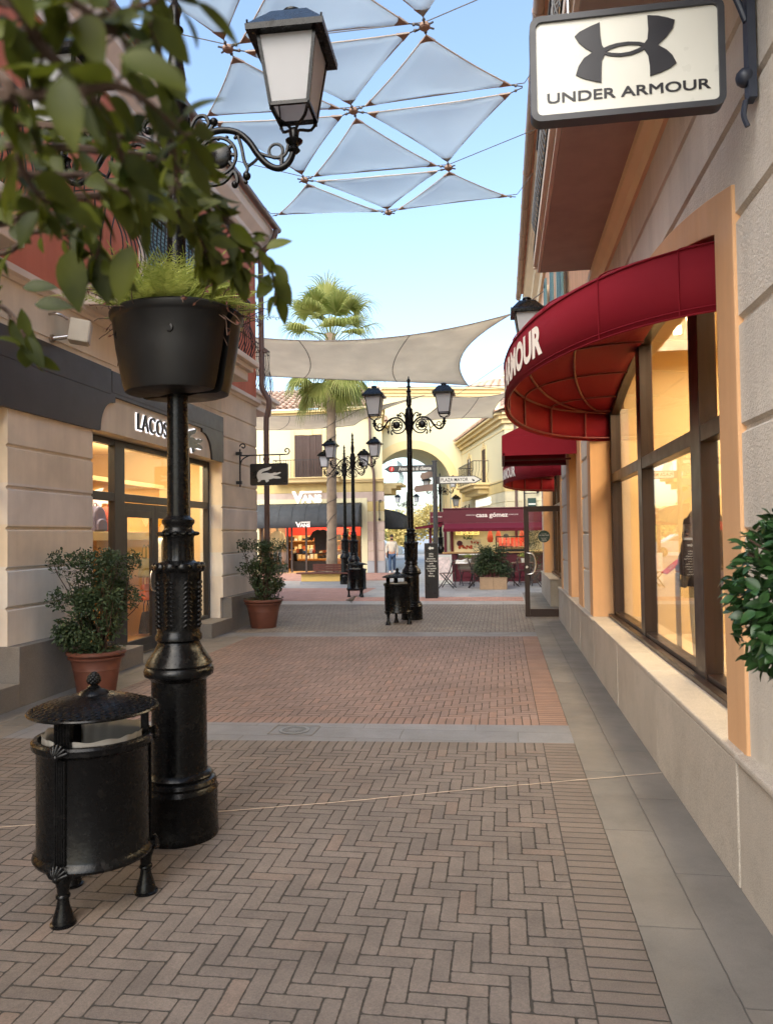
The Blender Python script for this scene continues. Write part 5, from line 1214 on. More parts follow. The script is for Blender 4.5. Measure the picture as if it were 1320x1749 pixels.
# ------------------------------------------------------------------ waste bins
def waste_bin(label, loc, rz):
    t = thing('waste_bin', label, 'waste bin', loc, rz, 'black cast iron waste bins')
    mb = MB()
    mb.lathe([(0.243, 0.215), (0.256, 0.22), (0.262, 0.233), (0.258, 0.246), (0.249, 0.255), (0.244, 0.265), (0.244, 0.70), (0.25, 0.71), (0.264, 0.72), (0.266, 0.745), (0.258, 0.755), (0.238, 0.757), (0.232, 0.735), (0.23, 0.3)], 56)
    mb.lathe([(0.245, 0.216), (0.0, 0.216)], 40); mb.build('body', M_blackiron, t, world=False, smooth=35)
    mb = MB()
    pr = [(0.0, 0.925), (0.06, 0.922), (0.13, 0.905), (0.20, 0.878), (0.255, 0.85), (0.266, 0.842), (0.284, 0.842), (0.288, 0.834), (0.282, 0.826), (0.25, 0.824), (0.0, 0.826)]
    mb.lathe(pr, 56)
    for j, r in enumerate([0.085 + 0.0215 * q for q in range(9)]):
        n = int(2 * PI * r / 0.037); zz = 0.925 - 0.075 * (r / 0.255) ** 1.6
        for k in range(n):
            a = 2 * PI * (k + 0.5 * (j % 2)) / n
            mb.sphere((r * math.cos(a), r * math.sin(a), zz - 0.004), 0.0195, 7, 5, (1.0, 1.0, 0.44))
    mb.lathe([(0.07, 0.918), (0.06, 0.935), (0.04, 0.945), (0.028, 0.955), (0.03, 0.962), (0.018, 0.972), (0.016, 0.98), (0.028, 0.99)], 20)
    lm = lambda z: 0.872 + (z - 0.834) * 0.8 if z < 0.925 else 0.945 + (z - 0.925) * 0.72
    mb.v = [(x, y, lm(z)) for x, y, z in mb.v]
    mb.build('lid', M_blackiron, t, world=False, smooth=50)
    mb = MB()
    for j in range(6):
        zz = 0.99 + j * 0.011; r = [0.024, 0.029, 0.029, 0.025, 0.018, 0.008][j]
        for k in range(8):
            a = 2 * PI * (k + 0.5 * (j % 2)) / 8; mb.sphere((r * math.cos(a) * 0.8, r * math.sin(a) * 0.8, zz), 0.0115, 6, 4)
    mb.sphere((0, 0, 1.015), 0.026, 10, 8, (1, 1, 1.5)); mb.v = [(x, y, lm(z)) for x, y, z in mb.v]; mb.build('pine_cone_finial', M_blackiron, t, world=False, smooth=60)
    for k in range(3):
        a = math.radians(-94 + 120 * k); ca, sa = math.cos(a), math.sin(a)
        Mz = Matrix.Rotation(a, 4, 'Z')
        mb = MB()
        mb.lathe([(0.053, 0.0), (0.054, 0.012), (0.046, 0.016), (0.04, 0.045), (0.027, 0.085), (0.023, 0.115), (0.03, 0.12), (0.03, 0.13), (0.024, 0.135), (0.027, 0.165), (0.038, 0.20), (0.03, 0.215)], 18, (0.225 * ca, 0.225 * sa, 0))
        for z in (0.235, 0.745):
            for q in range(-3, 4):
                an = q * 0.42; L = 0.048
                p0 = Mz @ Vector((0.278, 0, z - 0.02)); p1 = Mz @ Vector((0.262, L * math.sin(an), z - 0.02 + L * math.cos(an)))
                mb.tube([p0, (p0 + p1) / 2 + Mz @ Vector((0.006, 0, 0)), p1], [0.006, 0.0105, 0.009], 8)
            mb.sphere(Mz @ Vector((0.272, 0, z - 0.022)), 0.017, 8, 6)
        for q in range(-2, 3):
            mb.tube([Mz @ Vector((0.247, q * 0.011, 0.26)), Mz @ Vector((0.247, q * 0.011, 0.705))], 0.0065, 6)
        mb.build('leg', M_blackiron, t, world=False, smooth=50)
        mb = MB(); mb.box(0.205, 0.235, -0.038, 0.038, 0.665, 0.866, 0, Mz)
        for q in range(-2, 3): mb.tube([Mz @ Vector((0.237, q * 0.014, 0.745)), Mz @ Vector((0.237, q * 0.014, 0.86))], 0.005, 5)
        mb.build('lid_post', M_blackiron, t, world=False)
    # translucent liner
    mb = MB(); n = 128; vs = []; fs = []
    for j, (r, z) in enumerate([(0.216, 0.44), (0.220, 0.60), (0.219, 0.70), (0.218, 0.735), (0.216, 0.762), (0.219, 0.774)]):
        for k in range(n):
            a = 2 * PI * k / n; q = noise.noise((3 * math.cos(a), 3 * math.sin(a), z * 9)) * 0.006 + 0.0035 * math.sin(a * 17 + z * 14 + 3 * math.sin(a * 3)); q = min(q, 0.008)
            vs.append(((r + q) * math.cos(a), (r + q) * math.sin(a), z + q * 1.2))
    for j in range(5):
        for k in range(n): fs.append((j * n + k, j * n + (k + 1) % n, (j + 1) * n + (k + 1) % n, (j + 1) * n + k))
    mb.add(vs, fs); mb.build('plastic_liner', M_liner, t, world=False, smooth=60)
    return t
M_liner = cloth_mat('clear_plastic_liner', lin(180, 176, 168), 0.5, 0, 0.1, 0.2)
bin0 = waste_bin('nearest black waste bin with open liner, standing in front of the near lamp', (-1.87, 3.29, 0), 0)
dup(bin0, (-1.93, 14.05, 0), math.radians(200), 'black waste bin standing before the mid street lamp')
dup(bin0, (-3.87, 20.2, 0), math.radians(170), 'black waste bin beside the lamp at the bench end')
# ------------------------------------------------------------------ planters clamped to the near lamp
def fern_fronds(mb, c, n, L, spread, up=0.8, wid=0.05, seed=1, az=(0, 360)):
    rd = random.Random(seed)
    for k in range(n):
        a = math.radians(rd.uniform(*az)); l = L * rd.uniform(0.55, 1.0); e = rd.uniform(0.35, 1.25)
        d0 = Vector((math.cos(a) * math.cos(e), math.sin(a) * math.cos(e), math.sin(e)))
        base = Vector(c) + Vector((rd.uniform(-spread, spread), rd.uniform(-spread * 0.5, spread * 0.5), 0))
        path = []; p = base.copy(); d = d0.copy(); ns = 12
        for s in range(ns + 1):
            path.append(p.copy()); p = p + d * (l / ns); d = (d + Vector((0, 0, -0.045 - 0.02 * rd.random()))).normalized()
        mb.tube(path, [0.002] * (ns + 1), 3)
        side0 = d0.cross(Vector((0, 0, 1))).normalized()
        for s in range(1, ns):
            t = (path[s + 1] - path[s - 1]).normalized(); w = wid * math.sin(PI * min(1, (s + 1) / ns * 0.95)) * rd.uniform(0.8, 1.2)
            for sg in (-1, 1):
                for hh in (0, 0.5):
                    q = path[s].lerp(path[s + 1], hh); tip = q + side0 * sg * w + t * w * 0.55 + Vector((0, 0, rd.uniform(-0.01, 0.012)))
                    m2 = (q + tip) / 2; o = t * (w * 0.13)
                    mb.add([q, m2 - o, tip, m2 + o], [(0, 1, 2, 3)])
def lamp_planter(label, ang, seed):
    t = thing('lamp_planter', label, 'planter', (-1.80, 4.07, 2.46), math.radians(ang), 'black planters clamped to the near lamp post')
    mb = MB(); n = 26
    secs = [(0.245, 0.0), (0.27, 0.008), (0.285, 0.05), (0.325, 0.25), (0.345, 0.40), (0.352, 0.41), (0.362, 0.425), (0.364, 0.45), (0.35, 0.462), (0.335, 0.455), (0.325, 0.40)]
    vs = []; fs = []
    for r, z in secs:
        for k in range(n + 1):
            a = PI * k / n
            vs.append((r * math.cos(a), -0.012 - 0.02 * (1 - z) - r * 0.86 * max(0.0, math.sin(a)) ** 0.85, z))
        for k in range(3):
            x = -r + 2 * r * (k + 1) / 4; vs.append((x, (0.055 if abs(x) < 0.01 else -0.0) - 0.012 + (-0.10 if k == 1 else 0), z))
    m = n + 4
    for i in range(len(secs) - 1):
        for k in range(m): fs.append((i * m + k, i * m + (k + 1) % m, (i + 1) * m + (k + 1) % m, (i + 1) * m + k))
    fs.append(tuple(range(m))); mb.add(vs, fs)
    bw = mb.build('bowl', M_planter, t, world=False, smooth=35)
    mb = MB(); mb.add([vs[(len(secs) - 1) * m + k] for k in range(m)], [tuple(range(m))]); mb.build('soil', M_soil, t, world=False)
    mb = MB()
    for x, z in ((0.16, 0.3), (-0.2, 0.31)):
        y = -0.03 - 0.335 * 0.86 * math.sqrt(max(0, 1 - (x / 0.335) ** 2)) - 0.004
        mb.lathe([(0.026, 0), (0.026, 0.012), (0.016, 0.016), (0.014, 0.006), (0, 0.006)], 14, (0, 0, 0), 0, Matrix.Translation((x, y + 0.02, z)) @ Matrix.Rotation(PI / 2, 4, 'X') @ Matrix.Rotation(0, 4, 'Z'))
    mb.build('drain_boss', M_planter, bw, world=False)
    mb = MB(); fern_fronds(mb, (-0.02, -0.16, 0.42), 120, 0.46, 0.17, seed=seed); fern_fronds(mb, (0.1, -0.15, 0.42), 70, 0.50, 0.1, wid=0.055, seed=seed + 1, az=(20, 160))
    mb.build('fern', M_fern, t, world=False, fix=False)
    rd = random.Random(seed + 5); tw = MB(); lf = MB()
    for k in range(16):
        a = rd.uniform(PI * 1.0, PI * 2.0) if k % 4 else rd.choice((0.1, PI)); p = Vector((0.30 * math.cos(a), -0.05 + 0.28 * math.sin(a), 0.43)); path = [p.copy()]; d = Vector((math.cos(a) * 0.6, math.sin(a) * 0.6, rd.uniform(0.2, 1.0)))
        if k > 11: p = Vector((0.28, -0.05, 0.43)); d = Vector((1, 0.1, -0.3))
        for s in range(rd.randint(6, 12)):
            d = (d + Vector((rd.uniform(-.35, .35), rd.uniform(-.35, .35), rd.uniform(-.5, .3)))).normalized(); p = p + d * 0.026; path.append(p.copy())
            if rd.random() < 0.5:
                w = 0.016; q = Vector((rd.uniform(-1, 1), rd.uniform(-1, 1), rd.uniform(-1, 1))).normalized(); r2 = q.cross(d).normalized()
                lf.add([p, p + q * w + r2 * w * 0.4, p + q * w * 2, p + q * w - r2 * w * 0.4], [(0, 1, 2, 3)])
        tw.tube(path, 0.0028, 4)
    tw.build('dry_stems', M_twig, t, world=False); lf.build('withered_leaves', M_deadleaf, t, world=False, fix=False)
    return t
lamp_planter('larger looking front black planter bowl with fern, clamped to the lamp post', -14, 11)
lamp_planter('rear black planter bowl half hidden behind the front one on the post', 166, 31)
mb = MB(); mb.lathe([(0.066, 2.5), (0.068, 2.52), (0.068, 2.84), (0.064, 2.86)], 24)
mb.build('clamp_sleeve', M_blackiron, lamp0, world=False, smooth=40)
# ------------------------------------------------------------------ leaves
def leaf(mb, p, d, nrm, L, W, curl=0.25):
    """pointed leaf folded along its midrib: 3 cross sections"""
    d = d.normalized(); s = d.cross(nrm).normalized(); nn = s.cross(d)
    a = p; b = p + d * L * 0.35 - nn * L * 0.02; c = p + d * L * 0.7 - nn * L * curl * 0.3; e = p + d * L - nn * L * curl
    f = 0.22 * W
    b1, b2 = b + s * W * 0.5 + nn * f, b - s * W * 0.5 + nn * f; c1, c2 = c + s * W * 0.42 + nn * f * 0.8, c - s * W * 0.42 + nn * f * 0.8
    mb.add([a, b, c, e, b1, c1, b2, c2], [(0, 4, 1), (1, 4, 5, 2), (2, 5, 3), (0, 1, 6), (1, 2, 7, 6), (2, 3, 7)])
def leaf2(mb, p, d, nrm, L, W, curl=0.2):
    d = d.normalized(); s = d.cross(nrm).normalized(); nn = s.cross(d); n = 7; vs = []; fs = []
    for i in range(n + 1):
        f = i / n; w = W * 0.5 * math.sin(PI * f ** 0.82) ** 0.8 if 0 < i < n else 0.0006; q = p + d * (L * f) - nn * (L * curl * f * f)
        vs += [q + s * w + nn * w * 0.3, q, q - s * w + nn * w * 0.3]
    for i in range(n):
        a = 3 * i; fs += [(a, a + 1, a + 4, a + 3), (a + 1, a + 2, a + 5, a + 4)]
    mb.add(vs, fs)
def leaf_cloud(mb, sampler, n, L, W, rd, outward=0.6, center=(0, 0, 0), lf=None):
    C_ = Vector(center)
    for k in range(n):
        p = sampler(rd)
        o = (p - C_); o = o.normalized() if o.length > 1e-4 else Vector((0, 0, 1))
        d = (o * outward + Vector((rd.gauss(0, 1), rd.gauss(0, 1), rd.gauss(0, 0.8))) * 0.6).normalized()
        nrm = (Vector((rd.gauss(0, .6), rd.gauss(0, .6), 1)) + o * 0.5).normalized()
        if abs(d.dot(nrm)) > 0.95: nrm = Vector((1, 0, 0))
        l = L * rd.uniform(0.65, 1.25); (lf or leaf)(mb, p, d, nrm, l, W * l / L, rd.uniform(0, .45))
def pot_mesh(mb, r0, r1, h):
    mb.lathe([(r0, 0.0), (r0 + 0.01, 0.015), (r0 + (r1 - r0) * 0.55, h * 0.58), (r0 + (r1 - r0) * 0.55 + 0.006, h * 0.585), (r0 + (r1 - r0) * 0.55 + 0.006, h * 0.60), (r0 + (r1 - r0) * 0.6, h * 0.61), (r1 - 0.012, h * 0.82), (r1 + 0.012, h * 0.83), (r1 + 0.014, h * 0.86), (r1 - 0.0, h * 0.875), (r1 + 0.012, h * 0.89), (r1 + 0.03, h * 0.93), (r1 + 0.03, h * 0.97), (r1 + 0.012, h), (r1 - 0.02, h * 0.995), (r1 - 0.03, h * 0.93)], 40)
def potted_shrub(label, loc, seed, hw, top, pot=(0.16, 0.225, 0.44), n=2600, lean=0.0, group='potted shrubs by the bag shop'):
    t = thing('potted_shrub', label, 'potted shrub', loc, 0, group)
    mb = MB(); pot_mesh(mb, *pot); mb.build('pot', M_terracotta, t, world=False, smooth=40)
    mb = MB(); mb.lathe([(pot[1] - 0.02, pot[2] * 0.94), (0, pot[2] * 0.95)], 24); mb.build('soil', M_soil, t, world=False)
    rd = random.Random(seed); tw = MB(); lf = MB(); zb = pot[2] + 0.04
    tips = []
    for k in range(26):
        a = rd.uniform(0, 2 * PI); r = rd.uniform(0.02, 0.10); p = Vector((r * math.cos(a), r * math.sin(a), pot[2] * 0.9)); path = [p.copy()]
        tgt = Vector((hw * rd.uniform(-1, 1) + lean, hw * 0.8 * rd.uniform(-1, 1), rd.uniform(zb + 0.25, top)))
        for s in range(7):
            q = p.lerp(tgt, (s + 1) / 7.0); q += Vector((rd.uniform(-.02, .02), rd.uniform(-.02, .02), 0)); path.append(q)
        tw.tube(path, [0.011 - 0.0011 * i for i in range(8)], 5); tips.append(path)
    tw.build('branches', M_twig, t, world=False)
    blobs = [(Vector((hw * rd.uniform(-.62, .62) + lean * rd.random(), hw * rd.uniform(-.55, .55), rd.uniform(zb + 0.08, top - 0.1))), rd.uniform(0.10, 0.19)) for _ in range(34)]
    blobs += [(Vector((hw * x + lean, hw * y, z)), 0.13) for x in (-.7, 0, .7) for y in (-.5, .5) for z in (top - 0.12, (top + zb) / 2)]
    def smp(rd):
        c, r = rd.choice(blobs); v = Vector((rd.gauss(0, 1), rd.gauss(0, 1), rd.gauss(0, 1))).normalized() * r * (rd.random() ** 0.4)
        return c + v
    leaf_cloud(lf, smp, n, 0.052, 0.024, rd, 0.5, (0, 0, zb + 0.35))
    for k in range(50):
        p = rd.choice(tips)[-1]; 
        for s in range(7): leaf(lf, p + Vector((rd.uniform(-.05, .05), rd.uniform(-.05, .05), rd.uniform(-.02, .09))), Vector((rd.gauss(0, 1), rd.gauss(0, 1), rd.gauss(0.3, .6))), Vector((rd.gauss(0, .4), rd.gauss(0, .4), 1)), 0.05, 0.022)
    for k in range(260):
        a = rd.uniform(0, 2 * PI); r = pot[1] * math.sqrt(rd.random()) * 1.02
        leaf(lf, Vector((r * math.cos(a), r * math.sin(a), pot[2] * 0.97 + rd.uniform(0, .05))), Vector((math.cos(a), math.sin(a), rd.uniform(-.3, .5))), Vector((0, 0, 1)), 0.045, 0.024)
    lf.build('foliage', M_shrub, t, world=False, fix=False)
    return t
potted_shrub('bushy potted shrub in terracotta pot left of the bag shop door, behind near bin', (-4.30, 7.62, 0), 3, 0.42, 1.53, (0.185, 0.275, 0.47), 6200)
potted_shrub('narrower potted shrub in terracotta pot at the building corner below hanging sign', (-4.32, 13.45, 0), 9, 0.42, 1.60, (0.22, 0.325, 0.52), 4800)
# clipped ball shrub at the right edge
t = thing('clipped_ball_shrub', 'glossy dark green clipped ball shrub at the right edge by the shop wall', 'shrub', (0.845, 1.98, 0), 0)
mb = MB(); pot_mesh(mb, 0.10, 0.13, 0.34); mb.v = [(x + 0.065, y, z) for x, y, z in mb.v]; mb.build('pot', M_terracotta, t, world=False, smooth=40)
mb = MB(); mb.lathe([(0.11, 0.315), (0, 0.32)], 24, (0.065, 0, 0)); mb.build('soil', M_soil, t, world=False)
mb = MB(); mb.tube(spline([(0.065, 0, 0.3), (0.03, 0.01, 0.8), (-0.01, 0, 1.2), (0, 0, 1.5)], 4), [0.022] * 13, 8)
rd = random.Random(4)
for k in range(40):
    v = Vector((rd.gauss(0, 1), rd.gauss(0, 1), rd.gauss(0, 1))).normalized(); mb.tube([(0, 0, 1.42), Vector((0, 0, 1.46)) + v * 0.14, Vector((0, 0, 1.47)) + v * 0.29], [0.008, 0.005, 0.003], 5)
mb.build('trunk', M_twig, t, world=False)
mb = MB()
def smp(rd):
    v = Vector((rd.gauss(0, 1), rd.gauss(0, 1), rd.gauss(0, 1))).normalized(); k = 0.86 + 0.16 * noise.noise(v * 2.6 + Vector((3, 1, 2)))
    return Vector((0, 0, 1.475)) + Vector((v.x * 0.335, v.y * 0.335, v.z * 0.31)) * k * (rd.random() ** 0.22)
leaf_cloud(mb, smp, 3600, 0.036, 0.023, rd, 0.85, (0, 0, 1.47), leaf2)
mb.build('crown', M_box, t, world=False, fix=False, smooth=70)
# ------------------------------------------------------------------ triangular sails overhead
SZ = 7.5
R0, R1, R2, R3, R4 = 6.92, 8.57, 10.14, 12.0, 13.5
ND = {'a0': (-4.15, R0), 'a1': (-1.93, R0), 'a2': (0.42, R0), 'b0': (-3.13, R1), 'b1': (-0.77, R1), 'c0': (-4.15, R2), 'c1': (-1.91, R2), 'c2': (0.41, R2),
      'd0': (-3.09, R3), 'd1': (-0.73, R3), 'e0': (-4.12, R4), 'e1': (-1.92, R4), 'e2': (0.38, R4), 'z0': (-3.05, 5.3), 'z1': (-0.75, 5.3)}
ND = {k: Vector((x, y, SZ + (0.10 if k in ('a0', 'a2', 'c0', 'c2', 'e0', 'e2') else 0.0))) for k, (x, y) in ND.items()}
TRI = [('d0', 'e0', 'e1', 'sail at the lower left end of the overhead net, by the left eaves'), ('d0', 'd1', 'e1', 'downward pointing middle sail in the row farthest from the viewer'), ('d1', 'e1', 'e2', 'sail at the lower right end of the overhead net, by the right eaves'),
       ('c0', 'c1', 'd0', 'sail behind the scrolled arm of the near lantern'), ('c1', 'd0', 'd1', 'upward pointing middle sail just above the farthest row'), ('c1', 'c2', 'd1', 'downward pointing sail touching the right eaves, second row from the far end'),
       ('b0', 'c0', 'c1', 'sail partly hidden right behind the near lantern panes'), ('b0', 'b1', 'c1', 'wide sail between the near lantern and the central cable crossing'), ('b1', 'c1', 'c2', 'large upward pointing sail left of the hanging white sign'),
       ('a0', 'a1', 'b0', 'sail cut by the top edge, left of the near lantern roof'), ('a1', 'b0', 'b1', 'sail cut by the top edge, right of the near lantern roof'), ('a1', 'a2', 'b1', 'small tip of a sail at the top edge above the highest cable knot')]
for a, b, c, lab in TRI:
    A, B, C_ = ND[a], ND[b], ND[c]; ce = (A + B + C_) / 3
    t = thing('triangular_sail', 'white triangular ' + lab, 'shade sail', (ce.x, ce.y, ce.z), 0, 'triangular sails hung over the street')
    V = [p + (ce - p) * 0.155 for p in (A, B, C_)]
    n = 12; mb = MB(); idx = {}; vs = []; fs = []
    for i in range(n + 1):
        for j in range(n + 1 - i):
            k = n - i - j; u, v, w = i / n, j / n, k / n
            p = V[0] * u + V[1] * v + V[2] * w
            e = (u * v * (1 - w) + v * w * (1 - u) + u * w * (1 - v))
            edge = 4 * max(u * v if w < 1e-6 else 0, v * w if u < 1e-6 else 0, u * w if v < 1e-6 else 0)
            p = p + (ce - p) * 0.05 * edge
            p = p + Vector((0, 0, -0.22 * u * v * w * 9 + 0.03 * noise.noise(p * 1.7) + 0.025 * math.sin(14 * (u - v)) * w * (1 - w)))
            idx[(i, j)] = len(vs); vs.append(p)
    for i in range(n):
        for j in range(n - i):
            fs.append((idx[(i, j)], idx[(i + 1, j)], idx[(i, j + 1)]))
            if j < n - i - 1: fs.append((idx[(i + 1, j)], idx[(i + 1, j + 1)], idx[(i, j + 1)]))
    mb.add(vs, fs); o = mb.build('membrane', M_sail, t, smooth=80, fix=False); o.modifiers.new('cloth', 'SOLIDIFY').thickness = 0.006
    mb = MB()
    for k in range(3):
        p, q = V[k], V[(k + 1) % 3]; path = []
        for s in range(13):
            u = s / 12; r = p.lerp(q, u); r = r + (ce - r) * 0.05 * 4 * u * (1 - u); path.append(r)
        mb.tube(path, 0.009, 5)
    mb.build('edge_webbing', M_sailweb, t)
    for k, nodep in enumerate((A, B, C_)):
        p = V[k]; d1 = (V[(k + 1) % 3] - p).normalized(); d2 = (V[(k + 2) % 3] - p).normalized()
        mb = MB(); mb.add([p + Vector((0, 0, -0.012)), p + d1 * 0.16 + Vector((0, 0, -0.012)), p + (d1 + d2) * 0.07 + Vector((0, 0, -0.012)), p + d2 * 0.16 + Vector((0, 0, -0.012)), p + Vector((0, 0, 0.012)), p + d1 * 0.16 + Vector((0, 0, 0.012)), p + (d1 + d2) * 0.07 + Vector((0, 0, 0.012)), p + d2 * 0.16 + Vector((0, 0, 0.012))],
               [(0, 1, 2, 3), (7, 6, 5, 4), (0, 4, 5, 1), (1, 5, 6, 2), (2, 6, 7, 3), (3, 7, 4, 0)])
        pl_ = mb.build('corner_plate', M_sailtip, t)
        mb = MB(); mb.tube([p, p.lerp(nodep, 0.85)], 0.008, 5); mb.sphere(p.lerp(nodep, 0.35), 0.022, 6, 4); mb.build('turnbuckle', M_cable, pl_, world=False)
lab_n = {'b0': 'cable knot left of near lantern roof', 'b1': 'highest cable knot seen, left of the hanging white sign', 'c1': 'central cable crossing of six sails', 'd0': 'cable knot at left below the scrolled lamp arm', 'd1': 'cable knot at right, third row', 'e1': 'lowest middle cable knot of the sail net', 'a1': None}
for k in ('b0', 'b1', 'c1', 'd0', 'd1', 'e1'):
    t = thing('cable_connector', lab_n[k], 'connector', ND[k], 0, 'cable connectors of the sail net')
    mb = MB(); mb.lathe([(0.0, -0.03), (0.05, -0.03), (0.065, -0.015), (0.065, 0.015), (0.05, 0.03), (0, 0.03)], 14); mb.build('disc', M_sailtip, t, world=False, smooth=40)
    mb = MB()
    for q in range(6): a = PI / 6 + q * PI / 3; mb.tube([(0.05 * math.cos(a), 0.05 * math.sin(a), 0), (0.12 * math.cos(a), 0.12 * math.sin(a), 0)], 0.012, 5)
    mb.build('shackles', M_cable, t, world=False)
for lab, pts in (('nearest crosswise cable of the sail net at the top of the picture', [(-4.5, R1, 7.95), ND['b0'], ND['b1'], (0.66, R1, 7.95)]), ('second crosswise cable through the central crossing', [(-4.5, R2, 7.95), ND['c0'], ND['c1'], ND['c2'], (0.66, R2, 7.95)]),
                 ('third crosswise cable, passing behind the scrolled lamp arm', [(-4.5, R3, 7.95), ND['d0'], ND['d1'], (0.66, R3, 7.95)]), ('lowest crosswise cable along the far edge of the sails', [(-4.5, R4, 7.95), ND['e0'], ND['e1'], ND['e2'], (0.66, R4, 7.95)])):
    mb = MB(); mb.tube([Vector(p) + Vector((0, 0, 0.05)) for p in pts], 0.007, 5)
    tag(mb.build('support_cable', M_cable), lab, 'cable', 'cables of the sail net')
# ------------------------------------------------------------------ beige shade sails
def shade_sail(label, TL, TR, BR_, BL, sag, pull, n=26, m=12, seams=(0.3, 0.68)):
    TL, TR, BR_, BL = map(Vector, (TL, TR, BR_, BL)); ce = (TL + TR + BR_ + BL) / 4
    t = thing('shade_sail', label, 'shade sail', ce, 0, 'beige shade sails over the plaza')
    def P(s, u):
        a = TL.lerp(TR, s); b = BL.lerp(BR_, s); q = a.lerp(b, u)
        k = 4 * s * (1 - s); w = 4 * u * (1 - u)
        q = q + (b - a) * (0.10 * k * (1 - 2 * u)) * pull + (TL - TR).lerp(BL - BR_, u) * (0.09 * w * (2 * s - 1)) * pull
        q.z -= sag * k * (1 - 0.4 * u) + 0.25 * w * k * 0.4
        return q
    mb = MB(); vs = [P(i / n, j / m) for j in range(m + 1) for i in range(n + 1)]
    fs = [(j * (n + 1) + i, j * (n + 1) + i + 1, (j + 1) * (n + 1) + i + 1, (j + 1) * (n + 1) + i) for j in range(m) for i in range(n)]
    mb.add(vs, fs); o = mb.build('cloth', M_shade, t, smooth=80, fix=False); o.modifiers.new('cloth', 'SOLIDIFY').thickness = 0.005
    mb = MB()
    for s in seams: mb.tube([P(s + 0.02 * u / m, u / m) - Vector((0, 0, 0.012)) for u in range(m + 1)], 0.012, 4)
    ring = [P(i / n, 0) for i in range(n + 1)] + [P(1, j / m) for j in range(1, m + 1)] + [P(1 - i / n, 1) for i in range(1, n + 1)] + [P(0, 1 - j / m) for j in range(1, m)]
    mb.tube(ring, 0.014, 4, closed=True); mb.build('seam', mat('sail_seam', lin(120, 112, 102), 0.8), t)
    return P
shade_sail('long beige shade sail stretched right across the street before the palm crown', (-7.5, 19.35, 7.14), (0.36, 18.9, 7.08), (-0.95, 23.6, 6.27), (-8.4, 22.7, 6.78), 0.26, 1.0)
shade_sail('grey beige shade sail behind the palm trunk, in front of the tiled roof', (-10.0, 27.9, 6.38), (-2.65, 27.4, 6.72), (-6.0, 31.2, 6.28), (-11.0, 31.2, 6.30), 0.28, 0.7)
shade_sail('grey beige shade sail between mid lamp lanterns and the small dome', (-1.95, 28.0, 6.78), (0.38, 28.0, 6.80), (-0.25, 31.3, 6.38), (-3.4, 31.3, 6.38), 0.05, 0.8, seams=(0.55,))
for lab, pts, r in (('cable tying the long shade sail tip to the right building', [(0.36, 18.9, 7.05), (1.12, 18.6, 7.5)], 0.012), ('cable running from the lower sail corner towards the dome', [(-0.95, 23.6, 6.25), (0.6, 26.5, 6.6), (2.4, 32.3, 7.0)], 0.012),
                    ('straight cable passing below the small dome', [(-3.6, 27.0, 6.95), (2.0, 31.0, 7.6)], 0.014), ('thin cable rising from behind the mid lamp towards the right', [(-2.6, 27.5, 6.0), (1.1, 20.8, 6.9)], 0.008)):
    mb = MB(); mb.tube([Vector(p) for p in pts], r, 5); tag(mb.build('support_cable', M_cable), lab, 'cable', 'cables of the beige shade sails')
# ------------------------------------------------------------------ branch hanging in from the upper left
t = thing('overhanging_branch', 'leafy olive green tree branch hanging in close at the upper left', 'tree branch', seen(-420, 150, 1.12))
stems = [([(-420, 150, .9), (-60, 70, .6), (120, 45, .5), (270, 0, .5)], 24), ([(-420, 150, .9), (-60, 160, .55), (100, 160, .46), (210, 150, .46), (300, 215, .5)], 22), ([(-420, 150, .9), (-60, 240, .75), (150, 255, .7), (300, 285, .75), (385, 375, .8), (405, 430, .82)], 52),
         ([(-420, 150, .9), (-60, 320, .7), (120, 335, .66), (250, 335, .7), (330, 385, .74), (350, 425, .76)], 50), ([(-420, 150, .9), (-60, 370, .8), (60, 362, .75), (150, 385, .7), (170, 440, .7)], 30), ([(-420, 150, .9), (100, -80, .6), (255, -40, .6), (265, 60, .6), (285, 150, .62), (300, 290, .66), (300, 320, .7)], 40),
         ([(-420, 150, .9), (-60, 120, .5), (20, 200, .46), (35, 280, .5), (70, 340, .55)], 26), ([(385, 375, .8), (430, 410, .85), (455, 440, .88), (470, 485, .9)], 12), ([(-420, 150, .9), (-200, 420, .95), (-40, 500, .95), (12, 530, .92), (35, 560, .9), (50, 590, .9)], 13),
         ([(-420, 150, .9), (-60, 0, .55), (80, 90, .5), (180, 200, .52), (215, 290, .6), (245, 340, .66)], 40), ([(-420, 150, .9), (-60, 200, .85), (90, 215, .8), (220, 235, .75), (330, 270, .8), (350, 320, .8)], 46), ([(-420, 150, .9), (-40, 420, .85), (60, 395, .8), (100, 400, .8)], 10),
         ([(-420, 150, .9), (0, -60, .5), (120, 0, .48), (200, 60, .48)], 16), ([(-420, 150, .9), (-60, 270, .6), (60, 300, .58), (150, 300, .6), (200, 320, .6)], 26)]
rd = random.Random(21); tw = MB(); lf = MB()
to = t.matrix_basis.inverted()
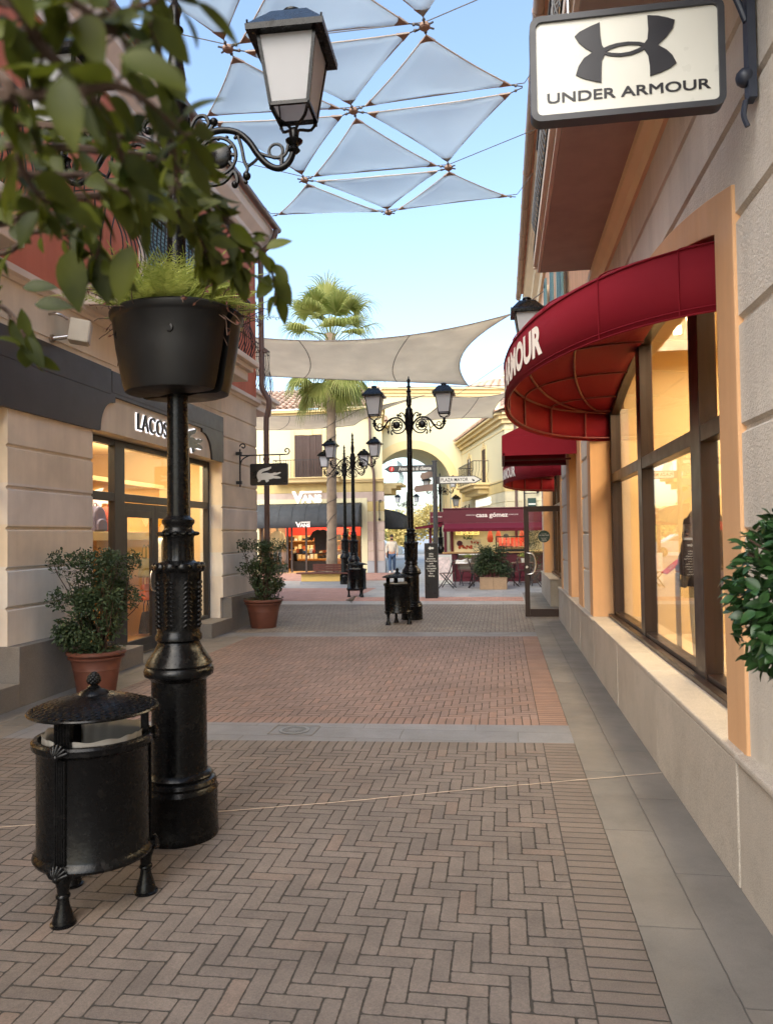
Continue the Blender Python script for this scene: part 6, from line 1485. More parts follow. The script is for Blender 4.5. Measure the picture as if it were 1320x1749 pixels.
for pix, n in stems:
    path = spline([seen(x, y, d_ * 1.25) for x, y, d_ in pix], 7); N = len(path)
    tw.tube(path, [0.0055 - 0.004 * i / (N - 1) for i in range(N)], 5)
    s0 = 0.25 if pix[0][0] < -300 else 0.0
    for k in range(int(n * 1.3)):
        f = s0 + (1 - s0) * (k + rd.random()) / n; i = min(N - 2, int(f * (N - 1))); p = path[i].lerp(path[i + 1], f * (N - 1) - i)
        dr = (path[i + 1] - path[i]).normalized()
        d = (dr * 0.5 + Vector((rd.gauss(0, .7), rd.gauss(0, .7), rd.gauss(-0.35, .6)))).normalized()
        nr = Vector((rd.gauss(0, .6), -0.7 + rd.gauss(0, .5), 0.6 + rd.gauss(0, .4)))
        L = rd.uniform(0.019, 0.04); st = d * 0.008
        tw.tube([p, p + st], 0.0011, 4); leaf2(lf, p + st, d, nr, L, L * rd.uniform(0.44, 0.58), rd.uniform(0, .3))
for px, py, dist, dx, dz, L in ((205, 95, .42, .9, -.35, .040), (105, 130, .42, .15, -1, .039), (470, 470, .9, .5, -.9, .045), (455, 425, .88, .7, .3, .035), (40, 492, .92, 1, .1, .042), (60, 520, .9, 1, .0, .046), (25, 545, .92, .5, -.9, .055), (40, 575, .9, .6, -.9, .045), (120, 425, .7, .1, -1, .06), (165, 430, .7, .2, -1, .05), (225, 420, .66, -.3, -1, .055)):
    leaf2(lf, seen(px, py, dist * 1.25), _R * dx + _U * dz, -_fw + _U * 0.5, L * 1.05, L * 0.52, 0.15)
tw.build('twigs', M_twig, t); lf.build('foliage', M_branchleaf, t, fix=False, smooth=70)
# ------------------------------------------------------------------ plaza: cream shop building at the far left
VY = 33.3
vb = thing('cream_shop_building', 'cream two storey shop building with brown shuttered window and grey awning across the plaza', 'building', (-10, 36, 0))
M_vcream = mat('cream_plaster', lin(212, 202, 164), 0.9, var=0.05, vs=0.5, bs=40, bd=0.004)
M_vyel = mat('yellow_trim', lin(220, 198, 146), 0.85, var=0.05, vs=0.8)
M_vcourse = course_mat('pastel_courses', (lin(194, 183, 148), lin(188, 168, 156), lin(196, 174, 120)), 0.52, 0.44, bs=40, bd=0.004, seed=8)
M_greyp = mat('grey_stone_base', lin(150, 152, 156), 0.8, var=0.08, vs=1)
mb = MB()
body = [(-16, VY + 0.05), (-5.18, VY + 0.05), (-6.5, 41.0), (-16, 41.0)]
mb.prism(body, lambda u, v, d: (u, v, d), 4.06, 7.2); mb.box(-16, -10.86, VY + 0.05, 40.5, 0, 4.05); mb.prism([(-6.05, VY + 0.05), (-5.18, VY + 0.05), (-6.5, 41), (-7.3, 41)], lambda u, v, d: (u, v, d), 0, 4.055); mb.box(-10.86, -6.05, VY + 0.05, VY + 0.5, 3.12, 4.05)
mb.build('plaster_wall', M_vcream, vb)
mb = MB()
for k in range(8):
    z0 = 0.53 + 0.44 * k; z1 = min(z0 + 0.42, 4.02)
    for a, b in ((-14, -11.0), (-5.9, -5.15)) if z1 < 3.4 else ((-14, -5.15),): mb.box(a, b, VY + 0.02, VY + 0.3, z0, z1)
    mb.prism([(-5.15, VY + 0.03), (-5.12, VY + 0.03), (-6.42, 40.9), (-6.5, 40.9)], lambda u, v, d: (u, v, d), z0, z1)
mb.build('pastel_rustication', M_vcourse, vb, bevel=0.01)
mb = MB(); mb.box(-6.16, -5.88, VY - 0.01, VY + 0.3, 0, 3.32); mb.box(-11.1, -10.85, VY - 0.01, VY + 0.3, 0, 3.32); mb.box(-10.84, -6.165, VY - 0.01, VY + 0.3, 3.12, 3.32); mb.build('door_surround', M_vcream, vb, bevel=0.01)
mb = MB(); mb.box(-5.9, -5.10, VY - 0.03, VY + 0.3, 0, 0.52); mb.build('stone_base', M_greyp, vb, bevel=0.01); mb = MB(); mb.box(-14, -11, VY - 0.03, VY + 0.3, 0, 0.52); mb.build('stone_base', M_greyp, vb, bevel=0.01)
mb = MB()
for z0, z1, o in ((4.04, 4.12, 0.05), (4.125, 4.2, 0.1), (6.9, 6.98, 0.03), (7.0, 7.2, 0.12), (7.205, 7.32, 0.3)): mb.prism([(-16, VY - o), (-5.15 + o * 0.6, VY - o), (-6.5 + o * .6, 41), (-16, 41)], lambda u, v, d: (u, v, d), z0, z1)
mb.build('moulding', M_vyel, vb, bevel=0.008)
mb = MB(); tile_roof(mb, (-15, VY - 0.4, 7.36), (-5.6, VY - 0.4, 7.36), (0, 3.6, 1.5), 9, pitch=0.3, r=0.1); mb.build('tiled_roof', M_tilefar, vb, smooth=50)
mb = MB(); mb.box(-9.36, -9.17, VY - 0.02, VY + 0.1, 4.2, 6.45); mb.box(-7.89, -7.70, VY - 0.02, VY + 0.1, 4.2, 6.45); mb.box(-9.165, -7.895, VY - 0.02, VY + 0.1, 6.22, 6.45); mb.box(-8.72, -8.34, VY - 0.05, VY + 0.1, 6.2, 6.62)
w = mb.build('window_surround', M_vyel, vb, bevel=0.01)
for a in (-9.16, -8.525):
    mb = MB(); bx = lambda u, v, d: None
    mb.box(a, a + 0.05, VY - 0.02, VY + 0.04, 4.22, 6.21); mb.box(a + 0.58, a + 0.63, VY - 0.02, VY + 0.04, 4.22, 6.21)
    mb.box(a + 0.29, a + 0.34, VY - 0.02, VY + 0.04, 4.22, 6.21); mb.box(a + 0.05, a + 0.58, VY + 0.01, VY + 0.04, 4.22, 6.21)
    for k in range(30): mb.box(a + 0.05, a + 0.58, VY - 0.005, VY + 0.009, 4.28 + k * 0.064, 4.32 + k * 0.064)
    mb.build('shutter', M_shutB, w, world=False)
mb = MB(); mb.box(-10.1, -7.0, VY - 0.62, VY, 4.22, 4.27); mb.box(-10.05, -7.05, VY - 0.52, VY, 4.05, 4.218); sl = mb.build('balcony_slab', M_vyel, vb, bevel=0.01)
mb = MB(); 
for k in range(26): mb.tube([(-10.0 + k * 0.115, VY - 0.55, 4.27), (-10.0 + k * 0.115, VY - 0.55, 5.05)], 0.010, 5)
mb.bar((-10.02, VY - 0.55, 5.05), (-7.1, VY - 0.55, 5.05), 0.03); mb.bar((-7.12, VY - 0.55, 5.05), (-7.12, VY, 5.05), 0.03); mb.bar((-10.0, VY - 0.55, 5.05), (-10.0, VY, 5.05), 0.03)
mb.build('balcony_railing', M_iron, sl, world=False)
mb = MB(); mb.tube(spline([(-5.72, VY - 0.1, 7.2), (-5.66, VY - 0.1, 5), (-5.55, VY - 0.1, 4.4), (-5.55, VY - 0.08, 3.0), (-5.52, VY - 0.08, 0)], 4), 0.06, 8); mb.build('downpipe', M_downpipe, vb, smooth=50)
# side balcony and side awning past the corner
mb = MB()
for o, z0, z1 in ((1.3, 3.98, 4.10), (1.05, 3.85, 3.979), (0.8, 3.6, 3.849)): mb.box(-6.2, -5.9 + o, 35.4, 37.2, z0, z1)
sl = mb.build('balcony_slab', M_vyel, vb, bevel=0.01)
mb = MB(); curvy_rail(mb, [(-4.8, 35.5, 0), (-4.8, 37.1, 0)], 4.1, 5.15, sp=0.2, r=0.010, out=lambda a, b: Vector((1, 0, 0)), bulge=0.1); curvy_rail(mb, [(-5.7, 35.5, 0), (-4.8, 35.5, 0)], 4.1, 5.15, sp=0.25, r=0.010, out=lambda a, b: Vector((0, -1, 0))); mb.build('balcony_railing', M_iron, sl, world=False)
M_vawn = mat('slate_grey_canvas', lin(56, 59, 62), 0.8, var=0.08, vs=1.5)
def curved_awning(parent_lab, base, fn, L, dep, z0, zv, z1, segs=8, lab2=None):
    t = thing('curved_awning', parent_lab, 'awning', base)
    pr = [(dep, z0), (dep, zv)] + [(dep * math.cos(math.radians(a)), zv + (z1 - zv) * math.sin(math.radians(a))) for a in range(10, 91, 10)]
    mb = MB(); n = len(pr); vs = [fn(0, o, z) for o, z in pr] + [fn(L, o, z) for o, z in pr]
    fs = [(i, i + 1, n + i + 1, n + i) for i in range(n - 1)]
    vs += [fn(0, 0, z0), fn(L, 0, z0)]; fs += [tuple(range(n)) + (2 * n,), tuple(range(n, 2 * n)) + (2 * n + 1,)]
    mb.add(vs, fs); o = mb.build('canopy', M_vawn, t, smooth=35); o.modifiers.new('cloth', 'SOLIDIFY').thickness = 0.01
    mb = MB()
    for k in range(segs + 1):
        x = L * k / segs; mb.tube([fn(x, o + 0.006, z + 0.004) for o, z in pr[1:]], 0.012, 5)
    mb.build('seam', M_vawn, t); return t
va_ = curved_awning('slate grey curved awning lettered in white over the cream shop entrance', (-8.4, VY, 2.6), lambda x, o, z: (-10.9 + x, VY - o - 0.01, z), 4.78, 0.9, 2.03, 2.32, 3.1)
def bar_word(mb, x0, x1, z0, z1, y, ex):
    h = z1 - z0; w = x1 - x0
    def fit(tx, a, b, c, e):
        vs, fs = text2d(tx, 1.0, 0.045, 1.0, 'LEFT', extrude=ex)
        xs = [v[0] for v in vs]; ys = [v[1] for v in vs]; k = (b - a) / (max(xs) - min(xs)); q = (e - c) / (max(ys) - min(ys))
        mb.add([(a + (v[0] - min(xs)) * k, y - v[2], c + (v[1] - min(ys)) * q) for v in vs], fs)
    fit('V', x0, x0 + 0.40 * w, z0, z1); fit('ANS', x0 + 0.31 * w, x1, z0, z0 + 0.70 * h)
    mb.box(x0 + 0.28 * w, x1, y - ex, y + ex, z0 + 0.83 * h, z1)
mb = MB(); bar_word(mb, -8.92, -8.25, 2.05, 2.29, VY - 0.925, 0.002); mb.build('white_lettering', M_letterW, va_, fix=False)
curved_awning('plain slate grey awning round the corner of the cream building', (-5.2, 37, 2.4), lambda x, o, z: (-5.75 + o, 35.2 + x, z), 3.4, 1.25, 1.95, 2.1, 2.9)
t = thing('lit_wall_lettering', 'large white lit capital letters on the pastel wall above grey awning', 'sign', (-8.6, VY, 3.7))
mb = MB(); bar_word(mb, -9.30, -7.93, 3.14, 3.68, VY - 0.05, 0.03); mb.build('letters', M_halobright, t, fix=False)
t = thing('iron_wall_bracket', 'tall narrow iron bracket on the corner of the pastel building', 'bracket', (-5.3, VY, 2.9))
mb = MB(); mb.tube([(-5.32, VY - 0.1, 2.3), (-5.32, VY - 0.1, 3.15)], 0.022, 6); mb.tube([(p[0], VY - 0.1, p[1]) for p in scroll(-5.27, 3.15, 0.07, 1.0, PI, -1)], 0.02, 6); mb.sphere((-5.32, VY - 0.1, 2.36), 0.06, 8, 5); mb.tube([(-5.32, VY, 2.6), (-5.32, VY - 0.1, 2.6)], 0.02, 6); mb.build('iron', M_iron, t)
# its lit interior
mb = MB()
mb.box(-10.85, -6.1, VY + 0.1, 39.0, 0.0, 0.02, 0); mb.box(-10.85, -6.1, VY + 0.1, 39.0, 3.0, 3.05, 1); mb.box(-10.85, -6.1, 38.9, 39.0, 0.02, 3.0, 2); mb.box(-10.85, -10.8, VY + 0.1, 38.9, 0.02, 3.0, 2); mb.box(-6.15, -6.1, VY + 0.5, 38.9, 0.02, 3.0, 2)
mb.box(-10.8, -6.9, 37.3, 37.4, 1.66, 2.1, 3)
mb.build('shop_interior', [M_wood, M_warmceil, mat('tan_shop_wall', lin(140, 108, 78), 0.8), mat('red_frieze', lin(206, 48, 34), 0.6, emit=0.12)], vb)
mb = MB()
for x in (-10.8, -9.62, -9.42, -8.75, -7.75, -7.0, -6.22): mb.box(x, x + 0.07, VY + 0.12, VY + 0.2, 0.02, 3.0)
mb.box(-10.8, -6.2, VY + 0.121, VY + 0.199, 2.86, 2.95); mb.box(-10.73, -9.62, VY + 0.12, VY + 0.2, 0.02, 0.4); mb.box(-7.0, -6.2, VY + 0.12, VY + 0.2, 0.02, 0.1)
f = mb.build('shopfront_frame', mat('dark_brown_frame', lin(52, 38, 34), 0.45), vb)
mb = MB(); mb.box(-10.73, -9.62, VY + 0.155, VY + 0.163, 0.4, 2.86); mb.box(-7.68, -6.2, VY + 0.155, VY + 0.163, 0.1, 2.86); mb.build('shopfront_glass', M_glass, f, world=False)
area('shop_ceiling_lamp', (-8.4, 35.6, 2.9), 4.2, 2.4, 62, (1.0, 0.78, 0.5))
mannequin('mannequin', 'mannequin in cream top and hat in the left shop window across the plaza', (-10.25, VY + 0.8, 0.4), -1.4, Mcrm, Mmq, Mdk, False, Mcrm)
mannequin('mannequin', 'mannequin in rust orange jacket, hat and jeans in the right shop window across the plaza', (-6.95, VY + 0.8, 0.12), -1.6, Mjo, Mmq, Mjn, False, Mcrm)
t = thing('hanging_shirt', 'big black T-shirt displayed on a hanger in the shop doorway', 'shirt', (-8.33, 34.6, 1.5))
mb = MB(); sh = [(-0.27, 0), (0.27, 0), (0.29, 0.55), (0.30, 0.62), (0.42, 0.42), (0.55, 0.55), (0.36, 0.88), (0.12, 0.98), (0.0, 0.93), (-0.12, 0.98), (-0.36, 0.88), (-0.55, 0.55), (-0.42, 0.42), (-0.30, 0.62), (-0.29, 0.55)]
mb.prism([(u, v - 0.5) for u, v in sh], lambda u, v, d: (u, d, v), -0.06, 0.06); mb.build('cloth', Mdk, t, world=False, bevel=0.03)
mb = MB(); mb.tube(spline([(0, 0, 0.44), (0, 0, 0.52), (0.03, 0, 0.57), (0, 0, 0.6)], 4), 0.008, 5); mb.tube([(0, 0, 0.6), (0, 0, 1.4)], 0.01, 5); mb.build('hanger', M_steel, t, world=False)
t = thing('display_table', 'dark display table piled with folded clothes inside the far shop', 'display table', (-8.8, 35.4, 0.02))
mb = MB(); mb.box(-1.1, 1.0, -0.4, 0.4, 0.0, 0.45); mb.box(-1.05, 0.95, -0.36, 0.36, 0.8, 0.84)
for x in (-1.0, 0.9): mb.box(x, x + 0.05, -0.3, 0.3, 0.45, 0.8)
mb.build('table', Mdk, t, world=False)
rd = random.Random(3); pal = [Mcrm, Mjo, Mdk, Mjn, Lye, M_white, Lrd, Mjk]
for k in range(12):
    x = -0.95 + 0.16 * k; tt = thing('folded_clothes', ['cream folded pile at the left of display table', 'rust folded pile second on display table', 'black folded pile third on display table', 'blue folded pile fourth on display table', 'yellow folded pile fifth on display table', 'white folded pile sixth on display table', 'brick red folded pile seventh on display table', 'brown folded pile eighth on display table', 'cream folded pile ninth on display table', 'rust folded pile tenth on display table', 'black folded pile eleventh on display table', 'blue folded pile at the right of display table'][k], 'clothes', (-8.8 + x, 35.3, 0.86), 0, 'folded clothes on the display table')
    mb = MB()
    for j in range(rd.randint(2, 6)): mb.box(-0.07, 0.07, -0.14, 0.14, j * 0.035, j * 0.035 + 0.03)
    mb.build('stack', pal[k % 8], tt, world=False, bevel=0.008)
t = thing('clothes_wall', 'shelved rear wall of caps and shirts inside the far shop', 'shelving', (-9.1, 37.2, 0))
mb = MB()
for z in (0.5, 0.95, 1.4): mb.box(-9.4 + 8.0, -6.25 + 8.0, -0.25, 0.05, z, z + 0.04)
mb.box(-1.4, 1.75, 0.05, 0.1, 0.0, 1.7); mb.build('shelves', M_wood, t, world=False)
mb = [MB() for _ in range(4)]
for z in (0.54, 0.99, 1.44):
    for k in range(15):
        b = mb[rd.randint(0, 3)]; b.box(-1.35 + k * 0.2, -1.2 + k * 0.2, -0.2, -0.02, z, z + rd.uniform(0.1, 0.3))
for b, m in zip(mb, (Mdk, M_white, Mjo, Mcrm)): b.build('goods', m, t, world=False, bevel=0.01)
# ------------------------------------------------------------------ arch building
AN = math.radians(13.0); dv = Vector((-math.sin(AN), math.cos(AN), 0)); wv = Vector((math.cos(AN), math.sin(AN), 0)); AC = Vector((-4.78, 41.3, 0))
ab = thing('archway_building', 'tall cream building pierced by a wide round archway', 'building', AC)
afn = lambda u, v, d: tuple(AC + wv * u + dv * d + Vector((0, 0, v)))
n = 30; inn = [(-2.15, 0)] + [(-2.15 * math.cos(PI * k / n), 4.2 + 2.15 * math.sin(PI * k / n)) for k in range(n + 1)] + [(2.15, 0)]
def outp(u, v, k): 
    return None
out = [(-5.0, 0)]
for k in range(n + 1):
    f = k / n
    if f < 0.25: out.append((-5.0, 4.2 + 5.4 * f / 0.25))
    elif f <= 0.75: out.append((-5.0 + 12.5 * (f - 0.25) / 0.5, 9.6))
    else: out.append((7.5, 9.6 - 5.4 * (f - 0.75) / 0.25))
out.append((7.5, 0))
mb = MB(); mb.ring(out, inn, afn, 0, 4.6); mb.build('plaster_wall', M_vcream, ab)
mb = MB(); ri = [(-2.16 * math.cos(PI * k / n), 4.2 + 2.16 * math.sin(PI * k / n)) for k in range(n + 1)]; ro = [(-2.62 * math.cos(PI * k / n), 4.2 + 2.62 * math.sin(PI * k / n)) for k in range(n + 1)]
mb.ring(ro, ri, afn, -0.05, 0.1); mb.ring([(-2.62, 0), (-2.62, 4.199)], [(-2.16, 0), (-2.16, 4.199)], afn, -0.05, 0.1); mb.ring([(2.16, 0), (2.16, 4.199)], [(2.62, 0), (2.62, 4.199)], afn, -0.05, 0.1)
mb.build('arch_moulding', M_vyel, ab)
mb = MB()
for z0, z1, o in ((9.25, 9.42, 0.06), (9.425, 9.6, 0.14), (9.605, 9.72, 0.26)): mb.prism([(-5.1, -o), (7.6, -o), (7.6, 4.8), (-5.1, 4.8)], lambda u, v, d: afn(u, d, v), z0, z1)
mb.build('cornice', M_vyel, ab)
for u0 in (1.2, 2.6):
    mb = MB(); mb.ring([(u0 - 0.38, 3.0)] + [(u0 - 0.38 * math.cos(PI * k / 12), 4.1 + 0.38 * math.sin(PI * k / 12)) for k in range(13)] + [(u0 + 0.38, 3.0)], [(u0 - 0.30, 3.0)] + [(u0 - 0.30 * math.cos(PI * k / 12), 4.1 + 0.30 * math.sin(PI * k / 12)) for k in range(13)] + [(u0 + 0.30, 3.0)], lambda u, v, d: afn(2.148 - d, v, u), 0, 0.04)
    o = mb.build('niche', M_vyel, ab)
# small tiled canopy on the arch wall, partly behind the mid lamp
t = thing('tiled_hood', 'little tiled canopy on the cream wall behind the mid lamp lantern', 'roof', afn(-2.2, 8.2, -0.3))
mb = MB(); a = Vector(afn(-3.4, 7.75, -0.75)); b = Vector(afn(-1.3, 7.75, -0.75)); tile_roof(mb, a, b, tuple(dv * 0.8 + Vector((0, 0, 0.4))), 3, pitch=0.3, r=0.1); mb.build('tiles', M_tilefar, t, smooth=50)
mb = MB(); mb.prism([(-3.5, -0.7), (-1.2, -0.7), (-1.2, 0), (-3.5, 0)], lambda u, v, d: afn(u, d, v), 7.55, 7.72); mb.build('moulding', M_vyel, t)
# ------------------------------------------------------------------ angled cream building on the right
hN = Vector((0.18, 32.0, 0)); 
hb = thing('angled_cream_building', 'cream building set at an angle on the right with balcony and yellow cornice', 'building', hN)
hfn = lambda u, v, d: tuple(hN + dv * u - wv * d + Vector((0, 0, v)))     # u along the facade, d out of it
pf = [hN, hN + dv * 10.1, Vector((9, 44, 0)), Vector((9, 32.0, 0))]
mb = MB(); mb.prism([(p.x, p.y) for p in pf], lambda u, v, d: (u, v, d), 0, 6.3); mb.build('plaster_wall', M_vcream, hb)
mb = MB()
for k in range(8):
    z0 = 0.4 + 0.43 * k
    mb.prism([(0.02, -0.1), (10.1, -0.1), (10.1, 0.03), (-0.03, 0.03)], lambda u, v, d: hfn(u, d, v), z0, z0 + 0.405); mb.box(0.22, 9, 31.97, 32.1, z0, z0 + 0.405)
mb.build('pastel_rustication', course_mat('yellow_courses', (lin(212, 190, 132), lin(212, 202, 170), lin(212, 186, 122)), 0.4, 0.43, bs=40, seed=5), hb, bevel=0.01)
mb = MB()
for z0, z1, o in ((3.86, 3.93, 0.06), (5.98, 6.03, 0.02), (6.25, 6.42, 0.12), (6.425, 6.58, 0.26), (6.585, 6.66, 0.4)):
    mb.prism([(-o * 0.5, -0.3), (10.1, -0.3), (10.1, o), (-o * 0.5, o)], lambda u, v, d: hfn(u, d, v), z0, z1); mb.box(0.1, 9, 32.0 - o, 32.3, z0 + 0.001, z1 - 0.001)
mb.build('cornice', M_vyel, hb)
mb = MB(); a = Vector(hfn(-0.4, 6.7, 0.45)); b = Vector(hfn(10.1, 6.7, 0.45)); tile_roof(mb, a, b, tuple(wv * 3.0 + Vector((0, 0, 1.25))), 8, pitch=0.3, r=0.1)
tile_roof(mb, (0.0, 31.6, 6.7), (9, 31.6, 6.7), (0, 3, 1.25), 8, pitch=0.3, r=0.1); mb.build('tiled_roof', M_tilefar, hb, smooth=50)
for u0, u1, z0, z1, nm in ((3.75, 4.6, 4.02, 5.62, 'shutter'), (7.4, 8.3, 4.5, 5.55, 'window')):
    mb = MB(); mb.ring([(u0 - 0.15, z0), (u0 - 0.15, z1 + 0.15), (u1 + 0.15, z1 + 0.15), (u1 + 0.15, z0)], [(u0, z0), (u0, z1), (u1, z1), (u1, z0)], hfn, -0.05, 0.03); mb.prism([((u0 + u1) / 2 - 0.15, z1 + 0.1), ((u0 + u1) / 2 + 0.15, z1 + 0.1), ((u0 + u1) / 2 + 0.15, z1 + 0.3), ((u0 + u1) / 2 - 0.15, z1 + 0.3)], hfn, 0.031, 0.06)
    w = mb.build('window_surround', M_vyel, hb)
    mb = MB()
    if nm == 'shutter':
        mb.prism([(u0, z0), (u0, z1), (u1, z1), (u1, z0)], hfn, 0.002, 0.012)
        for k in range(24): z = z0 + 0.04 + k * 0.065; mb.prism([(u0 + 0.05, z), (u0 + 0.05, z + 0.045), (u1 - 0.05, z + 0.045), (u1 - 0.05, z)], hfn, 0.013, 0.03)
        mb.build('shutter', M_shutB, w, world=False)
    else:
        mb.prism([(u0, z0), (u0, z1), (u0 + 0.3, z1), (u0 + 0.3, z0)], hfn, 0.002, 0.03); mb.prism([(u1 - 0.3, z0), (u1 - 0.3, z1), (u1, z1), (u1, z0)], hfn, 0.002, 0.03); mb.build('shutter', M_shutB, w, world=False)
        mb = MB(); mb.prism([(u0 + 0.3, z0), (u0 + 0.3, z1), (u1 - 0.3, z1), (u1 - 0.3, z0)], hfn, 0.001, 0.01); mb.build('curtained_pane', M_white, w, world=False)
mb = MB()
for z0, z1, o, e in ((3.88, 3.98, 0.85, 0.0), (3.72, 3.878, 0.72, 0.1), (3.5, 3.718, 0.5, 0.3)): mb.prism([(2.9 + e, 0.0), (7.0 - e, 0.0), (7.0 - e, o), (2.9 + e, o)], lambda u, v, d: hfn(u, d, v), z0, z1)
sl = mb.build('balcony_slab', M_vyel, hb, bevel=0.01)
mb = MB()
for a, b in (((3.0, 0.75), (6.9, 0.75)), ((3.0, 0.05), (3.0, 0.75)), ((6.9, 0.75), (6.9, 0.05))):
    L = math.hypot(a[0] - b[0], a[1] - b[1]); n = int(L / 0.13)
    for k in range(n + 1):
        f = k / n; u, d = a[0] + (b[0] - a[0]) * f, a[1] + (b[1] - a[1]) * f
        mb.tube([hfn(u, 3.98, d), hfn(u, 4.25, d + 0.09), hfn(u, 4.6, d), hfn(u, 4.98, d)], 0.007, 4)
    mb.bar(hfn(a[0], 4.98, a[1]), hfn(b[0], 4.98, b[1]), 0.03)
mb.build('balcony_railing', M_iron, sl, world=False)
mb = MB(); mb.tube([(0.62, 31.9, 6.3), (0.62, 31.9, 0)], 0.055, 8); mb.tube(spline([(0.9, 31.7, 6.55), (0.85, 31.8, 6.35), (0.62, 31.9, 6.2)], 4), 0.05, 8); mb.build('downpipe', M_downpipe, hb, smooth=50)
t = thing('white_wall_lettering', 'white capital lettering on the angled yellow wall below the balcony', 'sign', hfn(4.3, 3.1, 0))
mb = MB(); put_text(mb, 'HAWKERS', lambda u, v, d: hfn(4.35 - u, 3.12 + v, 0.06 + d), 0.46, bold=0.018, sx=1.55, extrude=0.03); mb.build('letters', M_halobright, t, fix=False)
t = thing('hanging_green_sign', 'small dark green sign hanging from a black bracket beyond the far round awning', 'sign', (1.0, 31.8, 2.9))
mb = MB(); mb.tube([(0.95, 31.85, 2.5), (0.95, 31.85, 3.5)], 0.03, 6); mb.tube([(0.95, 31.85, 3.3), (1.5, 31.85, 3.3)], 0.02, 6); mb.sphere((1.5, 31.85, 3.36), 0.06, 8, 5); mb.build('bracket', M_iron, t)
mb = MB(); mb.box(1.08, 1.42, 31.82, 31.88, 2.62, 3.1, 0); pn = mb.build('panel', mat('dark_green_panel', lin(30, 60, 52), 0.5), t); mb = MB(); mb.box(1.1, 1.4, 31.812, 31.818, 2.82, 2.88); mb.build('white_stripe', M_signW, pn, world=False)
wl = wall_lantern('small black wall lantern on scrolled bracket beside the white direction sign', hfn(7.9, 2.95, 0.05), math.atan2(-wv.y, -wv.x))
# dome tower behind
tt = thing('domed_tower', 'round tiled dome with pale finial rising behind the yellow cornice', 'tower', (0.25, 50, 0))
mb = MB(); mb.lathe([(2.9, 0), (2.9, 9.6), (3.05, 9.62), (3.05, 9.85), (3.2, 9.9), (3.2, 10.0)], 24, (0.25, 50, 0)); mb.build('drum', M_vcream, tt, smooth=30)
mb = MB(); prof = [(3.25 * math.cos(math.radians(a)) ** 0.9, 10.0 + 1.55 * math.sin(math.radians(a)) ** 1.15) for a in range(0, 90, 9)]
for k in range(36):
    a = 2 * PI * k / 36; mb.tube([(0.25 + r * math.cos(a), 50 + r * math.sin(a), z) for r, z in prof], [0.27 * max(0.12, r / 3.25) for r, z in prof], 6)
mb.lathe(prof + [(0.02, 11.6)], 36, (0.25, 50, 0)); mb.build('tiled_dome', M_tilefar, tt, smooth=60)
mb = MB(); mb.lathe([(0.22, 11.5), (0.16, 11.7), (0.1, 11.75), (0.16, 11.9), (0.06, 12.0), (0.12, 12.2), (0.03, 12.35), (0.02, 12.9), (0, 12.95)], 12, (0.25, 50, 0)); mb.build('finial', M_vcream, tt, smooth=50)
# ------------------------------------------------------------------ food kiosk
KX0, KX1, KY = -2.0, 2.3, 26.5
M_bur = mat('burgundy_lacquer', lin(94, 24, 40), 0.42, var=0.08, vs=1.2)
M_burc = cloth_mat('burgundy_canvas', lin(112, 36, 52), 0.12, 200, 0.08, 0.85)
k = thing('food_kiosk', 'burgundy food kiosk with white lettering, canvas flaps and lit counter', 'kiosk', (0.1, 28, 0))
mb = MB()
mb.prism([(KX0, KY), (KX1, KY), (KX1, 29.6), (KX0, 29.6)], lambda u, v, d: (u, v, d), 2.04, 2.52)
mb.box(KX0 - 0.03, KX1 + 0.03, KY - 0.03, 29.63, 2.521, 2.56); mb.box(KX0 - 0.02, KX1 + 0.02, KY - 0.02, 29.6, 2.0, 2.039)
mb.box(KX0 - 0.5, KX0 - 0.001, KY + 0.35, 29.0, 2.07, 2.45)
mb.build('fascia', M_bur, k, bevel=0.01)
mb = MB(); put_text(mb, 'casa gómez', lambda u, v, d: (-0.33 + u, KY - 0.004 - d, 2.30 + v), 0.21, bold=0.006, sx=1.12, extrude=0.002)
for c in (-1.05, 0.40): put_text(mb, 'AMERICANA', lambda u, v, d: (c + u, KY - 0.004 - d, 2.305 + v), 0.055, sx=1.1, extrude=0.001)
put_text(mb, 'casa gómez', lambda u, v, d: (KX0 - 0.25 + u, KY + 0.34 - d, 2.28 + v), 0.09, sx=0.9, extrude=0.001)
mb.build('white_lettering', M_letterW, k, fix=False)
mb = MB()
mb.add([(KX0 + 0.05, KY - 0.03, 2.0), (KX1, KY - 0.03, 2.0), (KX1, KY - 0.85, 1.82), (KX0 + 0.05, KY - 0.85, 1.82)], [(0, 1, 2, 3)]); mb.add([(KX0 + 0.05, KY - 0.85, 1.82), (KX1, KY - 0.85, 1.82), (KX1, KY - 0.85, 1.74), (KX0 + 0.05, KY - 0.85, 1.74)], [(0, 1, 2, 3)])
mb.add([(KX0 - 0.05, KY + 0.1, 2.06), (KX0 - 0.05, 29.4, 2.06), (KX0 - 1.0, 29.4, 1.92), (KX0 - 1.0, KY + 0.1, 1.92)], [(0, 1, 2, 3)]); mb.add([(KX0 - 0.05, KY + 0.1, 2.06), (KX0 - 1.0, KY + 0.1, 1.92), (KX0 - 1.0, KY + 0.1, 1.85), (KX0 - 0.05, KY + 0.1, 1.92)], [(0, 1, 2, 3)])
o = mb.build('canvas_flap', M_burc, k, fix=False); o.modifiers.new('cloth', 'SOLIDIFY').thickness = 0.02
for x, y in ((KX0 + 0.06, KY + 0.06), (KX0 - 0.5, KY + 0.45), (KX1 - 0.08, KY + 0.06), (0.55, 29.5), (-1.9, 29.5), (KX1 - 0.08, 29.5)):
    mb = MB(); mb.box(x - 0.05, x + 0.05, y - 0.05, y + 0.05, 0, 2.0); mb.build('post', M_bur, k, bevel=0.005)
mb = MB()
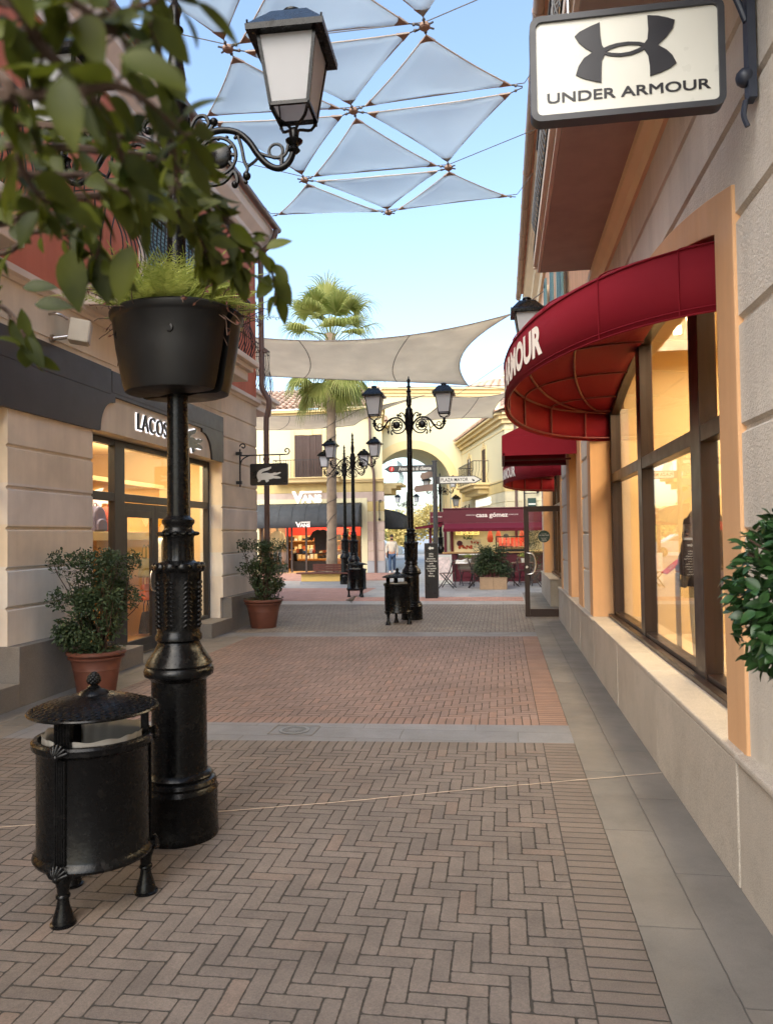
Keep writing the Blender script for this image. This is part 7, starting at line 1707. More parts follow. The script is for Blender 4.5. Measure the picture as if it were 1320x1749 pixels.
mb.box(KX0, -1.55, KY + 0.1, KY + 0.8, 0.15, 0.98); mb.box(-0.48, KX1, KY + 0.1, KY + 0.8, 0.15, 0.98); mb.box(-1.549, -0.481, KY + 0.12, KY + 0.8, 0.15, 0.42); mb.box(KX0 + 0.05, KX1 - 0.05, KY + 0.15, KY + 0.8, 0.0, 0.149)
mb.box(KX0 - 0.55, KX0 - 0.001, KY + 0.5, KY + 1.1, 0.1, 0.95); mb.build('counter_front', M_bur, k, bevel=0.008)
mb = MB(); mb.box(KX0 - 0.05, KX1 + 0.05, KY, KY + 0.85, 0.981, 1.03); mb.build('counter_top', M_wood, k, bevel=0.006)
mb = MB(); mb.box(-1.54, -0.49, KY + 0.4, KY + 0.8, 0.421, 0.98); mb.box(-1.54, -0.49, KY + 0.12, KY + 0.39, 0.421, 0.50); mb.build('niche', mat('dim_steel_niche', lin(120, 112, 100), 0.4, metal=0.5), k)
mb = MB(); mb.box(-1.5, -0.52, KY + 0.14, KY + 0.17, 0.93, 0.96); mb.build('strip_light', M_halobright, k)
mb = MB(); mb.box(-1.62, -0.72, KY + 0.02, KY + 0.06, 1.035, 1.46); ps = mb.build('food_poster', mat('cream_poster', lin(240, 216, 160), 0.6, emit=0.04), k)
mb = MB(); mb.prism(arc(-1.45, 1.33, 0.10, 0, 350, 20), lambda u, v, d: (u, d, v), KY + 0.012, KY + 0.0195); mb.build('poster_badge', M_bur, ps, world=False)
mb = MB(); rd = random.Random(5)
for q in range(26): mb.sphere((-1.25 + rd.uniform(-.22, .22), KY + 0.012, 1.2 + rd.uniform(-.05, .05)), rd.uniform(0.02, 0.05), 7, 5, (1, 0.1, 1))
for q in range(12): mb.sphere((-0.93 + rd.uniform(-.13, .13), KY + 0.012, 1.36 + rd.uniform(-.03, .04)), rd.uniform(0.015, 0.035), 7, 5, (1, 0.1, 1))
mb.build('poster_food', mat('poster_food_red', lin(204, 84, 40), 0.6, var=0.5, vs=20), ps, world=False)
mb = MB(); mb.box(-1.75, -0.85, 29.3, 29.34, 1.62, 2.0); mn = mb.build('menu_board', mat('lit_yellow_menu', lin(250, 224, 130), 0.6, emit=0.18), k)
mb = MB()
for i in range(4):
    for j in range(5): mb.box(-1.70 + i * 0.215, -1.55 + i * 0.215, 29.292, 29.298, 1.66 + j * 0.065, 1.675 + j * 0.065)
mb.build('menu_lines', M_bur, mn, world=False)
mb = MB(); mb.box(-2.0, 2.3, 29.55, 29.6, 1.03, 2.0); mb.build('rear_panel', M_vcream, k)
tgl = thing('glass_food_display', 'glass food display glowing orange red on the kiosk counter', 'food display', (0.35, KY + 0.45, 1.03))
mb = MB()
for x in (-0.55, 0.55):
    for y in (-0.28, 0.28): mb.box(x - 0.015, x + 0.015, y - 0.015, y + 0.015, 0, 0.5)
mb.box(-0.565, 0.565, -0.295, 0.295, 0.5, 0.53); mb.box(-0.565, 0.565, -0.295, 0.295, 0.0, 0.08); mb.build('frame', M_black, tgl, world=False)
mb = MB()
for i in range(7):
    for j in range(3): mb.box(-0.46 + i * 0.14, -0.345 + i * 0.14, -0.2 + 0.08 * j, -0.15 + 0.08 * j, 0.17 + 0.09 * j, 0.30 + 0.09 * j)
mb.build('packets', mat('glowing_red_packets', lin(236, 84, 56), 0.4, emit=0.2), tgl, world=False, bevel=0.01)
mb = MB()
for i in range(16): mb.sphere((-0.5 + i * 0.066, -0.22, 0.12), 0.045, 8, 5, (1, 1, 0.7))
mb.build('bread_rolls', mat('golden_bread', lin(224, 160, 80), 0.6), tgl, world=False, smooth=60)
mb = MB(); mb.box(-0.55, 0.55, -0.285, -0.28, 0.08, 0.5); mb.build('glass', M_glass, tgl, world=False)
for q, (x, lab) in enumerate(((-0.42, 'leftmost cured ham hanging in the kiosk'), (-0.12, 'cured ham hanging second from the left in the kiosk'), (0.72, 'cured ham hanging alone above the glowing display'))):
    th_ = thing('cured_ham', lab, 'ham', (x, KY + 1.6, 1.35), 0, 'hams hung in the kiosk')
    mb = MB(); mb.lathe([(0.0, -0.02), (0.09, 0.0), (0.115, 0.12), (0.09, 0.26), (0.05, 0.42), (0.03, 0.52), (0.035, 0.58), (0.0, 0.6)], 12); mb.build('ham', mat('smoked_red', lin(176, 66, 36), 0.5, var=0.3, vs=8), th_, world=False, smooth=60)
    mb = MB(); mb.tube([(0, 0, 0.58), (0, 0, 0.7)], 0.006, 5); mb.build('string', M_cable, th_, world=False)
t = thing('person', 'dark haired kiosk vendor half hidden behind the glowing food display', 'person', (0.15, KY + 1.3, 0.0))
mb = MB(); mb.tube([(0, 0, 0.2), (0, 0, 0.9), (0, 0, 1.25), (0, 0, 1.38)], [0.16, 0.17, 0.19, 0.06], 14); mb.sphere((0, -0.01, 1.52), 0.1, 14, 10, (0.85, 0.95, 1.15)); mb.tube([(-0.19, 0, 1.28), (-0.25, -0.08, 1.05), (-0.12, -0.25, 1.0)], [0.06, 0.05, 0.035], 8); mb.tube([(0.19, 0, 1.28), (0.25, -0.08, 1.05), (0.12, -0.25, 1.0)], [0.06, 0.05, 0.035], 8)
mb.build('body', mat('vendor_clothing', lin(44, 44, 50), 0.8), t, world=False, smooth=60); mb = MB(); mb.sphere((0, 0.015, 1.55), 0.11, 12, 8, (0.9, 0.95, 1.05)); mb.build('hair', mat('dark_hair', lin(30, 24, 22), 0.6), t, world=False, smooth=60)
t = thing('counter_plant', 'small leafy potted plant on the kiosk counter left of the poster', 'plant', (-1.2, KY + 1.5, 1.15)); mb = MB(); leaf_cloud(mb, lambda r: Vector((r.gauss(0, .12), r.gauss(0, .08), 0.3 + r.gauss(0, .09))), 160, 0.07, 0.035, random.Random(3)); mb.build('foliage', M_box, t, world=False, fix=False); mb = MB(); pot_mesh(mb, 0.08, 0.11, 0.2); mb.build('pot', M_terracotta, t, world=False, smooth=40)
area('kiosk_lamp', (0.1, 28.0, 1.98), 3.6, 1.6, 17, (1.0, 0.80, 0.5))
# ------------------------------------------------------------------ bistro tables and chairs
M_bist = mat('black_bistro_metal', lin(44, 36, 36), 0.5, var=0.1); M_slat = mat('brown_bistro_slats', lin(98, 70, 54), 0.6, var=0.15)
def bistro_chair(label):
    t = thing('folding_chair', label, 'chair', (0, 0, 0), 0, 'folding bistro chairs before the kiosk')
    for s in (-0.19, 0.19):
        mb = MB(); mb.bar((s, -0.22, 0), (s, 0.10, 0.46), 0.022, 0.028); mb.bar((s, 0.10, 0.46), (s, 0.24, 0.88), 0.022, 0.028); mb.build('leg', M_bist, t, world=False)
        s2 = s * 0.88; mb = MB(); mb.bar((s2, 0.24, 0), (s2, -0.18, 0.45), 0.022, 0.028); mb.build('leg', M_bist, t, world=False)
    mb = MB()
    for k in range(6): mb.box(-0.19, 0.19, -0.2 + 0.068 * k, -0.145 + 0.068 * k, 0.45, 0.467)
    mb.build('seat', M_slat, t, world=False)
    mb = MB()
    for k in range(2): y = 0.185 + 0.045 * k; z = 0.71 + 0.10 * k; mb.box(-0.2, 0.2, y - 0.012, y + 0.008, z, z + 0.06)
    mb.build('backrest', M_slat, t, world=False)
    for a, y in ((0.19, -0.2), (0.17, 0.21)): mb = MB(); mb.bar((-a, y, 0.06), (a, y, 0.06), 0.015); mb.build('stretcher', M_bist, t, world=False)
    return t
ch = bistro_chair('folding chair left of the napkin table, seen side on beside the black totem'); ch.location = (-1.68, 23.5, 0); ch.rotation_euler = (0, 0, math.radians(-100))
for x, y, r, lab in ((-0.80, 23.55, 95, 'folding chair between the napkin table and the shrub box'), (-1.15, 24.75, 20, 'folding chair tucked behind the napkin table'), (0.25, 24.2, -85, 'folding chair just right of the shrub box'), (0.98, 24.0, 80, 'folding chair seen through the open glass door'), (0.72, 25.1, 10, 'folding chair farthest right, behind the plant table')):
    dup(ch, (x, y, 0), math.radians(r), lab)
def bistro_table(label):
    t = thing('bistro_table', label, 'table', (0, 0, 0), 0, 'bistro tables before the kiosk')
    mb = MB(); mb.box(-0.34, 0.34, -0.34, 0.34, 0.71, 0.735); mb.build('tabletop', M_slat, t, world=False, bevel=0.006)
    for s in (-0.28, 0.28):
        mb = MB(); mb.bar((s, -0.28, 0), (s, 0.26, 0.71), 0.024, 0.03); mb.bar((s * 0.92, 0.28, 0), (s * 0.92, -0.26, 0.71), 0.024, 0.03); mb.build('leg', M_bist, t, world=False)
    return t
tb = bistro_table('bistro table holding white napkins and a plant, right of the totem'); tb.location = (-1.2, 24.1, 0); tb.rotation_euler = (0, 0, 0.1)
dup(tb, (0.62, 24.5, 0), 0.05, 'bistro table with small potted plant, right of the shrub box')
t = thing('white_napkin', 'crumpled white napkins lying on the left bistro table', 'napkin', (-1.28, 24.0, 0.735)); mb = MB()
mb.add([(-0.2, -0.12, 0), (0.2, -0.12, 0.0), (0.22, 0.1, 0.02), (-0.18, 0.12, 0.0), (-0.16, -0.08, 0.12), (0.05, -0.05, 0.05), (0.2, -0.02, 0.16), (0.02, 0.08, 0.1)], [(0, 1, 5, 4), (1, 2, 6, 5), (2, 3, 7, 6), (3, 0, 4, 7), (4, 5, 6, 7), (0, 3, 2, 1)]); mb.build('cloth', M_white, t, world=False)
for loc, lab in (((-1.05, 24.15, 0.735), 'small leafy plant on the napkin table'), ((0.66, 24.4, 0.735), 'small potted plant on the right bistro table')):
    t = thing('table_plant', lab, 'plant', loc, 0, 'plants on the bistro tables'); mb = MB(); mb.lathe([(0.06, 0), (0.085, 0.13), (0.075, 0.13), (0.07, 0.1), (0, 0.1)], 16); mb.build('pot', M_white, t, world=False, smooth=40); mb = MB(); leaf_cloud(mb, lambda r: Vector((r.gauss(0, .07), r.gauss(0, .07), 0.17 + abs(r.gauss(0, .05)))), 110, 0.06, 0.03, random.Random(8)); mb.build('foliage', M_fern, t, world=False, fix=False)
# shrub box
t = thing('shrub_box', 'weathered timber planter box filled with a bushy green hedge', 'planter', (-0.27, 23.0, 0))
mb = MB(); mb.box(-0.40, 0.40, -0.22, 0.22, 0.0, 0.345); mb.box(-0.41, 0.41, -0.23, 0.23, 0.345, 0.36); mb.build('timber_box', M_planterwood, t, world=False, bevel=0.006)
rd = random.Random(12); bl = [(Vector((rd.uniform(-.46, .46), rd.uniform(-.22, .22), rd.uniform(0.45, 1.2))), rd.uniform(0.13, 0.2)) for _ in range(70)]
def smp2(r):
    c, q = r.choice(bl); v = Vector((r.gauss(0, 1), r.gauss(0, 1), r.gauss(0, 1))).normalized() * q * r.random() ** 0.4; return c + v
mb = MB(); leaf_cloud(mb, smp2, 5200, 0.07, 0.03, rd, 0.4, (0, 0, 0.6)); mb.build('foliage', M_shrub, t, world=False, fix=False)
mb = MB()
for q in range(14): x = rd.uniform(-.33, .33); mb.tube([(x, rd.uniform(-.1, .1), 0.3), (x * 1.2, rd.uniform(-.12, .12), 0.8)], [0.014, 0.006], 5)
mb.build('stems', M_twig, t, world=False)
t = thing('corner_shrub', 'tall narrow shrub in pot beyond the open glass door', 'potted shrub', (0.98, 25.8, 0)); mb = MB(); pot_mesh(mb, 0.2, 0.27, 0.45); mb.build('pot', M_terracotta, t, world=False, smooth=40); mb = MB(); leaf_cloud(mb, lambda r: Vector((r.gauss(0, .14), r.gauss(0, .14), r.uniform(0.45, 1.75))), 1100, 0.07, 0.028, rd, 0.4, (0, 0, 1)); mb.build('foliage', M_shrub, t, world=False, fix=False)
# ------------------------------------------------------------------ totem and direction post
t = thing('directory_totem', 'black directory totem with white arrow and list of names', 'sign', (-1.83, 19.8, 0), math.radians(7))
mb = MB(); mb.box(-0.165, 0.165, -0.12, 0.12, 0, 1.43); bd_ = mb.build('body', M_black, t, world=False, bevel=0.004)
mb = MB(); mb.box(-0.168, -0.1655, -0.119, 0.119, 0.08, 1.42); mb.build('side_panel', mat('copper_side_panel', lin(150, 104, 78), 0.45, metal=0.5), bd_, world=False)
mb = MB(); ar = [(-0.075, 0), (-0.02, 0.05), (-0.02, 0.024), (0.065, 0.024), (0.065, -0.024), (-0.02, -0.024), (-0.02, -0.05)]
mb.prism([(u, v + 1.30) for u, v in ar], lambda u, v, d: (u, d, v), -0.125, -0.1205)
for q, w in enumerate(('adidas', 'Guess', 'Birkenstock', 'The North Face', "Levi's", 'Calvin Klein', 'Karl Lagerfeld', 'Swarovski', 'Boss', 'Billabong')):
    put_text(mb, w, lambda u, v, d: (u, -0.1215 - d, 1.155 - q * 0.0635 + v), 0.05, bold=0.0012, sx=0.9, extrude=0.0)
for q in range(9): mb.box(-0.1705, -0.1685, -0.06, 0.06, 1.14 - q * 0.0635, 1.165 - q * 0.0635)
mb.build('white_lettering', M_signW, bd_, world=False, fix=False)
t = thing('direction_post', 'dark grey direction post with arrow boards pointing left and right', 'signpost', (-1.74, 20.3, 0))
M_post = mat('dark_grey_post', lin(66, 68, 70), 0.45)
mb = MB(); mb.tube([(0, 0, 0), (0, 0, 3.6)], 0.062, 12); mb.lathe([(0.08, 3.6), (0.08, 3.63), (0, 3.64)], 12); mb.tube([(0, 0, 2.62), (0, 0, 2.68)], 0.075, 12); mb.build('post', M_post, t, world=False, smooth=40)
mb = MB(); mb.prism([(-1.36, 3.43), (-1.22, 3.52), (-0.06, 3.52), (-0.06, 3.34), (-1.22, 3.34)], lambda u, v, d: (u, d, v), -0.02, 0.02); b1 = mb.build('arrow_board', M_post, t, world=False); b1['label'] = 'dark arrow board pointing left with white words and red disc'
mb = MB(); put_text(mb, 'Atención al cliente', lambda u, v, d: (-0.53 + u, -0.0215 - d, 3.43 + v), 0.135, bold=0.003, sx=0.86, extrude=0.0); mb.build('white_lettering', M_signW, b1, world=False, fix=False)
mb = MB(); mb.prism(arc(-1.16, 3.43, 0.068, 0, 350, 24), lambda u, v, d: (u, d, v), -0.026, -0.0205); ds = mb.build('red_disc', mat('signal_red', lin(206, 44, 40), 0.5), b1, world=False)
mb = MB(); put_text(mb, 'i', lambda u, v, d: (-1.16 + u, -0.0275 - d, 3.43 + v), 0.13, bold=0.005, shear=0.2, extrude=0.0); mb.build('information_letter', M_signW, b1, world=False, fix=False)
mb = MB(); mb.prism([(0.06, 3.20), (1.06, 3.20), (1.25, 3.10), (1.06, 3.0), (0.06, 3.0)], lambda u, v, d: (u, d, v), -0.02, 0.02); b2 = mb.build('arrow_board', M_post, t, world=False); b2['label'] = 'white arrow board pointing right'
mb = MB(); mb.prism([(0.14, 3.18), (1.05, 3.18), (1.20, 3.10), (1.05, 3.02), (0.14, 3.02)], lambda u, v, d: (u, d, v), -0.026, -0.0205); wf = mb.build('white_face', M_signW, b2, world=False)
mb = MB(); put_text(mb, 'PLAZA MAYOR', lambda u, v, d: (0.16 + u, -0.0275 - d, 3.10 + v), 0.125, align='LEFT', bold=0.002, sx=0.82, spacing=1.06, extrude=0.0); mb.build('black_lettering', M_signK, b2, world=False, fix=False); mb = MB(); mb.prism([(0.98, 3.12), (1.05, 3.09), (1.06, 3.05), (1.0, 3.06)], lambda u, v, d: (u, d, v), -0.0285, -0.0265); mb.build('hand_symbol', M_signK, b2, world=False)
for z, a, lab in ((3.28, 118, None), (2.92, 130, None)):
    Mr = Matrix.Rotation(math.radians(a), 4, 'Z'); mb = MB()
    mb.prism([(0.06, z + 0.09), (0.9, z + 0.09), (1.02, z), (0.9, z - 0.09), (0.06, z - 0.09)], lambda u, v, d: tuple(Mr @ Vector((u, d, v))), -0.018, 0.018); b3 = mb.build('arrow_board', M_gutter, t, world=False)
# A-board and green panel
t = thing('a_board', 'white A shaped menu board standing beside the totem', 'sign', (-1.95, 25.2, 0), 0.2)
for s in (-1, 1):
    mb = MB(); Mx = Matrix.Rotation(math.radians(12 * s), 4, 'X'); mb.box(-0.3, 0.3, -0.012 + 0.0, 0.012, 0.02, 1.0, 0, Matrix.Translation((0, 0.22 * s * 1.0, 0)) @ Mx); fr_ = mb.build('board_frame', M_signW, t, world=False)
    mb = MB(); mb.box(-0.24, 0.24, -0.016, -0.0125, 0.15, 0.92, 0, Matrix.Translation((0, 0.22 * s, 0)) @ Mx); mb.build('menu_sheet', mat('pinkish_menu_sheet', lin(224, 206, 200), 0.6, var=0.3, vs=9), fr_, world=False)
t = thing('information_panel', 'dark green framed information panel on legs, seen through the archway', 'sign', (-5.45, 45.0, 0)); M_gp = mat('dark_green_frame', lin(34, 62, 58), 0.5)
mb = MB(); mb.box(-0.26, 0.26, -0.05, 0.05, 0.5, 1.65)
for x in (-0.1, 0.1): mb.box(x - 0.02, x + 0.02, -0.03, 0.03, 0, 0.5)
mb.box(-0.25, 0.25, -0.2, 0.2, 0, 0.03); mb.build('frame', M_gp, t, world=False); mb = MB(); mb.box(-0.2, 0.2, -0.056, -0.051, 0.58, 1.58); mb.build('green_sheet', mat('green_sheet', lin(110, 146, 140), 0.5, var=0.2, vs=8), t, world=False)
# ------------------------------------------------------------------ bench planter, palm
t = thing('planter_bench', 'yellow walled planter bench with reddish wooden seat and slatted back round the palm', 'bench', (-6.05, 26.3, 0))
mb = MB(); mb.box(-6.84, -5.20, 25.5, 27.4, 0.10, 0.36); mb.build('yellow_wall', mat('ochre_plaster', lin(228, 190, 112), 0.85, var=0.08), t, bevel=0.01); mb = MB(); mb.box(-6.87, -5.17, 25.47, 27.43, 0, 0.099); mb.build('stone_foot', M_greyp, t)
mb = MB()
for j in range(4): mb.box(-6.98, -5.10, 25.38 + j * 0.12, 25.49 + j * 0.12, 0.362, 0.405)
mb.build('seat', M_benchwood, t, bevel=0.004)
mb = MB()
for j in range(3): mb.box(-6.5, -5.15, 25.83, 25.87, 0.44 + j * 0.085, 0.515 + j * 0.085)
for x in (-6.4, -5.8, -5.25): mb.box(x, x + 0.05, 25.872, 25.9, 0.37, 0.69)
mb.build('backrest', M_benchwood, t); mb = MB(); mb.box(-6.8, -5.24, 25.95, 27.36, 0.30, 0.365); mb.build('soil', M_soil, t)
PX, PY = -5.98, 26.5
t = thing('fan_palm', 'tall fan palm with grey ringed trunk and drooping fronds', 'palm tree', (PX, PY, 0.3))
mb = MB(); secs = []; 
N = 90; n = 16; vs = []; fs = []
for i in range(N + 1):
    f = i / N; z = 8.6 * f; r = 0.19 - 0.045 * f + 0.03 * max(0, 1 - f * 9) + 0.010 * ((i * 0.5) % 1.0 - 0.25) * 2 + (0.05 * max(0, f - 0.88) / 0.12)
    cx = 0.10 * math.sin(f * 1.3) - 0.05 * f
    for k_ in range(n): a = 2 * PI * k_ / n; q = r + 0.008 * noise.noise((6 * math.cos(a), 6 * math.sin(a), z * 3)); vs.append((cx + q * math.cos(a), q * math.sin(a), z))
for i in range(N):
    for k_ in range(n): fs.append((i * n + k_, i * n + (k_ + 1) % n, (i + 1) * n + (k_ + 1) % n, (i + 1) * n + k_))
mb.add(vs, fs); tr_ = mb.build('trunk', M_bark, t, world=False, smooth=50)
mb = MB()
rd = random.Random(17)
hel = [(0.10 * math.sin(z / 8.6 * 1.3) - 0.05 * z / 8.6 + (0.2 - 0.045 * z / 8.6) * math.cos(z * 9 + math.sin(z * 5)), (0.2 - 0.045 * z / 8.6) * math.sin(z * 9 + math.sin(z * 5)), z) for z in [1.2 + 0.03 * q for q in range(200)]]
mb.tube(hel, 0.010, 4); mb.build('string_lights', M_iron, tr_, world=False)
def frond(mb, base, az, el, pl, bl, rd, droop=1.0, half=68, ns=34):
    d = Vector((math.cos(az) * math.cos(el), math.sin(az) * math.cos(el), math.sin(el))); p = Vector(base); path = [p.copy()]
    for s in range(8): p = p + d * (pl / 8); d = (d + Vector((0, 0, -0.045 * droop))).normalized(); path.append(p.copy())
    mb.tube(path, [0.022 - 0.0012 * s for s in range(9)], 5)
    side = d.cross(Vector((0, 0, 1))); side = side.normalized() if side.length > 1e-3 else Vector((1, 0, 0)); nn = side.cross(d).normalized()
    for q in range(ns):
        a = math.radians(-half * 1.5 + 3.0 * half * q / (ns - 1)); L = bl * (1.0 - 0.30 * abs(a) / math.radians(half * 1.5)) * rd.uniform(0.88, 1.1)
        dd = (d * math.cos(a) + side * math.sin(a)).normalized(); w0 = 0.017; pts = []; x = p.copy(); dr = dd.copy()
        for s in range(8):
            pts.append((x.copy(), dr.copy())); x = x + dr * (L / 7)
            k_ = 0.03 if s < 3 else 0.62 * droop * rd.uniform(0.6, 1.3)
            dr = (dr + Vector((0, 0, -k_))).normalized()
        wd = [0.004, 0.022, 0.034, 0.030, 0.020, 0.012, 0.007, 0.002]
        sv = dd.cross(nn).normalized(); vs = []
        for (x, dr), w in zip(pts, wd): vs += [x - sv * w + nn * w * 0.35, x + sv * w + nn * w * 0.35 * (-1 if q % 2 else 1)]
        mb.add(vs, [(2 * s, 2 * s + 1, 2 * s + 3, 2 * s + 2) for s in range(7)])
mb = MB(); top = Vector((0.05, 0, 8.55))
for q in range(54):
    el = math.radians(86 - 138 * (q / 53.0) ** 0.95 + rd.uniform(-8, 8)); az = q * 2.399 + rd.uniform(-.3, .3)
    b = top + Vector((0, 0, -0.15 - 0.9 * q / 54)); frond(mb, b, az, el, 1.3 * rd.uniform(0.85, 1.15), 1.25 * rd.uniform(0.85, 1.1), rd, 1.0)
mb.build('crown', M_palm, t, world=False, fix=False)
mb = MB()
for q in range(9): frond(mb, (0.06 * math.cos(q), 0.06 * math.sin(q), 7.75 - 0.05 * q), (-0.9 + 0.35 * q) if q < 7 else q * 2.1, math.radians(-62 - 3 * q), 0.5, 0.75, rd, 1.4, 40, 24)
mb.build('dry_fronds', M_palmdead, t, world=False, fix=False)
# ------------------------------------------------------------------ walking man
t = thing('person', 'bearded man walking in cream jacket with black yoke, blue jeans and white shoes', 'person', (-4.70, 32.6, 0), math.radians(8))
def skinned(name, verts, edges, mtl, parent, root=0, sub=1):
    me = bpy.data.meshes.new(name); me.from_pydata([v[:3] for v in verts], edges, []); me.materials.append(mtl)
    o = bpy.data.objects.new(name, me); COL.objects.link(o); o.parent = parent
    sk = o.modifiers.new('skin', 'SKIN'); sk.use_smooth_shade = True
    for i, v in enumerate(verts):
        s = me.skin_vertices[0].data[i]; s.radius = (v[3], v[4] if len(v) > 4 else v[3]); s.use_root = (i == root)
    sb = o.modifiers.new('smooth', 'SUBSURF'); sb.levels = sub; sb.render_levels = sub
    return o
H = 1.66 / 1.78
M_skin = mat('skin', lin(190, 140, 112), 0.6, var=0.03); M_hair = mat('dark_brown_hair', lin(36, 28, 24), 0.7)
def sc(v): return tuple(x * H for x in v)
B = [(0, 0, 0.96, .13, .10), (0, 0, 1.15, .135, .10), (0, -0.01, 1.38, .15, .10), (0, -0.01, 1.50, .06), (0, -0.03, 1.58, .055), (0, -0.045, 1.66, .075, .09), (0, -0.04, 1.74, .065, .08),
     (-.17, 0, 1.43, .055), (-.24, 0.03, 1.17, .045), (-.255, -0.02, 0.93, .034), (-.25, -0.05, 0.84, .03), (.17, 0, 1.43, .055), (.24, 0.05, 1.17, .045), (.25, 0.03, 0.93, .034), (.245, 0.02, 0.84, .03),
     (-.09, 0, 0.90, .085), (-.10, -0.09, 0.50, .06), (-.10, -0.10, 0.09, .045), (-.10, -0.22, 0.05, .035), (.09, 0, 0.90, .085), (.10, 0.06, 0.50, .06), (.10, 0.26, 0.12, .045), (.10, 0.15, 0.05, .035)]
E_ = [(0, 1), (1, 2), (2, 3), (3, 4), (4, 5), (5, 6), (2, 7), (7, 8), (8, 9), (9, 10), (2, 11), (11, 12), (12, 13), (13, 14), (0, 15), (15, 16), (16, 17), (17, 18), (0, 19), (19, 20), (20, 21), (21, 22)]
skinned('body', [sc(v) for v in B], E_, M_skin, t)
J = [(0, 0, 0.90, .165, .125), (0, 0, 1.12, .165, .125), (0, -0.01, 1.34, .175, .125), (0, -0.01, 1.47, .10), (-.18, 0, 1.42, .08), (-.25, 0.03, 1.17, .066), (-.262, -0.02, 0.93, .05), (.18, 0, 1.42, .08), (.25, 0.05, 1.17, .066), (.257, 0.03, 0.93, .05)]
skinned('jacket', [sc(v) for v in J], [(0, 1), (1, 2), (2, 3), (2, 4), (4, 5), (5, 6), (2, 7), (7, 8), (8, 9)], mat('cream_jacket', lin(206, 194, 174), 0.8), t)
skinned('jacket_yoke', [sc(v) for v in [(0, -0.02, 1.33, .13, .128), (0, -0.012, 1.42, .18, .13), (0, -0.012, 1.52, .085), (-.16, -0.01, 1.45, .085), (.16, -0.01, 1.45, .085)]], [(0, 1), (1, 2), (1, 3), (1, 4)], Mdk, t)
skinned('jeans', [sc(v) for v in [(0, 0, 0.93, .15, .12), (-.09, 0, 0.84, .10), (-.10, -0.09, 0.50, .078), (-.10, -0.10, 0.10, .062), (.09, 0, 0.84, .10), (.10, 0.06, 0.50, .078), (.10, 0.25, 0.13, .062)]], [(0, 1), (1, 2), (2, 3), (0, 4), (4, 5), (5, 6)], Mjn, t)
mb = MB(); mb.sphere(sc((0, -0.02, 1.73)), 0.098 * H, 14, 10, (0.92, 1.05, 0.85)); mb.build('hair', M_hair, t, world=False, smooth=60)
mb = MB(); mb.sphere(sc((0, -0.075, 1.585)), 0.062 * H, 12, 8, (1, 0.8, 0.75)); mb.build('beard', M_hair, t, world=False, smooth=60)
mb = MB(); mb.tube([sc((0, -0.125, 1.685)), sc((0, -0.15, 1.65)), sc((0, -0.13, 1.64))], 0.012, 6); mb.build('nose', M_skin, t, world=False, smooth=60)
mb = MB()
for s in (-0.032, 0.032): mb.sphere(sc((s, -0.122, 1.69)), 0.011, 8, 6)
mb.build('eyes', M_black, t, world=False)
mb = MB()
for x, y, z, rx in ((-.10, -0.17, 0.055, 0), (.10, 0.22, 0.075, 0.3)): mb.sphere(sc((x, y, z)), 0.055, 12, 8, (0.8, 2.2, 0.95), 0, Matrix.Rotation(rx, 3, 'X'))
mb.build('shoes', M_white, t, world=False, smooth=60)
for s, hx, hy in ((-1, -.25, -0.055), (1, .245, 0.02)):
    mb = MB(); mb.sphere(sc((hx, hy, 0.83)), 0.032, 10, 7, (0.6, 1, 1.4))
    for q in range(4): mb.tube([sc((hx, hy - 0.025 + q * 0.017, 0.80)), sc((hx - s * 0.006, hy - 0.03 + q * 0.017, 0.765)), sc((hx - s * 0.018, hy - 0.03 + q * 0.016, 0.735 + 0.006 * abs(q - 1.5)))], [0.009, 0.008, 0.006], 6)
    mb.tube([sc((hx, hy - 0.03, 0.83)), sc((hx - s * 0.005, hy - 0.05, 0.80)), sc((hx - s * 0.008, hy - 0.055, 0.775))], [0.011, 0.009, 0.006], 6)
    mb.build('hand', M_skin, t, world=False, smooth=60)
# pigeon
t = thing('small_bird', 'small grey brown bird standing on the grey stone band', 'bird', (-3.68, 18.35, 0.005), 0.3)
mb = MB()
for r, x, z in (): pass
secs = [(-0.12, 0.012, 0.07), (-0.07, 0.022, 0.075), (-0.02, 0.045, 0.08), (0.03, 0.05, 0.085), (0.065, 0.035, 0.11), (0.08, 0.027, 0.135), (0.098, 0.027, 0.15), (0.118, 0.012, 0.148), (0.135, 0.003, 0.143)]
mb.tube([(x, 0, z) for x, r, z in secs], [r for x, r, z in secs], 12); mb.build('body', mat('grey_brown_feathers', lin(92, 82, 74), 0.8, var=0.3, vs=30), t, world=False, smooth=70)
mb = MB()
for s in (-0.018, 0.018): mb.tube([(0.01, s, 0.05), (0.015, s, 0.0), (0.035, s, 0.001)], 0.004, 5)
mb.build('legs', M_twig, t, world=False)
# ------------------------------------------------------------------ beyond the arch
t = thing('parked_car', 'pale silver car parked beyond the archway behind the walking man', 'car', (-8.75, 52.0, 0))
mb = MB(); side = [(-2.1, 0.35), (-2.12, 0.75), (-1.9, 0.95), (-1.5, 1.02), (-1.05, 1.40), (0.45, 1.44), (1.15, 1.02), (1.9, 0.86), (2.12, 0.65), (2.1, 0.33)]
mb.prism(side, lambda u, v, d: (u, d * (1 - 0.12 * max(0, v - 0.95)), v), -0.86, 0.86); mb.build('body', mat('silver_car_paint', lin(196, 202, 208), 0.25, metal=0.3, coat=0.5), t, world=False, bevel=0.05)
mb = MB(); mb.prism([(-1.38, 1.04), (-1.0, 1.34), (-0.35, 1.36), (-0.35, 1.04)], lambda u, v, d: (u, d, v), -0.868, -0.855); mb.prism([(-0.28, 1.04), (-0.28, 1.36), (0.4, 1.37), (0.95, 1.04)], lambda u, v, d: (u, d, v), -0.868, -0.855); mb.build('side_window', mat('dark_car_glass', lin(70, 84, 96), 0.08), t, world=False)
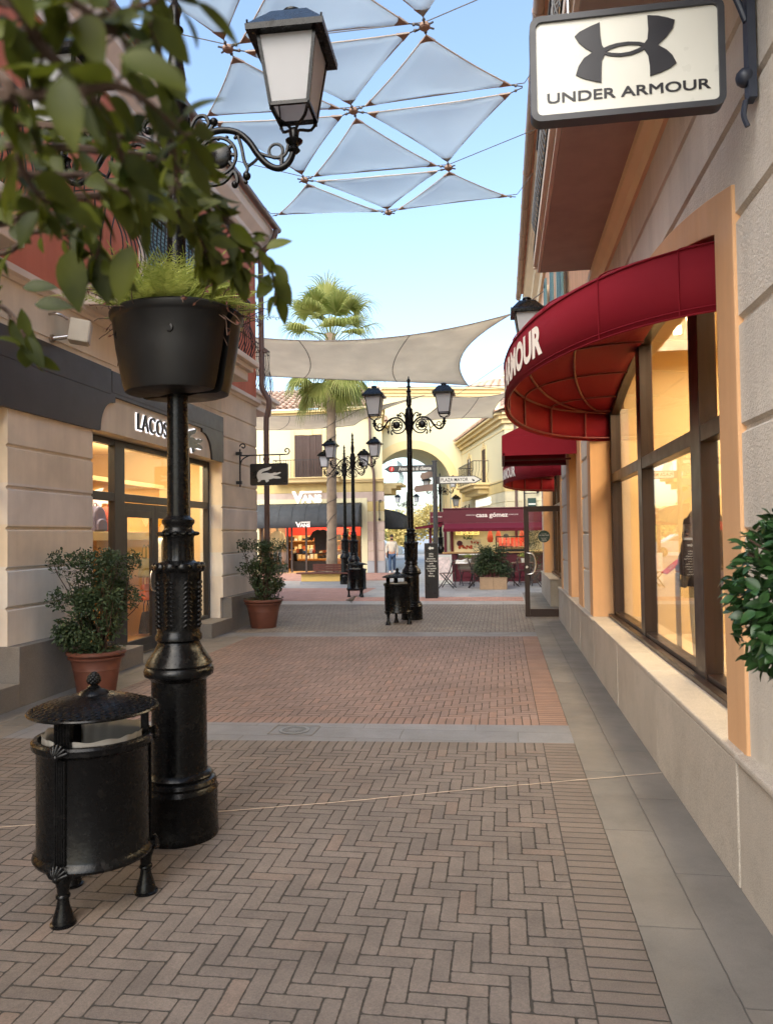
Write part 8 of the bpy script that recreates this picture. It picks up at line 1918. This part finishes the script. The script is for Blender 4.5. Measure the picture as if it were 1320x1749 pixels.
for x in (-1.3, 1.3):
    mb = MB(); Mw = Matrix.Translation((x, -0.8, 0.32)) @ Matrix.Rotation(PI / 2, 4, 'X'); mb.lathe([(0.2, -0.1), (0.3, -0.1), (0.325, -0.06), (0.325, 0.06), (0.3, 0.09), (0.2, 0.09)], 24, (0, 0, 0), 0, Mw); w = mb.build('wheel', M_black, t, world=False, smooth=40)
    mb = MB(); mb.lathe([(0.2, 0.05), (0.19, 0.08)], 20, (0, 0, 0), 0, Mw)
    for q in range(5): a = 2 * PI * q / 5; mb.bar(Mw @ Vector((0, 0, 0.07)), Mw @ Vector((0.19 * math.cos(a), 0.19 * math.sin(a), 0.07)), 0.05)
    mb.build('rim', M_steel, w, world=False)
mb = MB(); mb.sphere((1.98, -0.7, 0.68), 0.12, 8, 6, (0.8, 0.6, 0.6)); mb.build('headlight', M_pane, t, world=False)
M_t1 = leaf_mat('light_green_crown', lin(118, 134, 62), lin(168, 172, 92), 0.3, 0.6, 0.6); M_t2 = leaf_mat('autumn_yellow_crown', lin(168, 148, 82), lin(204, 184, 116), 0.3, 0.6, 0.6)
def tree(label, loc, h, r, m, seed, L=0.3):
    t = thing('tree', label, 'tree', loc, 0, 'trees beyond the archway'); rd = random.Random(seed)
    mb = MB(); mb.tube([(0, 0, 0), (0.1, 0, h * 0.4), (0, 0.1, h * 0.7)], [0.16, 0.12, 0.06], 7)
    bl = [(Vector((rd.gauss(0, .45) * r, rd.gauss(0, .45) * r, h * rd.uniform(0.42, 0.92))), r * rd.uniform(0.28, 0.5)) for _ in range(16)]
    for c, q in bl: mb.tube([(0, 0, h * 0.35), c * 0.6 + Vector((0, 0, h * 0.15)), c], [0.06, 0.04, 0.02], 5)
    mb.build('trunk', M_twig, t, world=False)
    def s_(rd):
        c, q = rd.choice(bl); v = Vector((rd.gauss(0, 1), rd.gauss(0, 1), rd.gauss(0, 1))).normalized() * q * rd.random() ** 0.5; return c + v
    mb = MB(); leaf_cloud(mb, s_, 1500, L, L * 0.6, rd, 0.4, (0, 0, h * 0.6)); mb.build('crown', m, t, world=False, fix=False)
tree('light green tree behind the walking man, beyond the archway', (-11.6, 70, 0), 3.4, 2.8, M_t1, 1)
tree('yellowish tree right of the far lamp, beyond the archway', (-9.3, 80, 0), 4.2, 2.6, M_t2, 2)
tree('tallest yellow green tree behind the direction post, beyond the archway', (-6.6, 74, 0), 4.4, 2.4, M_t2, 3)
tree('pale green bush like tree at the left edge of the archway', (-13.5, 84, 0), 3.6, 2.8, M_t1, 4)
tree('low yellow green tree between the lamp and the information panel', (-8.6, 66, 0), 2.8, 2.2, M_t2, 5)
mb = MB(); vs = []; fs = []; n = 80
for j in range(7):
    for i in range(n + 1):
        x = -400 + 800 * i / n; y = 520 + 50 * j; f = math.sin(PI * j / 6)
        vs.append((x, y, -1 + f * (16 + 12 * noise.noise((x / 90, 0.3, 0)) + 5 * noise.noise((x / 28, j * 0.4, 2)))))
for j in range(6):
    for i in range(n): q = j * (n + 1) + i; fs.append((q, q + 1, q + n + 2, q + n + 1))
mb.add(vs, fs); o = mb.build('hills', mat('haze_blue_hill', lin(146, 168, 186), 0.95, var=0.1, vs=0.02), smooth=60); o['kind'] = 'structure'  # pale blue of the distance haze is painted into the hill colour
t = thing('far_office_block', 'low pale block with window grid seen past the grey side awning', 'building', (-16.5, 95, 0)); mb = MB(); mb.box(-22, -13.2, 95, 100, 0, 5.0); mb.build('wall', M_vcream, t); mb = MB()
for i in range(8):
    for j in range(2): mb.box(-21.5 + i * 1.05, -20.9 + i * 1.05, 94.95, 94.99, 1.2 + j * 1.9, 2.4 + j * 1.9)
mb.build('window', M_alu, t)

# ------------------------------------------------------------------ light, sky, render settings
W = bpy.data.worlds.new('World'); S.world = W; W.use_nodes = True
nt = W.node_tree; bg = nt.nodes['Background']; sky = nd(nt, 'ShaderNodeTexSky', sky_type='NISHITA')
SUN_EL, SUN_AZ = math.radians(43), math.radians(196)      # azimuth measured from +Y towards +X
sky.sun_disc = False; sky.sun_elevation = SUN_EL; sky.sun_rotation = SUN_AZ; sky.air_density = 1.0; sky.dust_density = 2.2; sky.ozone_density = 1.0
tint = mixc(nt, 1.0, sky.outputs[0], (1.02, 1.035, 1.0, 1), 'MULTIPLY'); nt.links.new(tint, bg.inputs[0]); bg.inputs[1].default_value = 0.10
sl = bpy.data.lights.new('sun', 'SUN'); sl.energy = 0.95; sl.angle = math.radians(60); sl.color = (1.0, 0.96, 0.89)
so = bpy.data.objects.new('sun', sl); COL.objects.link(so); so.location = (0, 0, 30)
sd = Vector((math.sin(SUN_AZ) * math.cos(SUN_EL), math.cos(SUN_AZ) * math.cos(SUN_EL), math.sin(SUN_EL)))
so.rotation_euler = sd.to_track_quat('Z', 'Y').to_euler()
vs_ = S.view_settings
S.display_settings.display_device = 'sRGB'; vs_.view_transform = 'Standard'; vs_.look = 'None'; vs_.gamma = 1.0; vs_.exposure = 2.08; vs_.use_curve_mapping = False
S.render.engine = 'CYCLES'
c = S.cycles
c.use_denoising = True; c.denoiser = 'OPENIMAGEDENOISE'; c.max_bounces = 8; c.diffuse_bounces = 4; c.glossy_bounces = 4; c.transparent_max_bounces = 16; c.transmission_bounces = 4
c.sample_clamp_indirect = 4.0; c.use_adaptive_sampling = True; c.adaptive_threshold = 0.015; c.caustics_reflective = False; c.caustics_refractive = False
S.render.film_transparent = False
